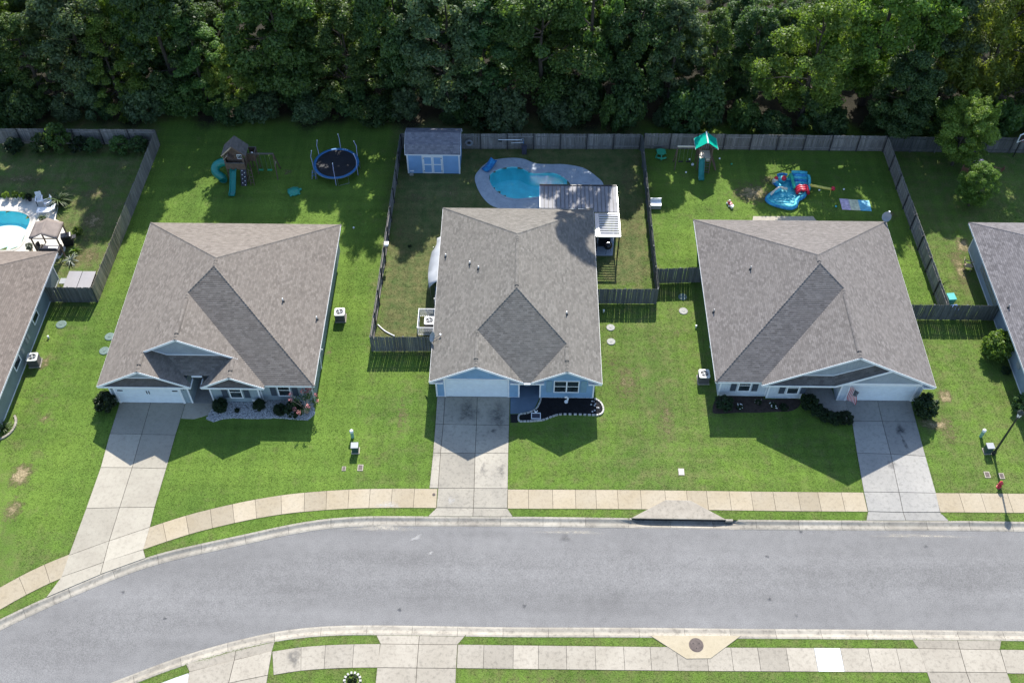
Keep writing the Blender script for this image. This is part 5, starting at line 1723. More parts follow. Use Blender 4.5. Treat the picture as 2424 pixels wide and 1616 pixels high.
# ------------------------------------------------------------------ garden shrubs
for x, y, s, ta, m, lab in (
        (-47.1, 73.5, .85, 1.0, 'leaf_shrub', 'pale speckled shrub along the far left back fence, nearest the edge'),
        (-44.4, 73.6, .9, 1.2, 'leaf_dark', 'leafy shrub with light tips along the far left back fence'),
        (-42.9, 73.9, 1.0, 1.6, 'leaf_mid', 'tallest shrub along the far left back fence'),
        (-41.1, 73.8, .8, 1.0, 'leaf_shrub', 'blackish shrub right of the tallest one at the far left back fence'),
        (-39.8, 73.7, .75, 1.1, 'leaf_dark', 'shrub with broad pale leaves at the far left back fence'),
        (-37.3, 73.8, .9, .9, 'leaf_mid', 'low spreading shrub near the far left fence corner'),
        (-35.6, 73.9, .8, 1.1, 'leaf_dark', 'last shrub in the far left fence corner')):
    shrub('loose', x, y, s * 1.45, lab, m, 'shrubs along the far left back fence', tall=ta * .85)
for x, y, s, key, ta, lab in (
        (-31.05, 44.75, 1.2, 'round', 1.05, 'round dark bush at the left corner of the tan roofed house'),
        (-22.5, 44.75, .82, 'round', 1.0, 'dark bush beside the front walk of the tan roofed house'),
        (-21.25, 44.55, .3, 'round', .8, 'tiny reddish brown bush in the white gravel'),
        (-19.6, 44.85, .68, 'round', 1.1, 'upright bush below the white vent in the white gravel'),
        (-18.0, 44.5, .7, 'round', .9, 'bush under the right window in the white gravel'),
        (-16.85, 44.35, .95, 'loose', .9, 'large dark bush left of the pink flowering shrub'),
        (30.15, 45.1, 1.3, 'round', 1.2, 'big round bush right of the garage with the striped flag'),
        (15.3, 45.5, .95, 'loose', .65, 'low shrub at the left end of the brown mulch bed'),
        (21.7, 45.6, .95, 'round', .95, 'dark hedge bush by the porch, nearest the house wall'),
        (22.2, 45.0, .85, 'round', .8, 'dark hedge bush in the curved row, second from the porch'),
        (22.75, 44.55, .8, 'round', .75, 'dark hedge bush in the middle of the curved row'),
        (23.4, 44.3, .8, 'round', .75, 'dark hedge bush in the curved row, next to last'),
        (24.15, 44.3, .85, 'round', .8, 'dark hedge bush at the driveway end of the curved row'),
        (19.8, 45.4, .55, 'low', .9, 'low sparse plant under the window beside the hedge'),
        (37.4, 49.0, .5, 'loose', .8, 'small dark bush against the right edge house'),
        (37.5, 45.6, 1.0, 'loose', 1.0, 'glossy bush under the street lamp head'),
        (-39.2, 44.3, .9, 'loose', 1.0, 'pink tipped bush at the corner of the left edge house'),
        (-9.6, 61.9, .25, 'low', .8, 'tiny dry bush by the fence of the blue house yard')):
    m = 'leaf_dark' if 'glossy' in lab else None
    shrub(key, x, y, s, lab, m, None, tall=ta)
shrub('small_tree', 37.05, 50.8, .95, 'pale green rounded small tree against the right edge house', 'leaf_bright', None, 'tree', 'small_tree')
# ================================================================== air conditioners
def make_ac():
    t = thing('air_conditioner', 'condenser', 'air conditioner')
    MB().box(-.45, .45, -.45, .45, 0, .07).build('pad', MT['curb'], t)
    MB().box(-.39, .39, -.39, .39, .07, .80).build('coil_body', MT['ac_side'], t, bevel=.03)
    for k in range(4):
        a = PI / 2 * k
        m = MB()
        for i in range(9):
            z = .14 + i * .07
            c, s = math.cos(a), math.sin(a)
            m.cbox((c * .395, s * .395, z), .014 if k % 2 == 0 else .7, .7 if k % 2 == 0 else .014, .022)
        m.build('louvre_guard', MT['ac_side'], t)['kind'] = 'stuff'
    m = MB()
    n = 28
    out, inn = [], []
    for i in range(n):
        a = 2 * PI * i / n
        q = max(abs(math.cos(a)), abs(math.sin(a)))
        out.append((.42 * math.cos(a) / q * .98, .42 * math.sin(a) / q * .98)); inn.append((.30 * math.cos(a), .30 * math.sin(a)))
    m.grid([[(x, y, .80) for x, y in out], [(x, y, .86) for x, y in out], [(x, y, .865) for x, y in inn], [(x, y, .80) for x, y in inn]], True)
    top = m.build('top_cover', MT['ac_top'], t)
    bm = bmesh.new(); bm.from_mesh(top.data); bmesh.ops.recalc_face_normals(bm, faces=bm.faces); bm.to_mesh(top.data); bm.free()
    m = MB()
    for r_ in (.08, .14, .2, .26):
        m.tube([(r_ * math.cos(a), r_ * math.sin(a), .868) for a in np.linspace(0, 2 * PI, 20, endpoint=False)], .006, 4, closed=True)
    m.build('fan_grille', MT['steel'], t)['kind'] = 'stuff'
    for k in range(4):
        a = PI / 2 * k + .3
        d, e = Vector((math.cos(a), math.sin(a), 0)), Vector((-math.sin(a), math.cos(a), 0))
        MB().poly([tuple(d * .05 - e * .03 + Vector((0, 0, .835))), tuple(d * .27 - e * .09 + Vector((0, 0, .825))), tuple(d * .27 + e * .08 + Vector((0, 0, .845))), tuple(d * .05 + e * .03 + Vector((0, 0, .84)))]).build('fan_blade', MT['grey_plastic'], t)
    MB().lathe([(.06, .81), (.06, .86), (.03, .872)], (0, 0, 0), 12).build('hub', MT['ac_top'], t)
    MB().box(-.31, .31, -.31, .31, .802, .806).build('shroud_floor', MT['black'], t)
    return t
ac = make_ac()
place(ac, (-14.55, 53.75, 0), .05); ac['label'] = 'square condenser right of the tan roofed house'; ac['group'] = 'air conditioners'
dup(ac, (-37.75, 48.85, 0), .1, 'square condenser beside the left edge house', 'air conditioners')
dup(ac, (-7.3, 52.95, 0), 0, 'square condenser inside the white lattice enclosure', 'air conditioners')
dup(ac, (14.0, 47.95, 0), 0, 'square condenser left of the pale grey house', 'air conditioners')

# white lattice enclosure
def lattice():
    t = thing('lattice_enclosure', 'white lattice enclosure round the condenser of the blue house', 'enclosure', (-8.2, 52.1, 0))
    x0, x1, y0, y1 = -8.2, -6.45, 52.1, 54.05
    for x, y in ((x0, y0), (x0, y1), (x1, y0), (x1, y1)): MB().box(x - .03, x + .03, y - .03, y + .03, 0, 1.0).build('post', MT['white_vinyl'], t)
    for p, q in (((x0, y0), (x1, y0)), ((x0, y0), (x0, y1)), ((x0, y1), (x1, y1))):
        for z in (.1, .97): MB().bar((*p, z), (*q, z), .035, .04).build('rail', MT['white_vinyl'], t)
        m = MB(); d = Vector((q[0] - p[0], q[1] - p[1], 0)); L_ = d.length; d.normalize()
        k = -1.0
        while k < L_:
            for sg in (0, 1):
                u0, u1, z0, z1 = (k, k + .85, .12, .95) if sg else (k + .85, k, .12, .95)
                a, b = max(0, min(u0, u1)), min(L_, max(u0, u1))
                if b - a > .05:
                    za = z0 + (z1 - z0) * ((a - u0) / (u1 - u0)); zb = z0 + (z1 - z0) * ((b - u0) / (u1 - u0))
                    m.bar((p[0] + d.x * a, p[1] + d.y * a, za), (p[0] + d.x * b, p[1] + d.y * b, zb), .012, .035)
            k += .16
        m.build('lattice_panel', MT['white_vinyl'], t)['kind'] = 'stuff'
lattice()

# ================================================================== pools
def pool(name, label, ring, deck, shell, water, deckmat, depth, loc, shelf=None):
    t = thing(name, label, 'swimming pool', (loc[0], loc[1], 0))
    n = len(ring)
    m = MB()
    lo = inset(ring, .25)
    m.grid([[(x, y, .04) for x, y in ring], [(x, y, -.35) for x, y in ring], [(x, y, -depth) for x, y in lo]], True)
    m.poly([(x, y, -depth) for x, y in lo])
    o = m.build('pool_shell', shell, t)
    bm = bmesh.new(); bm.from_mesh(o.data); bmesh.ops.recalc_face_normals(bm, faces=bm.faces); bm.to_mesh(o.data); bm.free()
    if o.data.polygons[-1].normal.z < 0: o.data.flip_normals()
    MB().poly([(x, y, -.10) for x, y in inset(ring, -.01)]).build('water', water, t)
    for p in t.children[-1].data.polygons:
        if p.normal.z < 0: p.flip()
    # coping
    cw = inset(ring, -.22)
    m = MB(); m.grid([[(x, y, .02) for x, y in inset(ring, .015)], [(x, y, .075) for x, y in inset(ring, .012)], [(x, y, .075) for x, y in cw], [(x, y, .02) for x, y in cw]], True)
    o = m.build('coping', deckmat, t)
    bm = bmesh.new(); bm.from_mesh(o.data); bmesh.ops.recalc_face_normals(bm, faces=bm.faces); bm.to_mesh(o.data); bm.free()
    # deck with the pool cut out
    from mathutils.geometry import tessellate_polygon
    hole = inset(ring, -.20)
    A = [Vector((x, y, .05)) for x, y in deck]; Bh = [Vector((x, y, .05)) for x, y in reversed(hole)]
    tri = tessellate_polygon([A, Bh])
    pts = A + Bh
    me = bpy.data.meshes.new('pool_deck')
    me.from_pydata([tuple(p - Vector((loc[0], loc[1], 0))) for p in pts] + [tuple(p - Vector((loc[0], loc[1], .08))) for p in A], [], [tuple(q) for q in tri] + [(i, (i + 1) % len(A), len(pts) + (i + 1) % len(A), len(pts) + i) for i in range(len(A))])
    me.materials.append(deckmat)
    for p in me.polygons:
        if abs(p.normal.z) > .5 and p.normal.z < 0: p.flip()
    dk = bpy.data.objects.new('pool_deck', me); COL.objects.link(dk); dk.parent = t
    return t
pc = pool('swimming_pool', 'kidney shaped blue pool with grey deck behind the blue house', POOL_C, DECK_C, MT['pool_tile'], MT['water_b'], MT['deck_grey'], 1.35, (-0.21, 69.69))
pa = pool('swimming_pool', 'bright cyan pool with pale round shelf at the left edge', POOL_A, DECK_A, MT['pool_cyan'], MT['water_c'], MT['deck_cream'], 1.2, (-44.64, 63.79))
# pale tanning shelf in the left pool
sh = smooth_closed([(-46.55, 63.36), (-45.92, 63.87), (-45.02, 64.17), (-43.99, 64.10), (-43.33, 63.77), (-43.01, 63.52), (-43.03, 63.07), (-42.93, 62.18), (-43.33, 61.25), (-44.59, 61.01), (-45.71, 61.43)], 5)
MB().prism([(x, y) for x, y in inset(sh, .05)], -1.19, -.16).build('tanning_shelf', MT['pool_pale'], pa)
x, y = (-43.08, 61.19)
tag(MB().tube([(x - .2, y + .25, -.08), (x, y + .05, -.06), (x + .12, y, -.06)], .04, 6).build('pool_hose', MT['black']), 'thin dark hose lying in the shallow end of the cyan pool', 'hose')
# robot cleaner / blue float at the kidney pool edge
t = thing('pool_lounger', 'blue sling lounge float on the deck at the kidney pool edge', 'pool float')
m = MB(); rows = []
for k, (yy, zz) in enumerate(((-.75, .08), (-.45, .06), (-.1, .10), (.25, .28), (.6, .5))):
    rows.append([(-.3, yy, zz + .05), (-.12, yy, zz), (.12, yy, zz), (.3, yy, zz + .05)])
m.grid(rows); m.grid([[(p[0], p[1], p[2] - .06) for p in reversed(r_)] for r_ in rows])
m.build('sling', MT['inf_blue'], t, smooth=True)
for s in (-1, 1): MB().tube([(s * .32, r_[0][1], r_[0][2] + .02) for r_ in rows], .06, 8).build('side_tube', MT['pad_blue'], t)
place(t, (*(-3.02, 72.01), .08), -.65)

# ================================================================== shed
def shed():
    x0, x1, y0, y1 = -10.45, -5.7, 71.12, 74.15
    t = thing('shed', 'blue garden shed with curved dark roof and white double doors', 'shed', ((x0 + x1) / 2, y0, 0))
    MB().box(x0, x1, y0, y1, .05, 2.38).build('wall', MT['shed_blue'], t)
    for xx in (x0, x1):
        MB().poly([(xx + (.001 if xx > -8 else -.001), y, z) for y, z in ((y0, 2.38), (y1, 2.38), (y1 - .3, 3.05), ((y0 + y1) / 2, 3.5), (y0 + .3, 3.05))]).build('gable_wall', MT['shed_blue'], t)
    siding(t, MT['shed_blue'], (x0, y0), (x1, y0), [(0, .08), (x1 - x0, .08), (x1 - x0, 2.34), (0, 2.34)], (0, -1), 'v', .203)
    for xx in (x0 + .05, x1 - .05): MB().box(xx - .06, xx + .06, y0 - .04, y0 + .03, .05, 2.36).build('corner_trim', MT['white'], t)
    # roof: gambrel with shingle courses
    a0, a1 = x0 - .12, x1 + .12
    ym = (y0 + y1) / 2
    segs = [(y0 - .12, 2.36, y0 + .38, 3.08), (y0 + .38, 3.08, ym, 3.56), (y1 + .12, 2.36, y1 - .38, 3.08), (y1 - .38, 3.08, ym, 3.56)]
    for ya, za, yb, zb in segs:
        s_ = (zb - za) / (yb - ya)
        m = MB(); courses(m, [(a0, min(ya, yb)), (a1, min(ya, yb)), (a1, max(ya, yb)), (a0, max(ya, yb))], (za - s_ * ya, 0, s_), .14, .012)
        m.build('roof_slope', MT['shed_roof'], t)['kind'] = 'stuff'
    for xx in (a0, a1):
        for ya, za, yb, zb in segs: MB().bar((xx, ya, za - .04), (xx, yb, zb - .04), .03, .08).build('rake_board', MT['white'], t)
    MB().box(a0, a1, y0 - .13, y0 - .10, 2.26, 2.36).build('fascia', MT['white'], t)
    for k, (a, b) in enumerate(((-9.0, -8.16), (-8.14, -7.3))):
        d = MB().box(a, b, y0 - .05, y0 - .022, .13, 2.1).build('door', MT['shed_blue'], t)
        m = MB()
        for (p, q, z0, z1) in ((a, a + .1, .13, 2.1), (b - .1, b, .13, 2.1), (a + .1, b - .1, .13, .23), (a + .1, b - .1, 2.0, 2.1), (a + .1, b - .1, 1.1, 1.2)):
            MB().box(p, q, y0 - .075, y0 - .052, z0, z1).build('door_trim', MT['white'], d)
        for z in (.35, 1.85): MB().box(a + .01 if k == 0 else b - .09, a + .09 if k == 0 else b - .01, y0 - .09, y0 - .076, z, z + .08).build('hinge', MT['black'], d)
    for p, q in ((-9.1, -9.02), (-7.28, -7.2)): MB().box(p, q, y0 - .05, y0 - .022, .1, 2.18).build('door_trim', MT['white'], t)
    MB().box(-9.02, -7.28, y0 - .05, y0 - .024, 2.11, 2.18).build('door_trim', MT['white'], t)
    MB().box(-10.25, -9.9, y0 - .04, y0 - .022, .28, .42).build('wall_vent', MT['white'], t)
    MB().box(-10.3, -9.95, y0 - .3, y0 - .02, 0, .12).build('step', MT['walk_s'], t)
shed()

# pool poles on the back fence, coiled hose, crate
t = thing('pool_pole', 'long pale pool pole hung across the back fence', 'pool pole')
MB().tube([(0, 0, 0), (2.2, -.02, .03)], .035, 8).build('handle', MT['white_vinyl'], t)
MB().tube([(2.2 + .16 * math.cos(a), -.03, .03 + .16 * math.sin(a)) for a in np.linspace(0, 2 * PI, 14, endpoint=False)], .025, 6, closed=True).build('net_frame', MT['steel'], t)
MB().box(.0, .35, -.05, .02, -.2, -.06).build('bracket', MT['black'], t)
place(t, (-2.3, 74.38, 1.3))
t = thing('pool_brush', 'short pool brush pole leaning under the long pole on the back fence', 'pool brush')
MB().tube([(0, 0, 0), (1.1, -.02, .1)], .025, 8).build('handle', MT['white_vinyl'], t); MB().box(1.1, 1.16, -.06, .02, -.05, .3).build('brush_head', MT['pad_blue'], t)
place(t, (-1.1, 74.36, .95))
t = thing('utility_bin', 'dark blue bin standing against the back fence below the pole', 'bin')
MB().prism([(-.22, -.2), (.22, -.2), (.22, .2), (-.22, .2)], 0, .75).build('bin_body', MT['cushion'], t, bevel=.02); MB().box(-.24, .24, -.22, .22, .752, .8).build('lid', MT['cushion'], t)
place(t, (.1, 74.05, 0))
t = thing('hose_reel', 'round coiled hose hanging on the fence beside the shed', 'hose reel')
for r_ in (.22, .28, .34): MB().tube([(r_ * math.cos(a), 0, r_ * math.sin(a)) for a in np.linspace(0, 2 * PI, 18, endpoint=False)], .028, 6, closed=True).build('hose_coil', MT['grey_plastic'], t)
MB().tube([(0, .1, 0), (0, -.03, 0)], .08, 8).build('hub', MT['black'], t)
place(t, (-5.0, 74.25, 1.0))

# ================================================================== pergolas behind the blue house
def pergola():
    t = thing('metal_pergola', 'dark ribbed metal patio roof behind the blue house', 'patio roof', (4.7, 65.2, 0))
    zt = 2.78
    def zr(y): return 2.66 + (y - 63.5) * .035
    for (xa, xb, ya, yb) in ((1.5, 6.03, 63.95, 66.62), (6.03, 8.05, 63.55, 66.62)):
        n = int(round((xb - xa) / .34))
        for k in range(n):
            a, b = xa + (xb - xa) * k / n, xa + (xb - xa) * (k + 1) / n
            m = MB(); m.obox((a + .004, ya, zr(ya)), (b - a - .008, 0, 0), (0, yb - ya, zr(yb) - zr(ya)), (0, 0, .03)); m.build('roof_pan', MT['pergola_roof'], t)
            m = MB(); m.obox((b - .02, ya, zr(ya) + .031), (.04, 0, 0), (0, yb - ya, zr(yb) - zr(ya)), (0, 0, .05)); m.build('seam', MT['ac_side'], t)
    MB().box(1.45, 8.1, 66.63, 66.73, 2.6, 2.86).build('gutter', MT['black'], t)
    MB().box(1.44, 1.497, 63.95, 66.62, 2.58, 2.80).build('edge_beam', MT['white'], t); MB().box(8.055, 8.11, 63.5, 66.62, 2.58, 2.80).build('edge_beam', MT['louver'], t)
    for x, y in ((1.6, 66.5), (4.8, 66.5), (7.98, 66.5), (7.98, 63.6)): MB().box(x - .06, x + .06, y - .06, y + .06, 0, 2.62).build('post', MT['black'], t)
    t = thing('louvered_pergola', 'louvered pergola with pale slats at the right side of the blue house', 'pergola', (7.1, 60.9, 0))
    x0, x1, y0, y1 = 6.08, 8.15, 60.72, 63.45
    z = 2.5
    MB().box(x0, x0 + .34, y0, y1, z, z + .16).build('beam', MT['louver'], t); MB().box(x1 - .08, x1, y0, y1, z, z + .16).build('beam', MT['louver'], t)
    MB().box(x0 + .341, x1 - .081, y0, y0 + .09, z, z + .158).build('beam', MT['louver'], t); MB().box(x0 + .341, x1 - .081, y1 - .09, y1, z, z + .158).build('beam', MT['louver'], t)
    n = 9
    sl = MB(); sl.obox((0, -.085, 0), (x1 - x0 - .44, 0, 0), (0, .15, .03), (0, -.006, .02)); me = sl.mesh('slat'); me.materials.append(MT['louver'])
    for k in range(n):
        relink('slat', me, t, (x0 + .35 - t.location.x, y0 + .25 + (y1 - y0 - .5) * k / (n - 1) - t.location.y, z + .1))
    for x, y in ((x0 + .08, y0 + .1), (x1 - .1, y0 + .1), (x1 - .1, y1 - .15)): MB().box(x - .05, x + .05, y - .05, y + .05, 0, z).build('post', MT['black'], t)
pergola()
o = MB().prism([(6.25, 61.02), (7.68, 61.04), (8.00, 63.75), (6.48, 63.72)], -.03, .05).build('patio', MT['deck_grey']); tag(o, None, None, None, 'structure')
t = thing('kettle_grill', 'round black kettle grill on the small patio by the louvered pergola', 'grill')
MB().lathe([(.05, .45), (.3, .55), (.38, .75), (.38, .8)], (0, 0, 0), 20).build('bowl', MT['black_gloss'], t, True)
MB().lathe([(.38, .80), (.36, .92), (.22, 1.05), (.03, 1.09)], (0, 0, 0), 20).build('lid', MT['black_gloss'], t, True)
for k in range(3): MB().tube([(.15 * math.cos(k * 2.1), .15 * math.sin(k * 2.1), .5), (.32 * math.cos(k * 2.1), .32 * math.sin(k * 2.1), 0)], .015, 6).build('leg', MT['black'], t)
MB().box(-.08, .08, -.02, .02, 1.1, 1.13).build('handle', MT['steel'], t)
place(t, (7.25, 61.45, .05))
t = thing('grill_cart', 'dark grill cart with lid between the house wall and the kettle grill', 'grill')
MB().box(-.5, .5, -.28, .28, .1, .85).build('cabinet', MT['black'], t); MB().box(-.42, .42, -.26, .26, .86, 1.12).build('lid', MT['black_gloss'], t, bevel=.06); MB().box(-.85, -.51, -.25, .25, .82, .86).build('side_shelf', MT['steel'], t)
place(t, (7.0, 62.3, .05), .05)
t = thing('trash_can', 'black bin against the blue house wall on the small patio', 'bin')
MB().lathe([(.2, 0), (.25, .7)], (0, 0, 0), 14).build('bin_body', MT['black'], t); MB().lathe([(.27, .705), (.25, .75), (.05, .8)], (0, 0, 0), 14).build('lid', MT['black'], t)
place(t, (6.15, 61.6, .05))

# ================================================================== grey tarp lean-to at the blue house
def tarp():
    t = thing('tarp_shelter', 'grey tarp draped over poles at the left wall of the blue house', 'tarp', (-7.0, 58, 0))
    rows = []
    ys = np.linspace(55.9, 61.0, 15)
    for y in ys:
        k = (y - 55.9) / 5.1
        out = -7.48 - .18 * math.sin(min(1, k * 1.25) * PI) if k < .8 else -7.48 + (k - .8) * 3.2
        zo = 1.45 + .25 * math.sin(k * 9) * (1 if k < .4 else .2)
        w = .06 * math.sin(y * 7)
        rows.append([(-6.42, y, 2.3 + .03 * math.sin(y * 3)), (-6.75, y + w, 2.2 + .04 * math.sin(y * 5)), (-7.1, y - w * .5, 1.95 + w * .6), (out, y, zo), (out - .02, y + .02, zo - .35)])
    m = MB().grid(rows)
    o = m.build('tarp_sheet', MT['tarp_grey'], t, smooth=True)
    s = o.modifiers.new('thick', 'SOLIDIFY'); s.thickness = .01
    for y in (56.1, 58.7, 60.5): MB().tube([(-7.42, y, 0), (-7.42, y, 1.4)], .02, 6).build('pole', MT['steel'], t)
    t = thing('storage_shelf', 'rack of stored blue grey things under the end of the tarp', 'rack')
    for z in (.1, .6, 1.1): MB().box(-.25, .25, -.7, .7, z, z + .03).build('shelf', MT['steel'], t)
    for x in (-.24, .24):
        for y in (-.69, .69): MB().box(x - .02, x + .02, y - .02, y + .02, 0, 1.5).build('leg', MT['steel'], t)
    for k, y in enumerate((-.45, .0, .42)): MB().box(-.2, .2, y - .17, y + .17, 1.135, 1.45).build('storage_box', MT[('cushion', 'grey_plastic', 'pad_blue')[k]], t)
    place(t, (-6.75, 55.4, 0))
tarp()

# ================================================================== satellite dishes
def make_dish():
    t = thing('satellite_dish', 'dish', 'satellite dish')
    prof = [(.02, .0), (.15, .02), (.3, .075), (.37, .12), (.375, .115), (.3, .06), (.15, .0), (.01, -.02)]
    o = MB().lathe(prof, (0, 0, 0), 22).build('reflector', MT['grey_plastic'], t, True)
    o.rotation_euler = (rad(-62), 0, 0); o.location = (0, 0, .62); o.scale = (1, 1.15, 1)
    MB().tube([(0, .02, 0), (0, .05, .45), (0, .06, .6)], .03, 8).build('mast', MT['steel'], t)
    MB().tube([(0, .05, .35), (0, -.3, .55), (0, -.52, .72)], .02, 6).build('feed_arm', MT['steel'], t)
    MB().box(-.07, .07, -.6, -.5, .68, .78).build('receiver', MT['white'], t)
    return t
d = make_dish(); place(d, (-6.62, 49.35, 2.55), 1.9); d['label'] = 'satellite dish on the left roof edge of the blue house'; d['group'] = 'satellite dishes'
dup(d, (30.35, 62.75, 2.62), 2.6, 'satellite dish on the rear right roof corner of the pale grey house', 'satellite dishes', 1.0)

# ================================================================== wooden playset
def playset_left():
    t = thing('wooden_playset', 'brown wooden playset with gabled clubhouse, green slides and climbing wall', 'playset', (-25.6, 70.3, 0))
    W = MT['wood']
    x0, x1, y0, y1 = -26.5, -24.75, 69.8, 71.3
    for x in (x0 + .06, x1 - .06):
        for y in (y0 + .06, y1 - .06): MB().box(x - .06, x + .06, y - .06, y + .06, 0, 3.0).build('post', W, t)
    m = MB(); me = MB().box(x0, x1, 0, .13, 0, .04).mesh('deck_board', (0, 0, 0)); me.materials.append(W)
    for k in range(11): relink('deck_board', me, t, (-t.location.x, y0 + k * .137 - t.location.y, 1.45))
    # porch in front of the clubhouse
    MB().box(x0, x1, y0 - .02, y0, 1.5, 2.2).build('porch_panel', W, t); MB().box(x0 - .03, x1 + .03, y0 - .06, y0 + .03, 2.2, 2.26).build('hand_rail', MT['wood_grey'], t)
    yb = y0 + .45
    front = MB().box(x0 + .12, x1 - .12, yb, yb + .03, 1.5, 2.95).build('clubhouse_wall', W, t)
    MB().poly([(x0 + .1, yb + .01, 2.95), (x1 - .1, yb + .01, 2.95), ((x0 + x1) / 2, yb + .01, 3.75)]).build('gable_wall', W, t)
    MB().box(x0, x0 + .03, yb + .031, y1, 1.5, 2.95).build('clubhouse_wall', W, t); MB().box(x1 - .03, x1, yb + .031, y1, 1.5, 2.95).build('clubhouse_wall', W, t)
    xm = (x0 + x1) / 2
    # roof boards
    for s in (-1, 1):
        n = 8
        for k in range(n):
            f0, f1 = k / n, (k + 1) / n
            a = Vector((xm, 0, 3.9)); b = Vector((xm + s * 1.08, 0, 2.86))
            p, q = a + (b - a) * f0, a + (b - a) * f1
            m = MB(); up = Vector((s * .7, 0, .72)) * .022
            m.obox((p.x, yb - .3, p.z), q - p, (0, y1 - yb + .5, 0), up + Vector((0, 0, .004 * (k % 2)))); m.build('roof_board', MT['wood_grey'], t)
        MB().bar((xm, yb - .31, 3.9), (xm + s * 1.08, yb - .31, 2.86), .03, .11).build('barge_board', MT['wood_pale'] if s < 0 else W, t)
    # dormer over the slide entry
    dxm = x0 + .38
    for s in (-1, 1):
        m = MB(); m.obox((dxm, y0 - .05, 3.0), (s * .42, 0, -.4), (0, .55, 0), (s * .02, 0, .02)); m.build('dormer_board', MT['wood_pale'] if s < 0 else W, t)
    wf = MB().box(xm + .22, xm + .66, yb - .05, yb - .002, 2.35, 2.85).build('window', MT['white_vinyl'], t)
    for k in range(3): MB().box(xm + .27 + k * .12, xm + .36 + k * .12, yb - .06, yb - .05, 2.42, 2.78).build('pane', MT['glass'], wf)
    # straight slide
    G = MT['slide_green']
    p = [(-25.85, 69.75, 1.5), (-25.85, 69.45, 1.42), (-25.87, 68.9, .9), (-25.9, 68.3, .35), (-25.92, 67.95, .2), (-25.92, 67.75, .2)]
    p = smooth_open(p, 4)
    rows = []
    for q in p:
        rows.append([(q[0] - .27, q[1], q[2] + .16), (q[0] - .22, q[1], q[2] + .16), (q[0] - .19, q[1], q[2]), (q[0] + .19, q[1], q[2]), (q[0] + .22, q[1], q[2] + .16), (q[0] + .27, q[1], q[2] + .16), (q[0] + .27, q[1], q[2] - .03), (q[0] - .27, q[1], q[2] - .03)])
    m = MB().grid(rows, True); m.poly(rows[-1]); m.poly(list(reversed(rows[0]))); m.build('slide', G, t)
    # tube slide, curling forward on the left
    pt = smooth_open([(-26.4, 70.3, 1.95), (-27.0, 70.32, 1.8), (-27.45, 70.22, 1.55), (-27.6, 70.0, 1.25), (-27.45, 69.8, .95), (-27.15, 69.75, .68), (-27.02, 69.7, .48), (-27.0, 69.5, .42)], 4)
    m = MB().tube(pt, .38, 14, cap=False); m.build('tube_slide', G, t, True).modifiers.new('thick', 'SOLIDIFY').thickness = .02
    # climbing wall
    a, b = Vector((-25.0, 69.78, 1.5)), Vector((-25.1, 69.25, .02))
    m = MB(); m.obox(a - Vector((.26, 0, 0)), (.52, 0, 0), b - a, (0, -.03, .012)); m.build('climbing_wall', MT['cushion'], t)
    for k in range(8):
        f = (k + .5) / 8; c = a + (b - a) * f
        MB().ball((c.x + (.12 if k % 2 else -.1), c.y - .05, c.z + .02), .05, 8).build('hand_hold', MT['white'], t)
    # ladder on the right
    for x in (-24.6, -24.3):
        MB().bar((x, 69.9, 1.5), (x + .1, 69.35, 0), .05, .08).build('ladder_rail', W, t)
    for k in range(5): MB().box(-24.6 + k * .02, -24.25 + k * .02, 69.86 - k * .11, 69.92 - k * .11, 1.25 - k * .26, 1.29 - k * .26).build('rung', W, t)
    # crow's nest
    nx0, nx1, ny0, ny1 = -24.7, -24.05, 70.9, 71.8
    MB().box(nx0, nx1, ny0, ny1, 1.5, 1.56).build('nest_floor', W, t)
    for x in (nx0, nx1):
        for y in (ny0, ny1): MB().box(x - .04, x + .04, y - .04, y + .04, 0, 2.4).build('post', W, t)
    for (p, q) in (((nx0, ny0), (nx1, ny0)), ((nx1, ny0), (nx1, ny1)), ((nx0, ny1), (nx1, ny1))):
        MB().bar((*p, 2.38), (*q, 2.38), .05, .06).build('hand_rail', MT['wood_grey'], t)
        n = 5
        for k in range(n):
            c = Vector((*p, 0)).lerp(Vector((*q, 0)), (k + .5) / n); MB().cbox((c.x, c.y, 1.95), .1, .1, .78).build('baluster', W, t)
    MB().tube([(-24.3, 71.0, 2.45), (-24.15, 70.85, 2.55)], .05, 8).build('telescope', MT['white'], t)
    # swing beam and A-frame
    MB().bar((-24.05, 70.85, 2.42), (-22.3, 70.85, 2.42), .09, .14).build('swing_beam', MT['wood_grey'], t)
    for y in (70.15, 71.65): MB().bar((-22.35, 70.85, 2.42), (-22.2, y, 0), .09, .09).build('a_frame_leg', W, t)
    MB().bar((-22.32, 70.5, 1.25), (-22.32, 71.2, 1.25), .05, .08).build('brace', MT['wood_pale'], t)
    for sx in (-23.75, -22.95):
        s = MB().box(sx - .22, sx + .22, 70.75, 70.95, .5, .54).build('swing_seat', MT['green_plastic'], t)
        for q in (-.2, .2): MB().tube([(sx + q, 70.85, 2.36), (sx + q, 70.85, .54)], .012, 5).build('chain', MT['steel'], s)
    return t
playset_left()

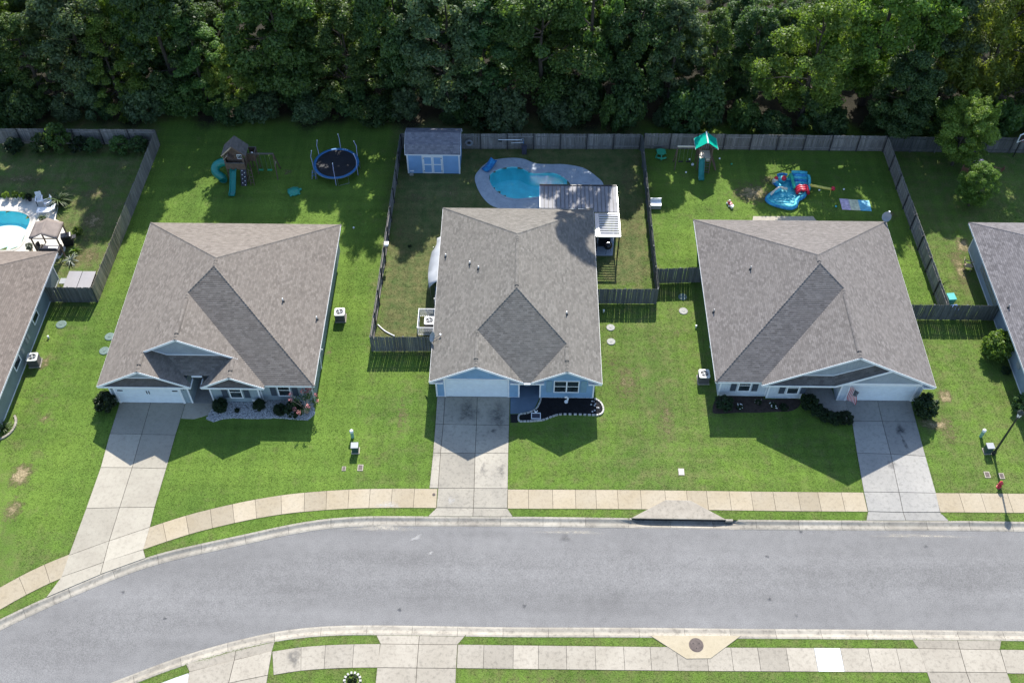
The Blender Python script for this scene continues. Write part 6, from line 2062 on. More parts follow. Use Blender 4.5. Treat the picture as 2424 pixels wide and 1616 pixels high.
# ================================================================== trampoline
def trampoline():
    c = (-16.95, 71.45)
    t = thing('trampoline', 'round trampoline with blue pad, black mat and bare net poles', 'trampoline', (c[0], c[1], 0))
    n = 36
    ang = [2 * PI * k / n for k in range(n)]
    MB().poly([(c[0] + 1.86 * math.cos(a), c[1] + 1.86 * math.sin(a), .86) for a in ang]).build('jump_mat', MT['mat_black'], t)
    rows = []
    for r_, z in ((1.83, .872), (1.87, .90), (2.02, .905), (2.08, .88), (2.06, .84)):
        rows.append([(c[0] + r_ * math.cos(a), c[1] + r_ * math.sin(a), z) for a in ang])
    m = MB().grid(rows, True); o = m.build('safety_pad', MT['pad_blue'], t, True)
    if sum(p.normal.z for p in o.data.polygons) < 0: o.data.flip_normals()
    MB().tube([(c[0] + 2.04 * math.cos(a), c[1] + 2.04 * math.sin(a), .80) for a in ang], .03, 6, closed=True).build('frame_ring', MT['steel'], t)
    for k in range(4):
        a = PI / 2 * k + .4
        d = Vector((math.cos(a), math.sin(a), 0)); e = Vector((-d.y, d.x, 0))
        p = Vector((c[0], c[1], 0)) + d * 2.04
        MB().tube([p + e * .5 + Vector((0, 0, .8)), p + e * .5, p - e * .5, p - e * .5 + Vector((0, 0, .8))], .025, 6).build('leg', MT['steel'], t)
    for a in (1.5, .55, -.35, -1.5, 3.3, 2.55):
        d = Vector((math.cos(a), math.sin(a), 0))
        p = Vector((c[0], c[1], 0)) + d * 2.1
        pl = MB().tube([p + Vector((0, 0, .1)), p + Vector((0, 0, 1.3)), p + d * .05 + Vector((0, 0, 1.9)), p - d * .12 + Vector((0, 0, 2.55))], .03, 8).build('net_pole', MT['pole_lilac'], t)
        MB().ball(tuple(p - d * .12 + Vector((0, 0, 2.58))), .05, 8).build('pole_cap', MT['white'], pl)
    p = Vector((c[0] - 1.9, c[1] - .95, 0))
    for s in (-.16, .16): MB().tube([p + Vector((s - .1, -.25, 0)), p + Vector((s, 0, .86))], .022, 6).build('ladder_rail', MT['pole_lilac'], t)
    for z in (.3, .58): MB().box(p.x - .24, p.x + .1, p.y - .2 + z * .2, p.y - .12 + z * .2, z, z + .03).build('rung', MT['pad_blue'], t)
trampoline()

# turtle sandbox
t = thing('turtle_sandbox', 'green turtle shaped sandbox lid on the lawn near the trampoline', 'sandbox')
MB().lathe([(.52, 0), (.56, .12), (.5, .2), (.3, .27), (.05, .30)], (0, 0, 0), 22).build('shell', MT['turtle'], t, True)
MB().ball((0, .6, .16), .14, 10, .8).build('head', MT['turtle'], t, True)
for k in range(4):
    a = PI / 4 + PI / 2 * k
    MB().ball((.58 * math.cos(a), .52 * math.sin(a), .07), .13, 8, .5).build('foot', MT['turtle'], t, True)
for k in range(6):
    a = PI / 3 * k
    MB().bar((.15 * math.cos(a), .15 * math.sin(a), .295), (.45 * math.cos(a), .45 * math.sin(a), .235), .025, .02).build('shell_rib', MT['green_plastic'], t)
place(t, (-20.5, 68.5, 0), -1.2)

# ================================================================== green roofed playset
def playset_right():
    t = thing('green_roof_playset', 'small play tower with green canopy roof, green slide and swing beam', 'playset', (16.4, 72.3, 0))
    W = MT['wood']
    x0, x1, y0, y1 = 15.85, 17.0, 72.0, 73.1
    for x in (x0, x1):
        for y in (y0, y1): MB().box(x - .05, x + .05, y - .05, y + .05, 0, 2.65).build('post', W, t)
    for k in range(8): MB().box(x0, x1, y0 + k * .137, y0 + k * .137 + .125, 1.36, 1.4).build('deck_board', MT['cream'], t)
    for (p, q) in (((x0, y1), (x1, y1)), ((x0, y0), (x0, y1)), ((x1, y0), (x1, y1))):
        MB().bar((*p, 2.15), (*q, 2.15), .05, .08).build('hand_rail', W, t)
        for k in range(6):
            c = Vector((*p, 0)).lerp(Vector((*q, 0)), (k + .5) / 6); MB().cbox((c.x, c.y, 1.75), .07, .07, .72).build('baluster', W, t)
    MB().box(x0 + .06, x1 - .06, y0 - .03, y0 + .0, 1.0, 1.34).build('front_panel', MT['cream'], t)
    xm = 16.4
    for s in (-1, 1):
        m = MB(); m.obox((xm, 71.72, 3.42), (s * 1.0, 0, -.75), (0, 1.45, 0), (s * .012, 0, .016)); m.build('canopy', MT['tarp_green'], t)
        MB().tube([(xm + s * 1.0, 71.68, 2.66), (xm + s * 1.0, 73.2, 2.66)], .03, 6).build('canopy_rail', MT['white'], t)
    MB().tube([(xm, 71.65, 3.42), (xm, 73.22, 3.42)], .06, 8).build('ridge_beam', MT['white'], t)
    for y in (71.8, 73.05):
        for s in (-1, 1): MB().bar((xm, y, 3.38), (xm + s * .58, y, 2.6), .04, .08).build('rafter', W, t)
    p = smooth_open([(16.15, 71.98, 1.42), (16.15, 71.8, 1.38), (16.14, 71.35, .85), (16.13, 70.9, .35), (16.13, 70.6, .18), (16.13, 70.42, .17)], 4)
    rows = [[(q[0] - .25, q[1], q[2] + .15), (q[0] - .21, q[1], q[2] + .15), (q[0] - .18, q[1], q[2]), (q[0] + .18, q[1], q[2]), (q[0] + .21, q[1], q[2] + .15), (q[0] + .25, q[1], q[2] + .15), (q[0] + .25, q[1], q[2] - .03), (q[0] - .25, q[1], q[2] - .03)] for q in p]
    m = MB().grid(rows, True); m.poly(rows[-1]); m.poly(list(reversed(rows[0]))); m.build('slide', MT['slide_green'], t)
    for x in (16.5, 16.92): MB().bar((x, 71.95, 1.4), (x, 71.5, 0), .05, .09).build('ladder_rail', W, t)
    for k in range(5): MB().box(16.5, 16.92, 71.88 - k * .085, 71.96 - k * .085, 1.1 - k * .25, 1.13 - k * .25).build('rung', MT['wood_grey'], t)
    MB().bar((17.0, 72.1, 1.5), (17.6, 71.95, 0), .08, .09).build('brace', W, t); MB().bar((17.0, 73.1, 1.5), (17.6, 73.1, 0), .08, .09).build('brace', W, t); MB().bar((17.6, 71.95, .06), (17.6, 73.1, .06), .08, .09).build('brace', W, t)
    MB().bar((15.85, 72.5, 2.3), (13.9, 72.5, 2.3), .09, .13).build('swing_beam', MT['cream'], t)
    for y in (71.9, 73.1): MB().bar((13.95, 72.5, 2.25), (13.85, y, 0), .08, .08).build('a_frame_leg', W, t)
    for sx in (14.4, 15.1):
        s = MB().box(sx - .2, sx + .2, 72.42, 72.6, .5, .54).build('swing_seat', MT['black'], t)
        for q in (-.19, .19): MB().tube([(sx + q, 72.5, 2.24), (sx + q, 72.5, .54)], .01, 5).build('chain', MT['steel'], s)
playset_right()

# ================================================================== inflatable water slide
def inflatable():
    c = (23.50, 68.71)
    t = thing('inflatable_water_slide', 'blue inflatable water park with red tunnel and yellow arm', 'inflatable', (c[0], c[1], 0))
    ring = smooth_closed([(21.54, 68.00), (21.99, 68.74), (22.86, 69.34), (22.65, 69.98), (22.53, 70.33), (23.07, 70.79), (24.22, 70.71), (25.70, 70.37), (25.44, 69.03), (25.16, 68.34), (24.49, 67.75), (24.25, 67.07), (23.60, 66.73), (22.65, 67.00), (21.87, 67.42)], 5)
    MB().prism(inset(ring, .1), .0, .09).build('pool_floor', MT['inf_cyan'], t)
    MB().tube([(x, y, .16) for x, y in inset(ring, .14)], .17, 10, closed=True).build('outer_tube', MT['inf_blue'], t, True)
    MB().tube([(x, y, .30) for x, y in inset(ring, .22)], .14, 10, closed=True).build('upper_tube', MT['inf_cyan'], t, True)
    # splash water with ripples
    # cream divider tube
    MB().tube(smooth_open([(*(22.00, 68.35), .35), (*(22.84, 69.24), .38), (*(23.32, 69.25), .38), (*(23.67, 69.15), .34)], 4), .11, 8).build('divider_tube', MT['cream'], t, True)
    # slide tower at the back right: stacked ribs
    p0, p1 = (24.23, 70.10), (25.58, 69.87)
    for k in range(6):
        f = k / 5
        y_ = (24.22, 70.71)[1] + .0 - f * 1.15
        z_ = .95 - f * .6
        MB().tube([(24.15, y_, z_), (24.7, y_ - .05, z_ + .05), (25.5, y_ - .1, z_)], .17, 8).build('slide_rib', MT['inf_blue' if k % 2 else 'inf_cyan'], t, True)
    MB().prism([(24.1, 69.45), (25.55, 69.3), (25.6, 70.35), (24.1, 70.55)], .05, .5).build('tower_base', MT['inf_blue'], t)
    MB().tube(smooth_open([(24.0, 70.6, .3), (24.05, 70.5, .85), (24.1, 70.1, .9), (24.2, 69.6, .6), (24.3, 69.2, .4)], 4), .14, 8).build('side_bolster', MT['inf_green'], t, True)
    MB().tube(smooth_open([(25.62, 70.4, .3), (25.6, 70.35, .9), (25.62, 69.9, .9), (25.6, 69.4, .6), (25.5, 68.9, .4)], 4), .13, 8).build('side_bolster', MT['inf_cyan'], t, True)
    # red tunnel mouth
    for k in range(3):
        y_ = 69.15 - k * .24
        MB().tube([(24.45 + .0, y_, .25), (24.5, y_, .5), (24.7, y_ + .03, .72), (24.95, y_ + .05, .62), (25.2, y_ + .03, .74), (25.42, y_, .5), (25.45, y_, .25)], .16 - .01 * k, 8).build('tunnel_arch', MT['red'], t, True)
    # climbing mound with red ball and white/pink pillar at the left
    MB().ball((23.35, 70.55, .25), .45, 12, .6).build('mound', MT['inf_cyan'], t, True)
    MB().ball((23.5, 70.35, .55), .24, 12).build('red_ball', MT['red'], t, True)
    MB().lathe([(.28, 0), (.27, .3), (.2, .5), (.05, .62)], (22.75, 70.3, 0), 12).build('pillar', MT['cream'], t, True)
    MB().ball((22.8, 70.35, .55), .19, 10).build('pillar_cap', MT['red'], t, True)
    MB().tube(smooth_open([(23.0, 70.95, .35), (23.4, 71.0, .5), (23.9, 70.9, .45)], 3), .12, 8).build('back_tube', MT['inf_blue'], t, True)
    # pooled folds of vinyl inside
    for k in range(9):
        a = Vector((22.3 + k * .24, 67.6 + (k % 3) * .35, .1))
        MB().tube([a, a + Vector((.3, .1 * (k % 2), .03)), a + Vector((.7, .12, 0))], .045, 6).build('vinyl_fold', MT['inf_cyan'], t, True)
    MB().tube([(*(25.56, 69.42), .6), (*(26.50, 69.07), .7), (*(27.40, 68.76), .75)], [.13, .12, .11], 10).build('spray_arm', MT['yellow'], t, True)
    MB().ball((*(27.58, 68.84), .75), .2, 12).build('spray_head', MT['red'], t, True)
    q = (27.40, 68.76)
    MB().tube([(q[0], q[1], .7), (q[0] + .05, q[1] - .02, 0)], .03, 6).build('arm_stake', MT['yellow'], t)
inflatable()

# slip mat
t = thing('splash_mat', 'pastel pink, yellow and blue splash mat on the lawn', 'mat', (*(29.54, 67.54), 0))
q = [(28.21, 68.31), (30.80, 68.09), (30.77, 66.75), (28.22, 66.92)]
lerp2 = lambda a, b, f: (a[0] + (b[0] - a[0]) * f, a[1] + (b[1] - a[1]) * f)
for k, (f0, f1, cc) in enumerate(((0, .3, (.58, .46, .56)), (.3, .62, (.62, .60, .40)), (.62, 1, (.16, .48, .62)))):
    mm = pm('mat_print', cc, .5, .22, 4.0, 12.0, col2=mul(cc, 1.35))
    MB().prism([lerp2(q[0], q[1], f0), lerp2(q[0], q[1], f1), lerp2(q[3], q[2], f1), lerp2(q[3], q[2], f0)], .02, .05).build('mat_panel', mm, t)

# kids picnic table
t = thing('picnic_table', 'small green kids picnic table in the back fence corner', 'table')
MB().lathe([(.42, .46), (.43, .5)], (0, 0, 0), 20).build('table_top', MT['green_plastic'], t)
for s in (-1, 1):
    MB().tube(smooth_open([(-.42, s * .52, .26), (0, s * .66, .26), (.42, s * .52, .26)], 4), .085, 6).build('bench', MT['green_plastic'], t)
    MB().bar((0, s * .3, .44), (0, s * .62, 0), .12, .05).build('leg', MT['green_plastic'], t)
    MB().bar((s * .3, 0, .44), (s * .5, s * .3, 0), .1, .05).build('leg', MT['green_plastic'], t)
place(t, (12.75, 73.85, 0))
# white chest by the fence
t = thing('storage_bench', 'white storage bench beside the fence in the playset yard', 'bench')
MB().box(-.45, .45, -.28, .28, .02, .42).build('chest', MT['grey_plastic'], t, bevel=.03); MB().box(-.48, .48, -.3, .3, .422, .5).build('lid', MT['white_vinyl'], t, bevel=.03); MB().box(-.48, .48, .31, .36, .3, .8).build('backrest', MT['white_vinyl'], t)
place(t, (11.75, 67.0, 0))
# ride-on toy and small toys
t = thing('ride_on_toy', 'small red and white ride on toy alone on the sunny lawn', 'toy')
MB().cbox((0, 0, .22), .28, .5, .2).build('toy_body', MT['red'], t, bevel=.04); MB().ball((0, .12, .4), .12, 8).build('toy_seat', MT['cream'], t); MB().tube([(0, -.2, .3), (0, -.25, .55)], .02, 6).build('steering_post', MT['yellow'], t)
for x, y in ((-.18, .18), (.18, .18), (-.18, -.18), (.18, -.18)): MB().tube([(x - .03, y, .1), (x + .03, y, .1)], .1, 12).build('wheel', MT['white'], t)
place(t, (18.35, 67.4, 0), .4)
t = thing('toy_bucket', 'white toy bucket next to the ride on toy', 'toy')
MB().lathe([(.12, 0), (.16, .26)], (0, 0, 0), 12).build('bucket_body', MT['white'], t); MB().tube([(-.15, 0, .25), (0, 0, .42), (.15, 0, .25)], .01, 5).build('handle', MT['steel'], t)
place(t, (18.5, 67.05, 0))
for i, (u, lab) in enumerate((((15.36, 73.32), 'white ball on the shaded grass left of the green slide'), ((15.55, 72.57), 'cream ball beside the foot of the green playset'), ((14.86, 71.54), 'pale toy at the edge of the playset shadow'), ((18.13, 73.47), 'small white ball right of the green playset'), ((26.59, 69.34), 'white ball under the yellow spray arm'), ((27.71, 67.26), 'pale blue toy left of the splash mat'), ((28.82, 69.48), 'white toy right of the red spray head'), ((19.15, 72.73), 'small green toy ball on the shaded back lawn'), ((-28.29, 71.02), 'white ball on the shaded lawn left of the wooden playset'), ((-14.64, 64.01), 'tiny white ball on the lawn right of the tan roof'))):
    r_ = .14 if i in (1,) else .09
    o = MB().ball((0, 0, r_), r_, 10).build('toy_ball', MT['green_plastic'] if 'green toy' in lab else (MT['inf_cyan'] if 'blue toy' in lab else MT['white']), None, True)
    o.location = (*u, 0)
    tag(o, lab, 'ball', 'balls and toys on the lawns')

# ================================================================== far left yard
def gazebo():
    t = thing('gazebo', 'taupe cloth gazebo on brown posts at the far left pool', 'gazebo', (-39.8, 61.2, 0))
    x0, x1, y0, y1 = -40.95, -38.6, 60.15, 62.0
    ym = (y0 + y1) / 2; xm = (x0 + x1) / 2
    for x in (x0 + .1, x1 - .1):
        for y in (y0 + .1, y1 - .1): MB().box(x - .05, x + .05, y - .05, y + .05, 0.05, 2.3).build('post', MT['wood'], t)
    m = MB()
    for s in (-1, 1):
        rows = []
        for f in np.linspace(0, 1, 6):
            x = xm + s * (x1 - x0) / 2 * f
            z = 2.85 - .5 * f - .07 * math.sin(f * PI)
            rows.append([(x, y, z + .015 * math.sin(y * 4 + f * 5)) for y in np.linspace(y0 - .05, y1 + .05, 7)])
        o = MB().grid(rows).build('canopy', MT['canopy_taupe'], t, True)
        o.modifiers.new('thick', 'SOLIDIFY').thickness = .02
    for y in (y0, y1):
        MB().bar((x0, y, 2.3), (x1, y, 2.3), .05, .08).build('beam', MT['wood'], t)
    for x in (x0, x1): MB().bar((x, y0, 2.3), (x, y1, 2.3), .05, .08).build('beam', MT['wood'], t)
gazebo()
t = thing('outdoor_sofa', 'dark cushioned outdoor sofa under the taupe gazebo', 'sofa')
MB().box(-.75, .75, -.38, .38, .05, .32).build('base', MT['wicker'], t); MB().box(-.7, .7, -.36, .3, .33, .46).build('seat', MT['cushion'], t, bevel=.04)
MB().box(-.75, .75, .31, .42, .3, .85).build('backrest', MT['cushion'], t, bevel=.04); MB().box(-.87, -.76, -.38, .4, .05, .6).build('armrest', MT['wicker'], t); MB().box(.76, .87, -.38, .4, .05, .6).build('armrest', MT['wicker'], t)
MB().box(-.6, .2, -.2, .1, .462, .5).build('throw', MT['white'], t)
place(t, (-39.95, 60.75, .05), PI)
t = thing('wicker_chair', 'round wicker chair under the gazebo nearest the pool', 'chair')
MB().lathe([(.3, .0), (.36, .2), (.38, .38)], (0, 0, 0), 14).build('seat', MT['wicker'], t)
m = MB().grid([[(.4 * math.cos(a), .4 * math.sin(a), z) for a in np.linspace(.2, PI - .2, 9)] for z in (.3, .6, .85)]); m.build('backrest', MT['wicker'], t).modifiers.new('thick', 'SOLIDIFY').thickness = .05
for k in range(4): MB().cbox((.25 * math.cos(k * PI / 2 + .8), .25 * math.sin(k * PI / 2 + .8), .0), .05, .05, .06).build('leg', MT['wicker'], t)
place(t, (-40.75, 60.9, .08), 2.0)
t = thing('grill_cart', 'black covered grill at the right side of the gazebo', 'grill')
MB().box(-.4, .4, -.3, .3, .05, .8).build('cabinet', MT['black'], t, bevel=.03); MB().box(-.42, .42, -.32, .32, .81, 1.15).build('lid', MT['black_gloss'], t, bevel=.08); MB().box(.43, .75, -.22, .22, .76, .8).build('side_shelf', MT['black'], t)
place(t, (-38.75, 61.7, .05), .3)

def chaise(label, x, y, rz):
    t = thing('chaise_lounge', label, 'lounge chair')
    for s in (-.3, .3):
        MB().bar((-.75, s, .32), (.35, s, .32), .05, .06).build('side_rail', MT['white'], t)
        MB().bar((.35, s, .32), (.95, s, .72), .05, .06).build('back_rail', MT['white'], t)
        MB().bar((-.6, s, .3), (-.62, s, 0), .05, .05).build('leg', MT['white'], t); MB().bar((.45, s, .3), (.6, s, 0), .05, .05).build('leg', MT['white'], t)
    for k in range(9): MB().box(-.74 + k * .12, -.65 + k * .12, -.28, .28, .34, .36).build('slat', MT['white_vinyl'], t)
    for k in range(5):
        f = (k + .5) / 5; MB().cbox((.35 + .6 * f, 0, .345 + .4 * f), .09, .56, .03).build('slat', MT['white_vinyl'], t)
    place(t, (x, y, .05), rz)
chaise('white slatted chaise lounge beside the sago palm at the cyan pool', -41.85, 65.55, .08)
def deck_chair(label, x, y, rz, mat, z=0.0, name='lawn_chair', frame=None):
    t = thing(name, label, 'chair')
    fm = frame or mat
    for s in (-.27, .27):
        MB().bar((s, -.3, .0), (s, -.28, .62), .05, .05).build('leg', fm, t); MB().bar((s, .3, 0), (s, .22, .4), .05, .05).build('leg', fm, t)
        MB().bar((s, -.34, .62), (s, .34, .62), .09, .03).build('armrest', mat, t)
    for k in range(5): MB().obox((-.25, -.28 + k * .11, .42 - k * .025), (.5, 0, 0), (0, .095, -.02), (0, 0, .02)).build('seat_slat', mat, t)
    for k in range(5): MB().bar((-.2 + k * .1, .24, .32), (-.2 + k * .1, .48, 1.0), .085, .02).build('back_slat', mat, t)
    place(t, (x, y, z), rz)
    return t
deck_chair('white resin chair with dark legs at the back of the cyan pool deck', -42.7, 66.7, .3, MT['white_vinyl'], .05, 'patio_chair', MT['black'])
deck_chair('low white chair tucked between the chaise and the sago palm', -41.9, 66.35, -.9, MT['white'], .05, 'patio_chair')
frond_plant('sago_palm', 'large dark sago palm beside the cyan pool deck', 'palm', -40.95, 66.6, 60, 1.25, 'palm', 0, .75, .07, None, 4, .25)
for k, (x, y, m) in enumerate(((-45.84, 67.2, 'green'), (-45.01, 67.25, 'cut'), (-44.27, 67.12, 'grey'), (-43.79, 67.05, 'dark'))):
    lab = ('potted yellow green plant at the left of the deck edge row', 'white pot with sparse plant, second in the deck edge row', 'grey pot with leafy plant, third in the deck edge row', 'black pot with dark plant at the right of the deck edge row')[k]
    t = thing('potted_plant', lab, 'potted plant', (0, 0, 0), 'pots along the deck edge')
    MB().lathe([(.14, 0), (.2, .3), (.22, .34)], (0, 0, 0), 12).build('pot', MT[('grey_plastic', 'white', 'grey_plastic', 'black')[k]], t)
    cm = SHRUBS['low'][0]
    c = relink('foliage', cm, t, (0, 0, .25), (0, 0, k), (.5, .5, .8)); c.material_slots[0].link = 'OBJECT'; c.material_slots[0].material = MT[('leaf_yellow', 'leaf_mid', 'leaf_bright', 'leaf_shrub')[k]]
    place(t, (x, y, .05))
t = thing('potted_palm', 'spiky palm in a pot beside the gazebo roof', 'potted plant')
MB().lathe([(.22, 0), (.3, .35), (.32, .4)], (0, 0, 0), 14).build('pot', MT['black'], t)
pf = frond_plant('p', 'p', 'p', 0, 0, 18, .6, 'palm', 0, .9, .04, None, 9)
for ch in list(pf.children): ch.parent = t; ch.location.z += .4
bpy.data.objects.remove(pf)
place(t, (-41.75, 64.4, .05))
t = thing('flower_pot', 'pale leafy plant in a pot at the roof edge near the shallow end', 'potted plant')
MB().lathe([(.16, 0), (.2, .3)], (0, 0, 0), 12).build('pot', MT['cream'], t)
c = relink('foliage', SHRUBS['low'][0], t, (0, 0, .25), (0, 0, 1), (.5, .5, .9)); c.material_slots[0].link = 'OBJECT'; c.material_slots[0].material = MT['leaf_silver']
place(t, (-41.8, 60.9, .05))
frond_plant('lily_plant', 'spiky green lily at the right side of the gazebo', 'plant', -38.05, 60.9, 22, .8, 'leaf_bright', 0, .9, .05, None, 12)
frond_plant('lily_plant', 'spiky striped lily by the corner of the left edge house', 'plant', -38.0, 59.7, 24, .85, 'leaf_silver', 0, .9, .05, None, 13)
shrub('loose', -38.3, 62.9, .6, 'leafy bush behind the gazebo grill', 'leaf_bright')
# hot tub and side table
t = thing('hot_tub', 'square hot tub with grey folding cover beside the leaning fence', 'hot tub', (-36.4, 56.9, 0))
MB().box(-37.3, -35.2, 55.95, 57.7, 0, .85).build('cabinet', MT['cushion'], t, bevel=.05)
for a, b in ((-37.36, -36.27), (-36.23, -35.14)): MB().box(a, b, 55.9, 57.76, .86, .98).build('cover_half', MT['tub_cover'], t, bevel=.03)
for k in range(5): MB().box(-37.3 + .42 * k, -36.92 + .42 * k, 55.925, 55.945, .08, .8).build('side_panel', MT['wicker'], t)
t = thing('folding_table', 'small wooden framed table left of the hot tub', 'table')
MB().box(-.3, .3, -.3, .3, .55, .59).build('table_top', MT['grey_plastic'], t)
for x in (-.28, .28):
    for y in (-.28, .28): MB().box(x - .02, x + .02, y - .02, y + .02, 0, .55).build('leg', MT['wood_pale'], t)
place(t, (-37.75, 57.0, 0))
frond_plant('lily_plant', 'spiky plant in the edged bed at the left edge house corner', 'plant', -38.2, 42.7, 26, .8, 'palm', 0, .9, .05, None, 14)
o = thing('bed_edging', 'curved stone edging round the bed at the left edge house corner', 'edging', (-38.2, 42.9, 0))
for k in range(16):
    a = -1.9 + 2.6 * k / 15
    MB().cbox((-38.6 + 1.1 * math.cos(a), 43.0 + 1.25 * math.sin(a), .05), .16, .2, .12, a).build('edging_stone', MT['curb'], o)

# ================================================================== bushes with flowers, beds
def flower_shrub():
    x, y = -15.95, 44.4
    t = thing('flowering_shrub', 'pink flowering shrub with bare canes at the right corner of the tan roofed house', 'shrub', (x, y, 0))
    rr = random.Random(3)
    for k in range(11):
        a = rr.uniform(0, 6.28); l = rr.uniform(.5, 1.1); h = rr.uniform(1.2, 2.4)
        p = (x + l * math.cos(a), y + l * math.sin(a), h)
        MB().tube([(x, y, 0), (x + .4 * l * math.cos(a), y + .4 * l * math.sin(a), h * .6), p], [.03, .02, .01], 5).build('cane', MT['wood_pale'], t)
        rng = np.random.default_rng(k)
        v, f = leaf_arrays(rng, [(p[0] - x, p[1] - y, p[2])], [.2], [26], .09)
        relink('flower_cluster', mesh_np('flower_cluster', v, f, MT['bloom_pink']), t, (0, 0, 0))
        v, f = leaf_arrays(rng, [((p[0] - x) * .7, (p[1] - y) * .7, p[2] * .75)], [.3], [40], .1)
        relink('leaf_cluster', mesh_np('leaf_cluster', v, f, MT['leaf_dark']), t, (0, 0, 0))
flower_shrub()
def gravel_bed():
    ring = [(-23.19, 45.29), (-23.22, 44.64), (-23.46, 43.80), (-22.84, 43.54), (-22.17, 43.82), (-21.31, 43.93), (-20.49, 43.87), (-19.28, 43.88), (-18.29, 43.97), (-17.26, 43.89), (-15.84, 43.79), (-15.39, 44.35), (-15.62, 45.44), (-16.0, 45.58), (-19.45, 45.58), (-19.45, 45.36), (-23.1, 45.36)]
    o = MB().prism(ring, -.03, .03).build('gravel_bed', MT['gravel_base']); tag(o, None, None, None, 'structure')
    rng = np.random.default_rng(9)
    m = MB(); rr = random.Random(4)
    xs = [p[0] for p in ring]; ys = [p[1] for p in ring]
    n = 0
    while n < 3600:
        x, y = rr.uniform(min(xs), max(xs)), rr.uniform(min(ys), max(ys))
        if not in_poly(x, y, ring): continue
        s = rr.uniform(.03, .075); a = rr.uniform(0, 3)
        ca, sa = math.cos(a) * s, math.sin(a) * s
        b = len(m.v)
        m.v += [(x + ca, y + sa, .03), (x - sa * .8, y + ca * .8, .03), (x - ca, y - sa, .03), (x + sa * .8, y - ca * .8, .03), (x, y, .035 + s * .9)]
        m.f += [(b, b + 1, b + 4), (b + 1, b + 2, b + 4), (b + 2, b + 3, b + 4), (b + 3, b, b + 4)]
        n += 1
    o = m.build('gravel', MT['gravel'])
    tag(o, 'white and grey gravel spread in front of the tan roofed house', 'gravel', None, 'stuff')
gravel_bed()

def mulch_beds():
    ring = smooth_open([(-0.03, 44.49), (0.55, 44.68), (1.06, 44.92), (1.32, 45.36), (1.49, 45.84)], 4) + [(1.55, 46.12), (5.45, 46.1), (5.54, 46.10)] + smooth_open([(5.89, 45.90), (6.20, 45.35), (6.16, 44.87), (5.78, 44.61)], 4) + smooth_open([(4.49, 44.59), (3.03, 44.57), (2.48, 44.39), (1.77, 44.07), (1.19, 43.96), (-0.03, 43.92)], 4)
    t = thing('mulch_bed', 'black mulch bed with pale scalloped stone edging under the blue house window', 'flower bed', (3.5, 45.0, 0))
    MB().prism(ring, -.03, .04).build('mulch', MT['mulch'], t)
    m = MB(); rr = random.Random(8)
    xs = [p[0] for p in ring]; ys = [p[1] for p in ring]; n = 0
    while n < 1800:
        x, y = rr.uniform(min(xs), max(xs)), rr.uniform(min(ys), max(ys))
        if not in_poly(x, y, ring): continue
        a = rr.uniform(0, 3.14); l, w = rr.uniform(.04, .1), .015
        m.cbox((x, y, .045 + rr.uniform(0, .015)), l, w, .012, a); n += 1
    m.build('mulch_chips', MT['mulch'], t)['kind'] = 'stuff'
    # edging stones, one by one along the open sides
    me = MB().prism([(-.1, -.06), (.1, -.06), (.11, 0), (.1, .06), (-.1, .06), (-.11, 0)], 0, .11).mesh('edging_stone'); me.materials.append(MT['edge_stone'])
    path = smooth_open([(1.55, 46.08), (1.49, 45.72), (1.32, 45.28), (1.10, 44.96), (0.55, 44.66), (-0.10, 44.51), (-0.12, 44.20), (-0.09, 43.90), (0.55, 43.91), (1.19, 43.96), (1.77, 44.07), (2.48, 44.41), (3.03, 44.57), (4.49, 44.58), (5.71, 44.55), (6.11, 44.71), (6.25, 45.11), (6.11, 45.63), (5.83, 45.94), (5.51, 46.10)], 8)
    acc = 0; last = path[0]
    for p in path[1:]:
        d = math.hypot(p[0] - last[0], p[1] - last[1])
        if d >= .21:
            relink('edging_stone', me, t, ((p[0] + last[0]) / 2 - 3.5, (p[1] + last[1]) / 2 - 45.0, rr.uniform(0, .015)), (0, 0, math.atan2(p[1] - last[1], p[0] - last[0])))
            last = p
    # pale decorative stones at the right end
    for k in range(26):
        x, y = (5.84, 45.26)
        x += rr.uniform(-.55, .42); y += rr.uniform(-1.0, 1.0)
        if in_poly(x, y, inset(ring, .15)): MB().ball((x, y, .05), rr.uniform(.04, .08), 6, .6).build('river_stone', MT['gravel'], t)
    # second bed by the porch of the pale house
    ring = smooth_closed([(15.02, 46.39), (14.42, 44.98), (15.21, 44.85), (16.40, 44.96), (17.53, 44.95), (18.95, 45.05), (20.38, 45.17), (21.12, 45.77), (20.96, 46.27), (18.51, 46.24), (18.50, 46.44), (16.91, 46.47)], 4)
    ring = [(x, min(y, 46.3 if x > 18.55 else 46.5)) for x, y in ring]
    o = MB().prism(ring, -.03, .025).build('mulch_bed', MT['mulch_brown']); tag(o, 'brown mulch bed below the two windows of the pale grey house', 'flower bed')
mulch_beds()
for k, (u, n, lab) in enumerate((((16.49, 45.38), 10, 'cluster of white flowers in the brown mulch, left'), ((19.05, 45.57), 12, 'cluster of white flowers in the brown mulch, right'), ((17.95, 45.85), 9, 'pale dry tuft between the white flower clusters'))):
    t = thing('flower_cluster', lab, 'flowers', (*u, 0.02))
    rr = random.Random(k)
    for i in range(n):
        x, y, z = rr.uniform(-.28, .28), rr.uniform(-.25, .25), rr.uniform(.1, .25)
        MB().ball((u[0] + x, u[1] + y, z), .05 if k < 2 else .03, 6, .7).build('bloom', MT['bloom_white'] if k < 2 else MT['edge_stone'], t)
    c = relink('foliage', SHRUBS['low'][0], t, (0, 0, 0), (0, 0, k), (.4, .4, .4))

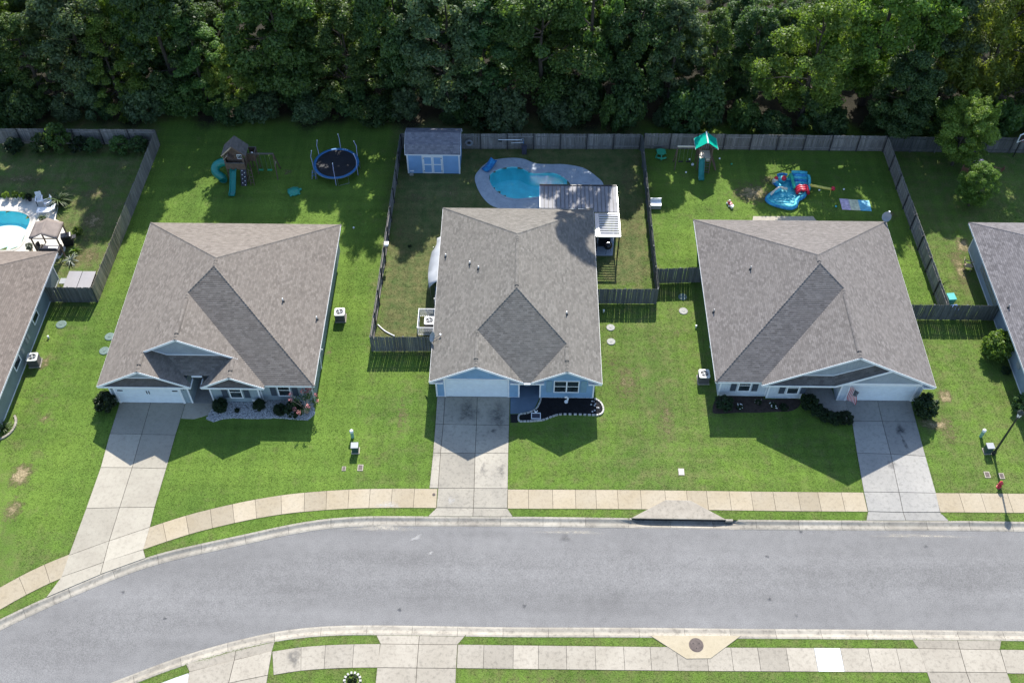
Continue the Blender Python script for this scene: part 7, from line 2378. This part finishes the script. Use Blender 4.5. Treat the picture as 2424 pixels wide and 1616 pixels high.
# bed ornaments
t = thing('garden_statue', 'small white curved garden statue under the blue house window', 'statue')
MB().lathe([(.16, 0), (.14, .06)], (0, 0, 0), 12).build('base', MT['white'], t)
MB().tube(smooth_open([(-.1, 0, .08), (.08, 0, .2), (.1, 0, .45), (.0, 0, .62), (-.08, 0, .55)], 4), [.07] * 17, 8).build('figure', MT['white'], t, True)
MB().ball((-.08, 0, .58), .09, 8).build('head', MT['white'], t)
place(t, (*(3.46, 45.75), .04))
t = thing('address_marker', 'white framed dark plaque lying in the mulch by the walk', 'plaque')
MB().box(-.3, .3, -.22, .22, 0, .03).build('plaque', MT['cushion'], t)
for a, b, c, d in ((-.36, .36, -.28, -.221), (-.36, .36, .221, .28), (-.36, -.301, -.22, .22), (.301, .36, -.22, .22)): MB().box(a, b, c, d, 0, .06).build('frame', MT['white'], t)
for s in (-1, 1): MB().bar((0, .3, .1), (s * .12, .42, .1), .05, .12).build('bow', MT['white'], t)
place(t, (*(1.17, 44.39), .045))

# ================================================================== flag
def flag():
    t = thing('flag', 'red and white striped flag with blue corner hung beside the garage door', 'flag', (24.5, 46.0, 0))
    MB().tube([(24.35, 46.15, 1.95), (24.9, 45.2, 2.35)], .015, 6).build('flag_pole', MT['white'], t)
    top0, top1 = Vector((24.45, 46.0, 2.0)), Vector((24.85, 45.3, 2.3))
    n = 13
    def pt(f, g):
        p = top0.lerp(top1, g)
        return Vector((p.x + .1 * f + .05 * math.sin(f * 6 + g * 3), p.y - .04 * f + .06 * math.sin(f * 5 + g * 5), p.z - 1.55 * f))
    for k in range(n):
        g0, g1 = k / n, (k + 1) / n
        rows = [[pt(f, g0), pt(f, g1)] for f in np.linspace(.42 if k >= 6 else 0, 1, 8)]
        MB().grid(rows).build('stripe', MT['red'] if k % 2 == 0 else MT['white'], t)
    rows = [[pt(f, g) for g in np.linspace(6 / n, 1, 5)] for f in np.linspace(0, .42, 5)]
    MB().grid(rows).build('canton', MT['cushion'], t)
    me = MB().ball((0, 0, 0), .022, 6).mesh('star'); me.materials.append(MT['white'])
    for i in range(4):
        for j in range(4):
            q = pt(.05 + .1 * i, .52 + .13 * j) - Vector((24.5, 46.0, 0))
            relink('star', me, t, q + Vector((.0, -.012, 0)))
flag()
t = thing('potted_plant', 'dark potted plant by the front door of the pale grey house', 'potted plant')
MB().lathe([(.14, 0), (.2, .35)], (0, 0, 0), 12).build('pot', MT['wood_red'], t)
relink('foliage', SHRUBS['low'][0], t, (0, 0, .3), (0, 0, 1), (.45, .45, .9))
place(t, (21.75, 47.6, .03))

# ================================================================== far right yard
deck_chair('reddish wooden lawn chair left of the small leafy tree', 40.2, 71.9, 2.6, MT['wood_red'])
deck_chair('reddish wooden lawn chair facing the small leafy tree from the right', 43.0, 71.7, -1.9, MT['wood_red'])
deck_chair('pale wooden chair against the side wall of the right edge house', 37.35, 60.0, 1.2, MT['wood_pale'])
t = thing('draped_table', 'small table under a lilac cloth beneath the yellow green tree', 'table')
MB().box(-.4, .4, -.3, .3, .6, .63).build('table_top', MT['wood_pale'], t); m = MB().grid([[(-.42, -.32, .645), (.42, -.32, .645), (.42, .32, .645), (-.42, .32, .645)], [(-.46, -.36, .2), (.46, -.36, .22), (.46, .36, .2), (-.46, .36, .22)]], True); m.poly([(-.42, -.32, .645), (.42, -.32, .645), (.42, .32, .645), (-.42, .32, .645)]); m.build('cloth', MT['purple'], t)
for x in (-.36, .36):
    for y in (-.26, .26): MB().box(x - .02, x + .02, y - .02, y + .02, 0, .6).build('leg', MT['wood_pale'], t)
place(t, (41.7, 72.7, 0), .2)
t = thing('basketball_hoop', 'small square backboard on a dark post at the far right fence', 'basketball hoop')
MB().tube([(0, 0, 0), (0, 0, 2.2)], .05, 8).build('pole', MT['black'], t); MB().box(-.5, .5, -.04, .0, 1.95, 2.75).build('backboard', MT['black'], t)
for a, b, c, d in ((-.55, .55, 1.9, 1.99), (-.55, .55, 2.71, 2.8), (-.55, -.46, 1.99, 2.71), (.46, .55, 1.99, 2.71)): MB().box(a, b, -.06, .02, c, d).build('board_edge', MT['white'], t)
MB().tube([(.2 * math.cos(a), -.26 + .2 * math.sin(a), 2.1) for a in np.linspace(0, 2 * PI, 14, endpoint=False)], .015, 5, closed=True).build('rim', MT['red'], t)
place(t, (45.35, 74.2, 0), .5)
def bin_(label, x, y, mat, rz=0.0, sc=1.0):
    t = thing('wheeled_bin', label, 'bin')
    m = MB(); m.grid([[(-.24, -.27, .08), (.24, -.27, .08), (.24, .27, .08), (-.24, .27, .08)], [(-.3, -.34, .95), (.3, -.34, .95), (.3, .34, .95), (-.3, .34, .95)]], True); m.poly([(-.24, -.27, .08), (.24, -.27, .08), (.24, .27, .08), (-.24, .27, .08)])
    m.build('bin_body', mat, t); MB().box(-.32, .32, -.37, .36, .951, 1.02).build('lid', mat, t, bevel=.02)
    for x_ in (-.27, .27): MB().tube([(x_ - .03, .3, .1), (x_ + .03, .3, .1)], .1, 10).build('wheel', MT['black'], t)
    MB().tube([(-.25, .4, .92), (.25, .4, .92)], .02, 6).build('handle', mat, t)
    place(t, (x, y, 0), rz, sc)
bin_('teal lidded wheeled bin in the fence corner of the far right yard', 34.75, 55.95, MT['bin_teal'], .1)
bin_('blue bin in front of the teal one in the fence corner', 34.85, 54.95, MT['bin_blue'], .1, .8)
t = thing('ladder', 'long extension ladder hung along the side wall of the right edge house', 'ladder', (37.7, 57, 0))
for z in (1.05, 1.45): MB().bar((37.86, 54.9, z), (37.86, 59.1, z), .04, .06).build('stile', MT['steel'], t)
for k in range(14): MB().bar((37.86, 55.1 + k * .3, 1.08), (37.86, 55.1 + k * .3, 1.42), .03, .03).build('rung', MT['steel'], t)
t = thing('dead_stems', 'bare dark stems at the right side of the fence near the bins', 'plant', (34.7, 58.0, 0))
rr = random.Random(2)
for k in range(14):
    a = rr.uniform(0, 6.28); MB().tube([(34.7, 58.0, 0), (34.7 + .5 * math.cos(a), 58.0 + .7 * math.sin(a), rr.uniform(.5, 1.1))], [.02, .006], 4).build('stem', MT['bark'], t)

# ================================================================== street furniture
def lamp_post():
    x, y = 34.47, 41.54
    t = thing('street_lamp', 'dark street lamp post with lantern head on the right front lawn', 'street lamp', (x, y, 0))
    MB().lathe([(.16, 0), (.15, .25), (.1, .4), (.085, .6)], (x, y, 0), 14).build('base', MT['pole_dark'], t)
    MB().lathe([(.085, .6), (.06, 4.6)], (x, y, 0), 12).build('pole', MT['pole_dark'], t)
    MB().lathe([(.07, 4.55), (.14, 4.68), (.1, 4.75)], (x, y, 0), 12).build('collar', MT['pole_dark'], t)
    h = MB().lathe([(.12, 4.75), (.2, 5.15), (.21, 5.18)], (x, y, 0), 6).build('lantern', MT['white'], t)
    for k in range(6):
        a = PI / 3 * k
        MB().bar((x + .125 * math.cos(a), y + .125 * math.sin(a), 4.75), (x + .215 * math.cos(a), y + .215 * math.sin(a), 5.18), .025, .025).build('lantern_rib', MT['pole_dark'], h)
    MB().lathe([(.26, 5.18), (.2, 5.3), (.08, 5.4), (.03, 5.5)], (x, y, 0), 6).build('cap', MT['pole_dark'], t)
lamp_post()
def pedestal(label, x, y):
    t = thing('utility_pedestal', label, 'utility pedestal', (0, 0, 0), 'utility boxes on the lawns')
    MB().lathe([(.12, 0), (.12, .72)], (0, 0, 0), 14).build('pedestal_body', MT['pedestal_green'], t); MB().lathe([(.14, .7), (.14, .82), (.1, .9), (.02, .92)], (0, 0, 0), 14).build('cap', MT['white'], t)
    place(t, (x, y, 0))
pedestal('round pale green pedestal between the left and blue house lawns', -12.33, 42.35)
pedestal('round pale green pedestal left of the street lamp', 33.95, 43.05)
def transformer(label, x, y):
    t = thing('transformer_box', label, 'transformer', (0, 0, 0), 'utility boxes on the lawns')
    MB().box(-.3, .3, -.28, .28, 0, .06).build('pad', MT['walk_s'], t); MB().box(-.24, .24, -.22, .22, .06, .72).build('cabinet', MT['transformer'], t, bevel=.02); MB().box(-.27, .27, -.26, .25, .721, .78).build('lid', MT['grey_plastic'], t, bevel=.015)
    place(t, (x, y, 0), .05)
transformer('dark green box with grey lid standing alone on the left lawn', -11.98, 41.15)
transformer('dark green box with grey lid at the foot of the street lamp', 34.05, 41.75)
t = thing('fire_hydrant', 'red fire hydrant at the edge of the right front lawn', 'fire hydrant', (34.04, 38.75, 0))
x, y = 34.04, 38.75
MB().lathe([(.16, 0), (.16, .05), (.11, .07), (.11, .5), (.14, .52), (.14, .56)], (x, y, 0), 14).build('barrel', MT['hydrant_red'], t); MB().lathe([(.13, .56), (.11, .66), (.05, .72), (.03, .78)], (x, y, 0), 14).build('bonnet', MT['hydrant_red'], t)
for s in (-1, 1): MB().tube([(x + s * .08, y, .4), (x + s * .2, y, .4)], .055, 10).build('side_outlet', MT['hydrant_red'], t)
MB().tube([(x, y - .08, .38), (x, y - .2, .38)], .07, 10).build('front_outlet', MT['hydrant_red'], t)

def lid(label, u, r, mat, group, square=False, z=.04):
    t = thing('access_lid', label, 'access cover', (*u, 0), group)
    if square:
        MB().box(u[0] - r, u[0] + r, u[1] - r * 1.3, u[1] + r * 1.3, -.02, z).build('box_rim', MT['walk_s'], t); MB().box(u[0] - r * .7, u[0] + r * .7, u[1] - r, u[1] + r, z, z + .008).build('lid', mat, t)
    else:
        MB().lathe([(r, -.02), (r, z), (r * .92, z + .02)], (*u, 0), 22).build('lid', mat, t); MB().lathe([(r * .3, z + .021), (r * .25, z + .04)], (*u, 0), 12).build('handle_boss', mat, t)
S1 = 'round septic lids'
lid('round grey green lid beside the shadow of the short hot tub fence', (-36.91, 52.81), .42, MT['lid_green'], S1)
lid('round lid half under the left eave of the tan roofed house, upper', (-32.69, 51.61), .4, MT['lid_green'], S1)
lid('round lid half under the left eave of the tan roofed house, lower', (-32.74, 50.17), .4, MT['lid_green'], S1)
lid('pale round lid right of the blue house, upper of two', (7.15, 53.10), .34, MT['lid_grey'], S1)
lid('pale round lid right of the blue house, lower of two', (7.12, 51.65), .34, MT['lid_grey'], S1)
lid('pale round lid left of the pale grey house in sun', (13.13, 54.92), .36, MT['lid_grey'], S1)
lid('dark round lid in the fence shadow left of the pale grey house', (13.21, 56.45), .36, MT['lid_green'], S1)
S2 = 'water meter boxes'
lid('small grey meter box below the dark green box on the left lawn', (-11.48, 39.72), .2, MT['iron'], S2, True)
lid('meter box sunk in a sandy spot on the left lawn', (-12.66, 39.62), .14, MT['iron'], S2, True)
lid('meter box left of the street lamp shadow', (33.52, 39.76), .2, MT['iron'], S2, True)
lid('meter box right of the street lamp shadow', (34.53, 39.67), .18, MT['iron'], S2, True)
lid('white meter box lid alone on the lawn near the storm inlet', (11.61, 39.69), .22, MT['white'], S2, True)
lid('tiny dark meter lid in the sidewalk beside the blue house driveway', (-6.05, 37.58), .11, MT['iron'], S2, False, .036)
def cleanout(label, u, dark=False):
    t = thing('cleanout_pipe', label, 'pipe', (*u, 0), 'white pipe stubs in the lawns')
    MB().lathe([(.06, 0), (.06, .2)], (*u, 0), 10).build('pipe', MT['pvc'], t); MB().lathe([(.075, .2), (.075, .26), (.03, .28)], (*u, 0), 10).build('cap', MT['white'] if not dark else MT['black'], t)
cleanout('white pipe stub beside the left edge house', (-37.50, 51.41))
cleanout('white pipe stub in the fence shadow right of the blue house', (6.66, 54.75))
cleanout('white pipe stub left of the pale grey house', (13.98, 53.22))
t = thing('birdhouse', 'small white box light on top of the fence left of the blue house', 'light', (*(-11.28, 60.30), 0))
x, y = t.location.x, t.location.y
MB().box(x - .14, x + .14, y - .14, y + .14, 1.78, 1.98).build('box_body', MT['white'], t); m = MB(); m.prism([(x - .18, y - .18), (x + .18, y - .18), (x + .18, y + .18), (x - .18, y + .18)], 1.981, 2.03); m.build('box_lid', MT['white_vinyl'], t); MB().box(x - .03, x + .03, y - .03, y + .03, 1.2, 1.78).build('mount', MT['steel'], t)
o = MB().tube(smooth_open([(*(-11.50, 53.12), .05), (*(-10.86, 52.45), .06), (*(-10.06, 51.96), .05)], 6), .05, 8).build('drain_hose', MT['white']); tag(o, 'white flexible drain hose lying inside the gate fence corner', 'hose')
o = thing('planter_ring', 'ring of white stones round a small plant at the bottom edge', 'planter', (*(-10.32, 24.13), 0))
x, y = o.location.x, o.location.y
for k in range(14):
    a = 2 * PI * k / 14; MB().cbox((x + .5 * math.cos(a), y + .5 * math.sin(a), .06), .15, .12, .14, a).build('ring_stone', MT['edge_stone'], o)
c = relink('foliage', SHRUBS['low'][0], o, (0, 0, 0), (0, 0, 0), (.5, .5, .6))
# ================================================================== stains, wear, and the grass itself
def stain_mat(name, col, strength):
    m, nt, N, L, B = _nt(name)
    a = N.new('ShaderNodeAttribute'); a.attribute_name = 'fade'
    n = node_noise(N, L, world_pos(N), 3.0, 5.0, 0.7)
    f = node_math(N, L, 'MULTIPLY', a.outputs['Fac'], node_ramp(N, L, n, [(0.36, 0.12), (0.62, 1.25)]))
    f = node_math(N, L, 'MULTIPLY', f, strength, True)
    B.inputs['Base Color'].default_value = c4(col)
    B.inputs['Roughness'].default_value = 0.8
    tr = N.new('ShaderNodeBsdfTransparent')
    mx = N.new('ShaderNodeMixShader')
    L.new(f, mx.inputs[0]); L.new(tr.outputs[0], mx.inputs[1]); L.new(B.outputs[0], mx.inputs[2])
    L.new(mx.outputs[0], N['Material Output'].inputs['Surface'])
    return m
MT['oil'] = stain_mat('oil_stain', (0.06, 0.06, 0.065), 0.75)
MT['grime'] = stain_mat('tyre_grime', (0.11, 0.105, 0.10), 0.5)
MT['chalk'] = stain_mat('pale_scuff', (0.55, 0.53, 0.50), 0.5)
MT['sand'] = stain_mat('washed_sand', (0.44, 0.40, 0.33), 0.6)

def stain(label, x, y, rx, ry, mat, z, rot=0.0, cat='stain'):
    n = 20
    rr = random.Random(int(x * 31 + y * 17))
    v, fade = [(0, 0, 0)], [1.0]
    for k, f in ((0.35, 0.85), (0.7, 0.4), (1.0, 0.0)):
        for i in range(n):
            a = 2 * PI * i / n
            w = k * (1 + 0.22 * math.sin(a * 3 + x) + 0.12 * math.sin(a * 5 + y))
            px_, py_ = rx * w * math.cos(a), ry * w * math.sin(a)
            v.append((px_ * math.cos(rot) - py_ * math.sin(rot), px_ * math.sin(rot) + py_ * math.cos(rot), 0)); fade.append(f)
    fc = [(0, 1 + i, 1 + (i + 1) % n) for i in range(n)]
    for r_ in range(2):
        for i in range(n):
            fc.append((1 + r_ * n + i, 1 + (r_ + 1) * n + i, 1 + (r_ + 1) * n + (i + 1) % n, 1 + r_ * n + (i + 1) % n))
    me = bpy.data.meshes.new('stain'); me.from_pydata(v, [], fc)
    at = me.attributes.new('fade', 'FLOAT', 'POINT'); at.data.foreach_set('value', fade)
    me.materials.append(MT[mat])
    o = bpy.data.objects.new('stain', me); COL.objects.link(o); o.location = (x, y, z)
    tag(o, label, cat, 'stains on the paving')
stain('dark oil stain on the driveway below the striped flag', 28.15, 43.55, .42, .55, 'oil', .040)
stain('trickle below the dark oil stain on the right driveway', 28.2, 42.4, .16, .75, 'oil', .0405, .15)
stain('faint grey spot low on the right driveway', 26.9, 40.5, .4, .4, 'grime', .040)
stain('dark grime in front of the left half of the blue house garage', -3.9, 44.7, 1.0, 1.1, 'grime', .040)
stain('dark grime in front of the right half of the blue house garage', -1.75, 44.5, .75, 1.3, 'grime', .0405)
stain('round oil spot on the right half of the blue house driveway', -2.0, 43.0, .22, .2, 'oil', .041)
stain('grey spot near the right edge of the blue house driveway', -1.36, 39.6, .35, .55, 'grime', .040)
stain('grey smear beside the centre joint of the blue house driveway', -2.62, 39.7, .25, .6, 'grime', .040)
stain('white scuff where the blue house driveway crosses the sidewalk', -4.8, 37.1, .3, .35, 'chalk', .040)
stain('white scrape on the road in front of the blue house driveway', -7.07, 34.2, .55, .16, 'chalk', -.088, .5)
stain('small white scrape on the road lower than the first', -6.05, 33.05, .3, .12, 'chalk', -.080, .4)
stain('pale washed sand fan on the road at the gutter left of the blue house', -9.4, 34.95, 2.2, .33, 'sand', -.103)
stain('pale washed sand along the gutter right of the blue house driveway', 3.6, 34.8, 2.4, .16, 'sand', -.106)
stain('pale washed sand along the gutter below the right driveway', 27.5, 34.85, 3.6, .16, 'sand', -.106)
stain('white scuff on the sidewalk left of the blue house driveway', -9.2, 36.7, .9, .3, 'chalk', .038)
stain('brown stain on the near left driveway', -14.2, 25.6, .5, .8, 'grime', .040)
for k, u in enumerate(((19.45, 35.06), (16.87, 33.15), (27.80, 34.06), (16.59, 30.01), (18.17, 28.93), (0.40, 29.32), (-7.78, 28.97), (-23.04, 28.13), (-26.21, 29.94), (3.16, 34.34))):
    stain(('dark spot on the road near the gutter right of the inlet', 'small dark mark on the right road lane', 'tiny star shaped mark on the road below the right driveway', 'small mark on the near lane above the white slab', 'grey spot on the near lane left of the white slab', 'cluster of tiny marks on the road at centre', 'tiny black mark on the near lane left of centre', 'tiny black dot on the left bend of the road', 'grey spot on the left bend of the road', 'soft grey spot on the road left of the inlet')[k], u[0], u[1], .16 if k < 9 else .4, .14 if k < 9 else .35, 'oil' if k < 9 else 'grime', -.072)

def np_in_poly(X, Y, poly):
    c = np.zeros(X.shape, bool)
    n = len(poly)
    for i in range(n):
        x1, y1 = poly[i]; x2, y2 = poly[(i + 1) % n]
        if y1 == y2: continue
        c ^= ((y1 > Y) != (y2 > Y)) & (X < (x2 - x1) * (Y - y1) / (y2 - y1) + x1)
    return c

EXCL += [DECK_C, DECK_A, [(-31, 45.2), (-15.2, 45.2), (-15.2, 61.5), (-31, 61.5)], [(-6.5, 46), (5.7, 46), (5.7, 63.6), (-6.5, 63.6)], [(14.6, 46.2), (30.2, 46.2), (30.2, 62.5), (14.6, 62.5)],
         [(-60, 41), (-38.3, 41), (-38.3, 58), (-60, 58)], [(37.9, 45.5), (60, 45.5), (60, 62.4), (37.9, 62.4)],
         [(-23.3, 43.4), (-15.6, 43.4), (-15.6, 45.7), (-25.4, 45.7), (-25.4, 43.9)], [(-.9, 43.6), (1.6, 43.6), (5.7, 44.0), (6.3, 44.6), (6.2, 45.8), (5.6, 46.3), (-.9, 46.3)],
         [(15, 44.9), (21.2, 44.9), (21.2, 46.6), (15, 46.6)], [(21.4, 44.3), (24.7, 44.3), (24.7, 46.6), (21.4, 46.6)], [(-10.5, 71.1), (-5.6, 71.1), (-5.6, 74.2), (-10.5, 74.2)],
         [(21.4, 66.7), (23.6, 66.7), (25.6, 68.8), (25.8, 70.7), (22.5, 70.9), (22.6, 69.4)], [(28.2, 66.8), (30.8, 66.8), (30.8, 68.2), (28.2, 68.2)], [(19.2, 62), (27, 62), (27, 63.4), (19.2, 63.4)],
         [(7.77, 35.85), (10.29, 37.35), (12.04, 37.33), (14.40, 35.82)], [(8.51, 27.35), (14.34, 27.41), (12.24, 25.88), (10.69, 25.84)], [(6.0, 60.9), (8.0, 60.9), (8.0, 63.6), (6.0, 63.6)], [(-37.4, 55.8), (-35.1, 55.8), (-35.1, 57.8), (-37.4, 57.8)]]

def slope_w(line, X):
    return np.sqrt(1 + np.gradient(line[1], line[0])[np.clip(np.searchsorted(line[0], X), 0, len(line[0]) - 1)] ** 2)

def attr_fields(X, Y):
    dry = lot_dry(X, Y)
    bare = np.zeros_like(X)
    for bx, by, rx, ry, st in BARE:
        bare = np.maximum(bare, st * np.exp(-0.9 * (((X - bx) / rx) ** 2 + ((Y - by) / ry) ** 2)))
    return dry, bare

def grass():
    rng = np.random.default_rng(77)
    n = 270000
    # denser where the camera is near; thin towards the woods
    X = rng.uniform(-48, 48, n); Y = rng.uniform(22, 78.2, n)
    keep = np.abs(X) < 20.0 + Y * 0.43
    yn, ys = yat(CURB_N, X), yat(CURB_S, X)
    wn, ws = yat(WALK_N, X), yat(WALK_S, X)
    kn, ks = slope_w(WALK_N, X) * 1.53, slope_w(WALK_S, X) * 1.53
    keep &= (Y > yn + .05) | (Y < ys - .05)
    keep &= ~((Y > wn - .03) & (Y < wn + kn + .03)) & ~((Y < ws + .03) & (Y > ws - ks - .03))
    for poly in EXCL:
        xs = [p[0] for p in poly]; yy = [p[1] for p in poly]
        box = keep & (X > min(xs)) & (X < max(xs)) & (Y > min(yy)) & (Y < max(yy))
        idx = np.nonzero(box)[0]
        if len(idx): keep[idx[np_in_poly(X[idx], Y[idx], poly)]] = False
    X, Y = X[keep], Y[keep]
    dry, bare = attr_fields(X, Y)
    ok = rng.random(len(X)) > bare * 1.1
    X, Y = X[ok], Y[ok]
    # ragged edges along paving
    ex, ey = [X], [Y]
    def along(pts, sp, off):
        p = np.array(pts, float)
        d = np.r_[0, np.cumsum(np.hypot(*np.diff(p, axis=0).T))]
        t = np.arange(0, d[-1], sp)
        t = t + rng.uniform(-sp / 2, sp / 2, len(t))
        ex.append(np.interp(t, d, p[:, 0]) + rng.normal(0, .025, len(t)) + off[0]); ey.append(np.interp(t, d, p[:, 1]) + rng.normal(0, .025, len(t)) + off[1])
    for line, offs in ((WALK_N, (-.05, 1.57)), (WALK_S, (.05, -1.57)), (CURB_N, (.05,)), (CURB_S, (-.05,))):
        m = (line[0] > -46) & (line[0] < 44)
        for o_ in offs:
            k = np.sqrt(1 + np.gradient(line[1], line[0]) ** 2)
            x, y = line[0][m], (line[1] + o_ * k)[m]
            along(np.stack([x, y], 1), .085, (0, 0))
    for i, e in enumerate(EDGES):
        along(e, .085, (-.05 if i % 2 == 0 else .05, 0))
    nE = sum(len(a) for a in ex[1:])
    X2, Y2 = np.concatenate(ex[1:]), np.concatenate(ey[1:])
    k2 = np.ones(len(X2), bool)
    for poly in EXCL[:6] + EXCL[-4:-2]: k2 &= ~np_in_poly(X2, Y2, poly)
    wn, ws = yat(WALK_N, X2), yat(WALK_S, X2)
    kn, ks = slope_w(WALK_N, X2) * 1.53, slope_w(WALK_S, X2) * 1.53
    k2 &= ~((Y2 > wn + .03) & (Y2 < wn + kn - .03)) & ~((Y2 < ws - .03) & (Y2 > ws - ks + .03))
    k2 &= (Y2 > yat(CURB_N, X2)) | (Y2 < yat(CURB_S, X2))
    X, Y = np.concatenate([X, X2[k2]]), np.concatenate([Y, Y2[k2]])
    m = len(X)
    nb = 3
    ang = rng.uniform(0, 2 * PI, (m, nb)); lean = rng.uniform(.04, .10, (m, nb)); h = rng.uniform(.015, .045, (m, nb)); w = rng.uniform(.014, .03, (m, nb))
    bx = X[:, None] + rng.normal(0, .045, (m, nb)); by = Y[:, None] + rng.normal(0, .045, (m, nb))
    ca, sa = np.cos(ang), np.sin(ang)
    V_ = np.empty((m, nb, 3, 3))
    V_[..., 0, 0] = bx - sa * w; V_[..., 0, 1] = by + ca * w; V_[..., 0, 2] = .0
    V_[..., 1, 0] = bx + sa * w; V_[..., 1, 1] = by - ca * w; V_[..., 1, 2] = .0
    V_[..., 2, 0] = bx + ca * lean; V_[..., 2, 1] = by + sa * lean; V_[..., 2, 2] = h
    v = V_.reshape(-1, 3)
    f = np.arange(m * nb * 3).reshape(-1, 3)
    me = mesh_np('grass', v, f, MT['lawn'])
    dry, bare = attr_fields(v[:, 0], v[:, 1])
    for nm, arr in (('dry', dry), ('bare', bare), ('wood', np.zeros(len(v)))):
        at = me.attributes.new(nm, 'FLOAT', 'POINT'); at.data.foreach_set('value', arr.astype(np.float32))
    o = bpy.data.objects.new('grass', me); COL.objects.link(o)
    tag(o, 'short mown grass over the lawns and verges', 'grass', None, 'stuff')
grass()
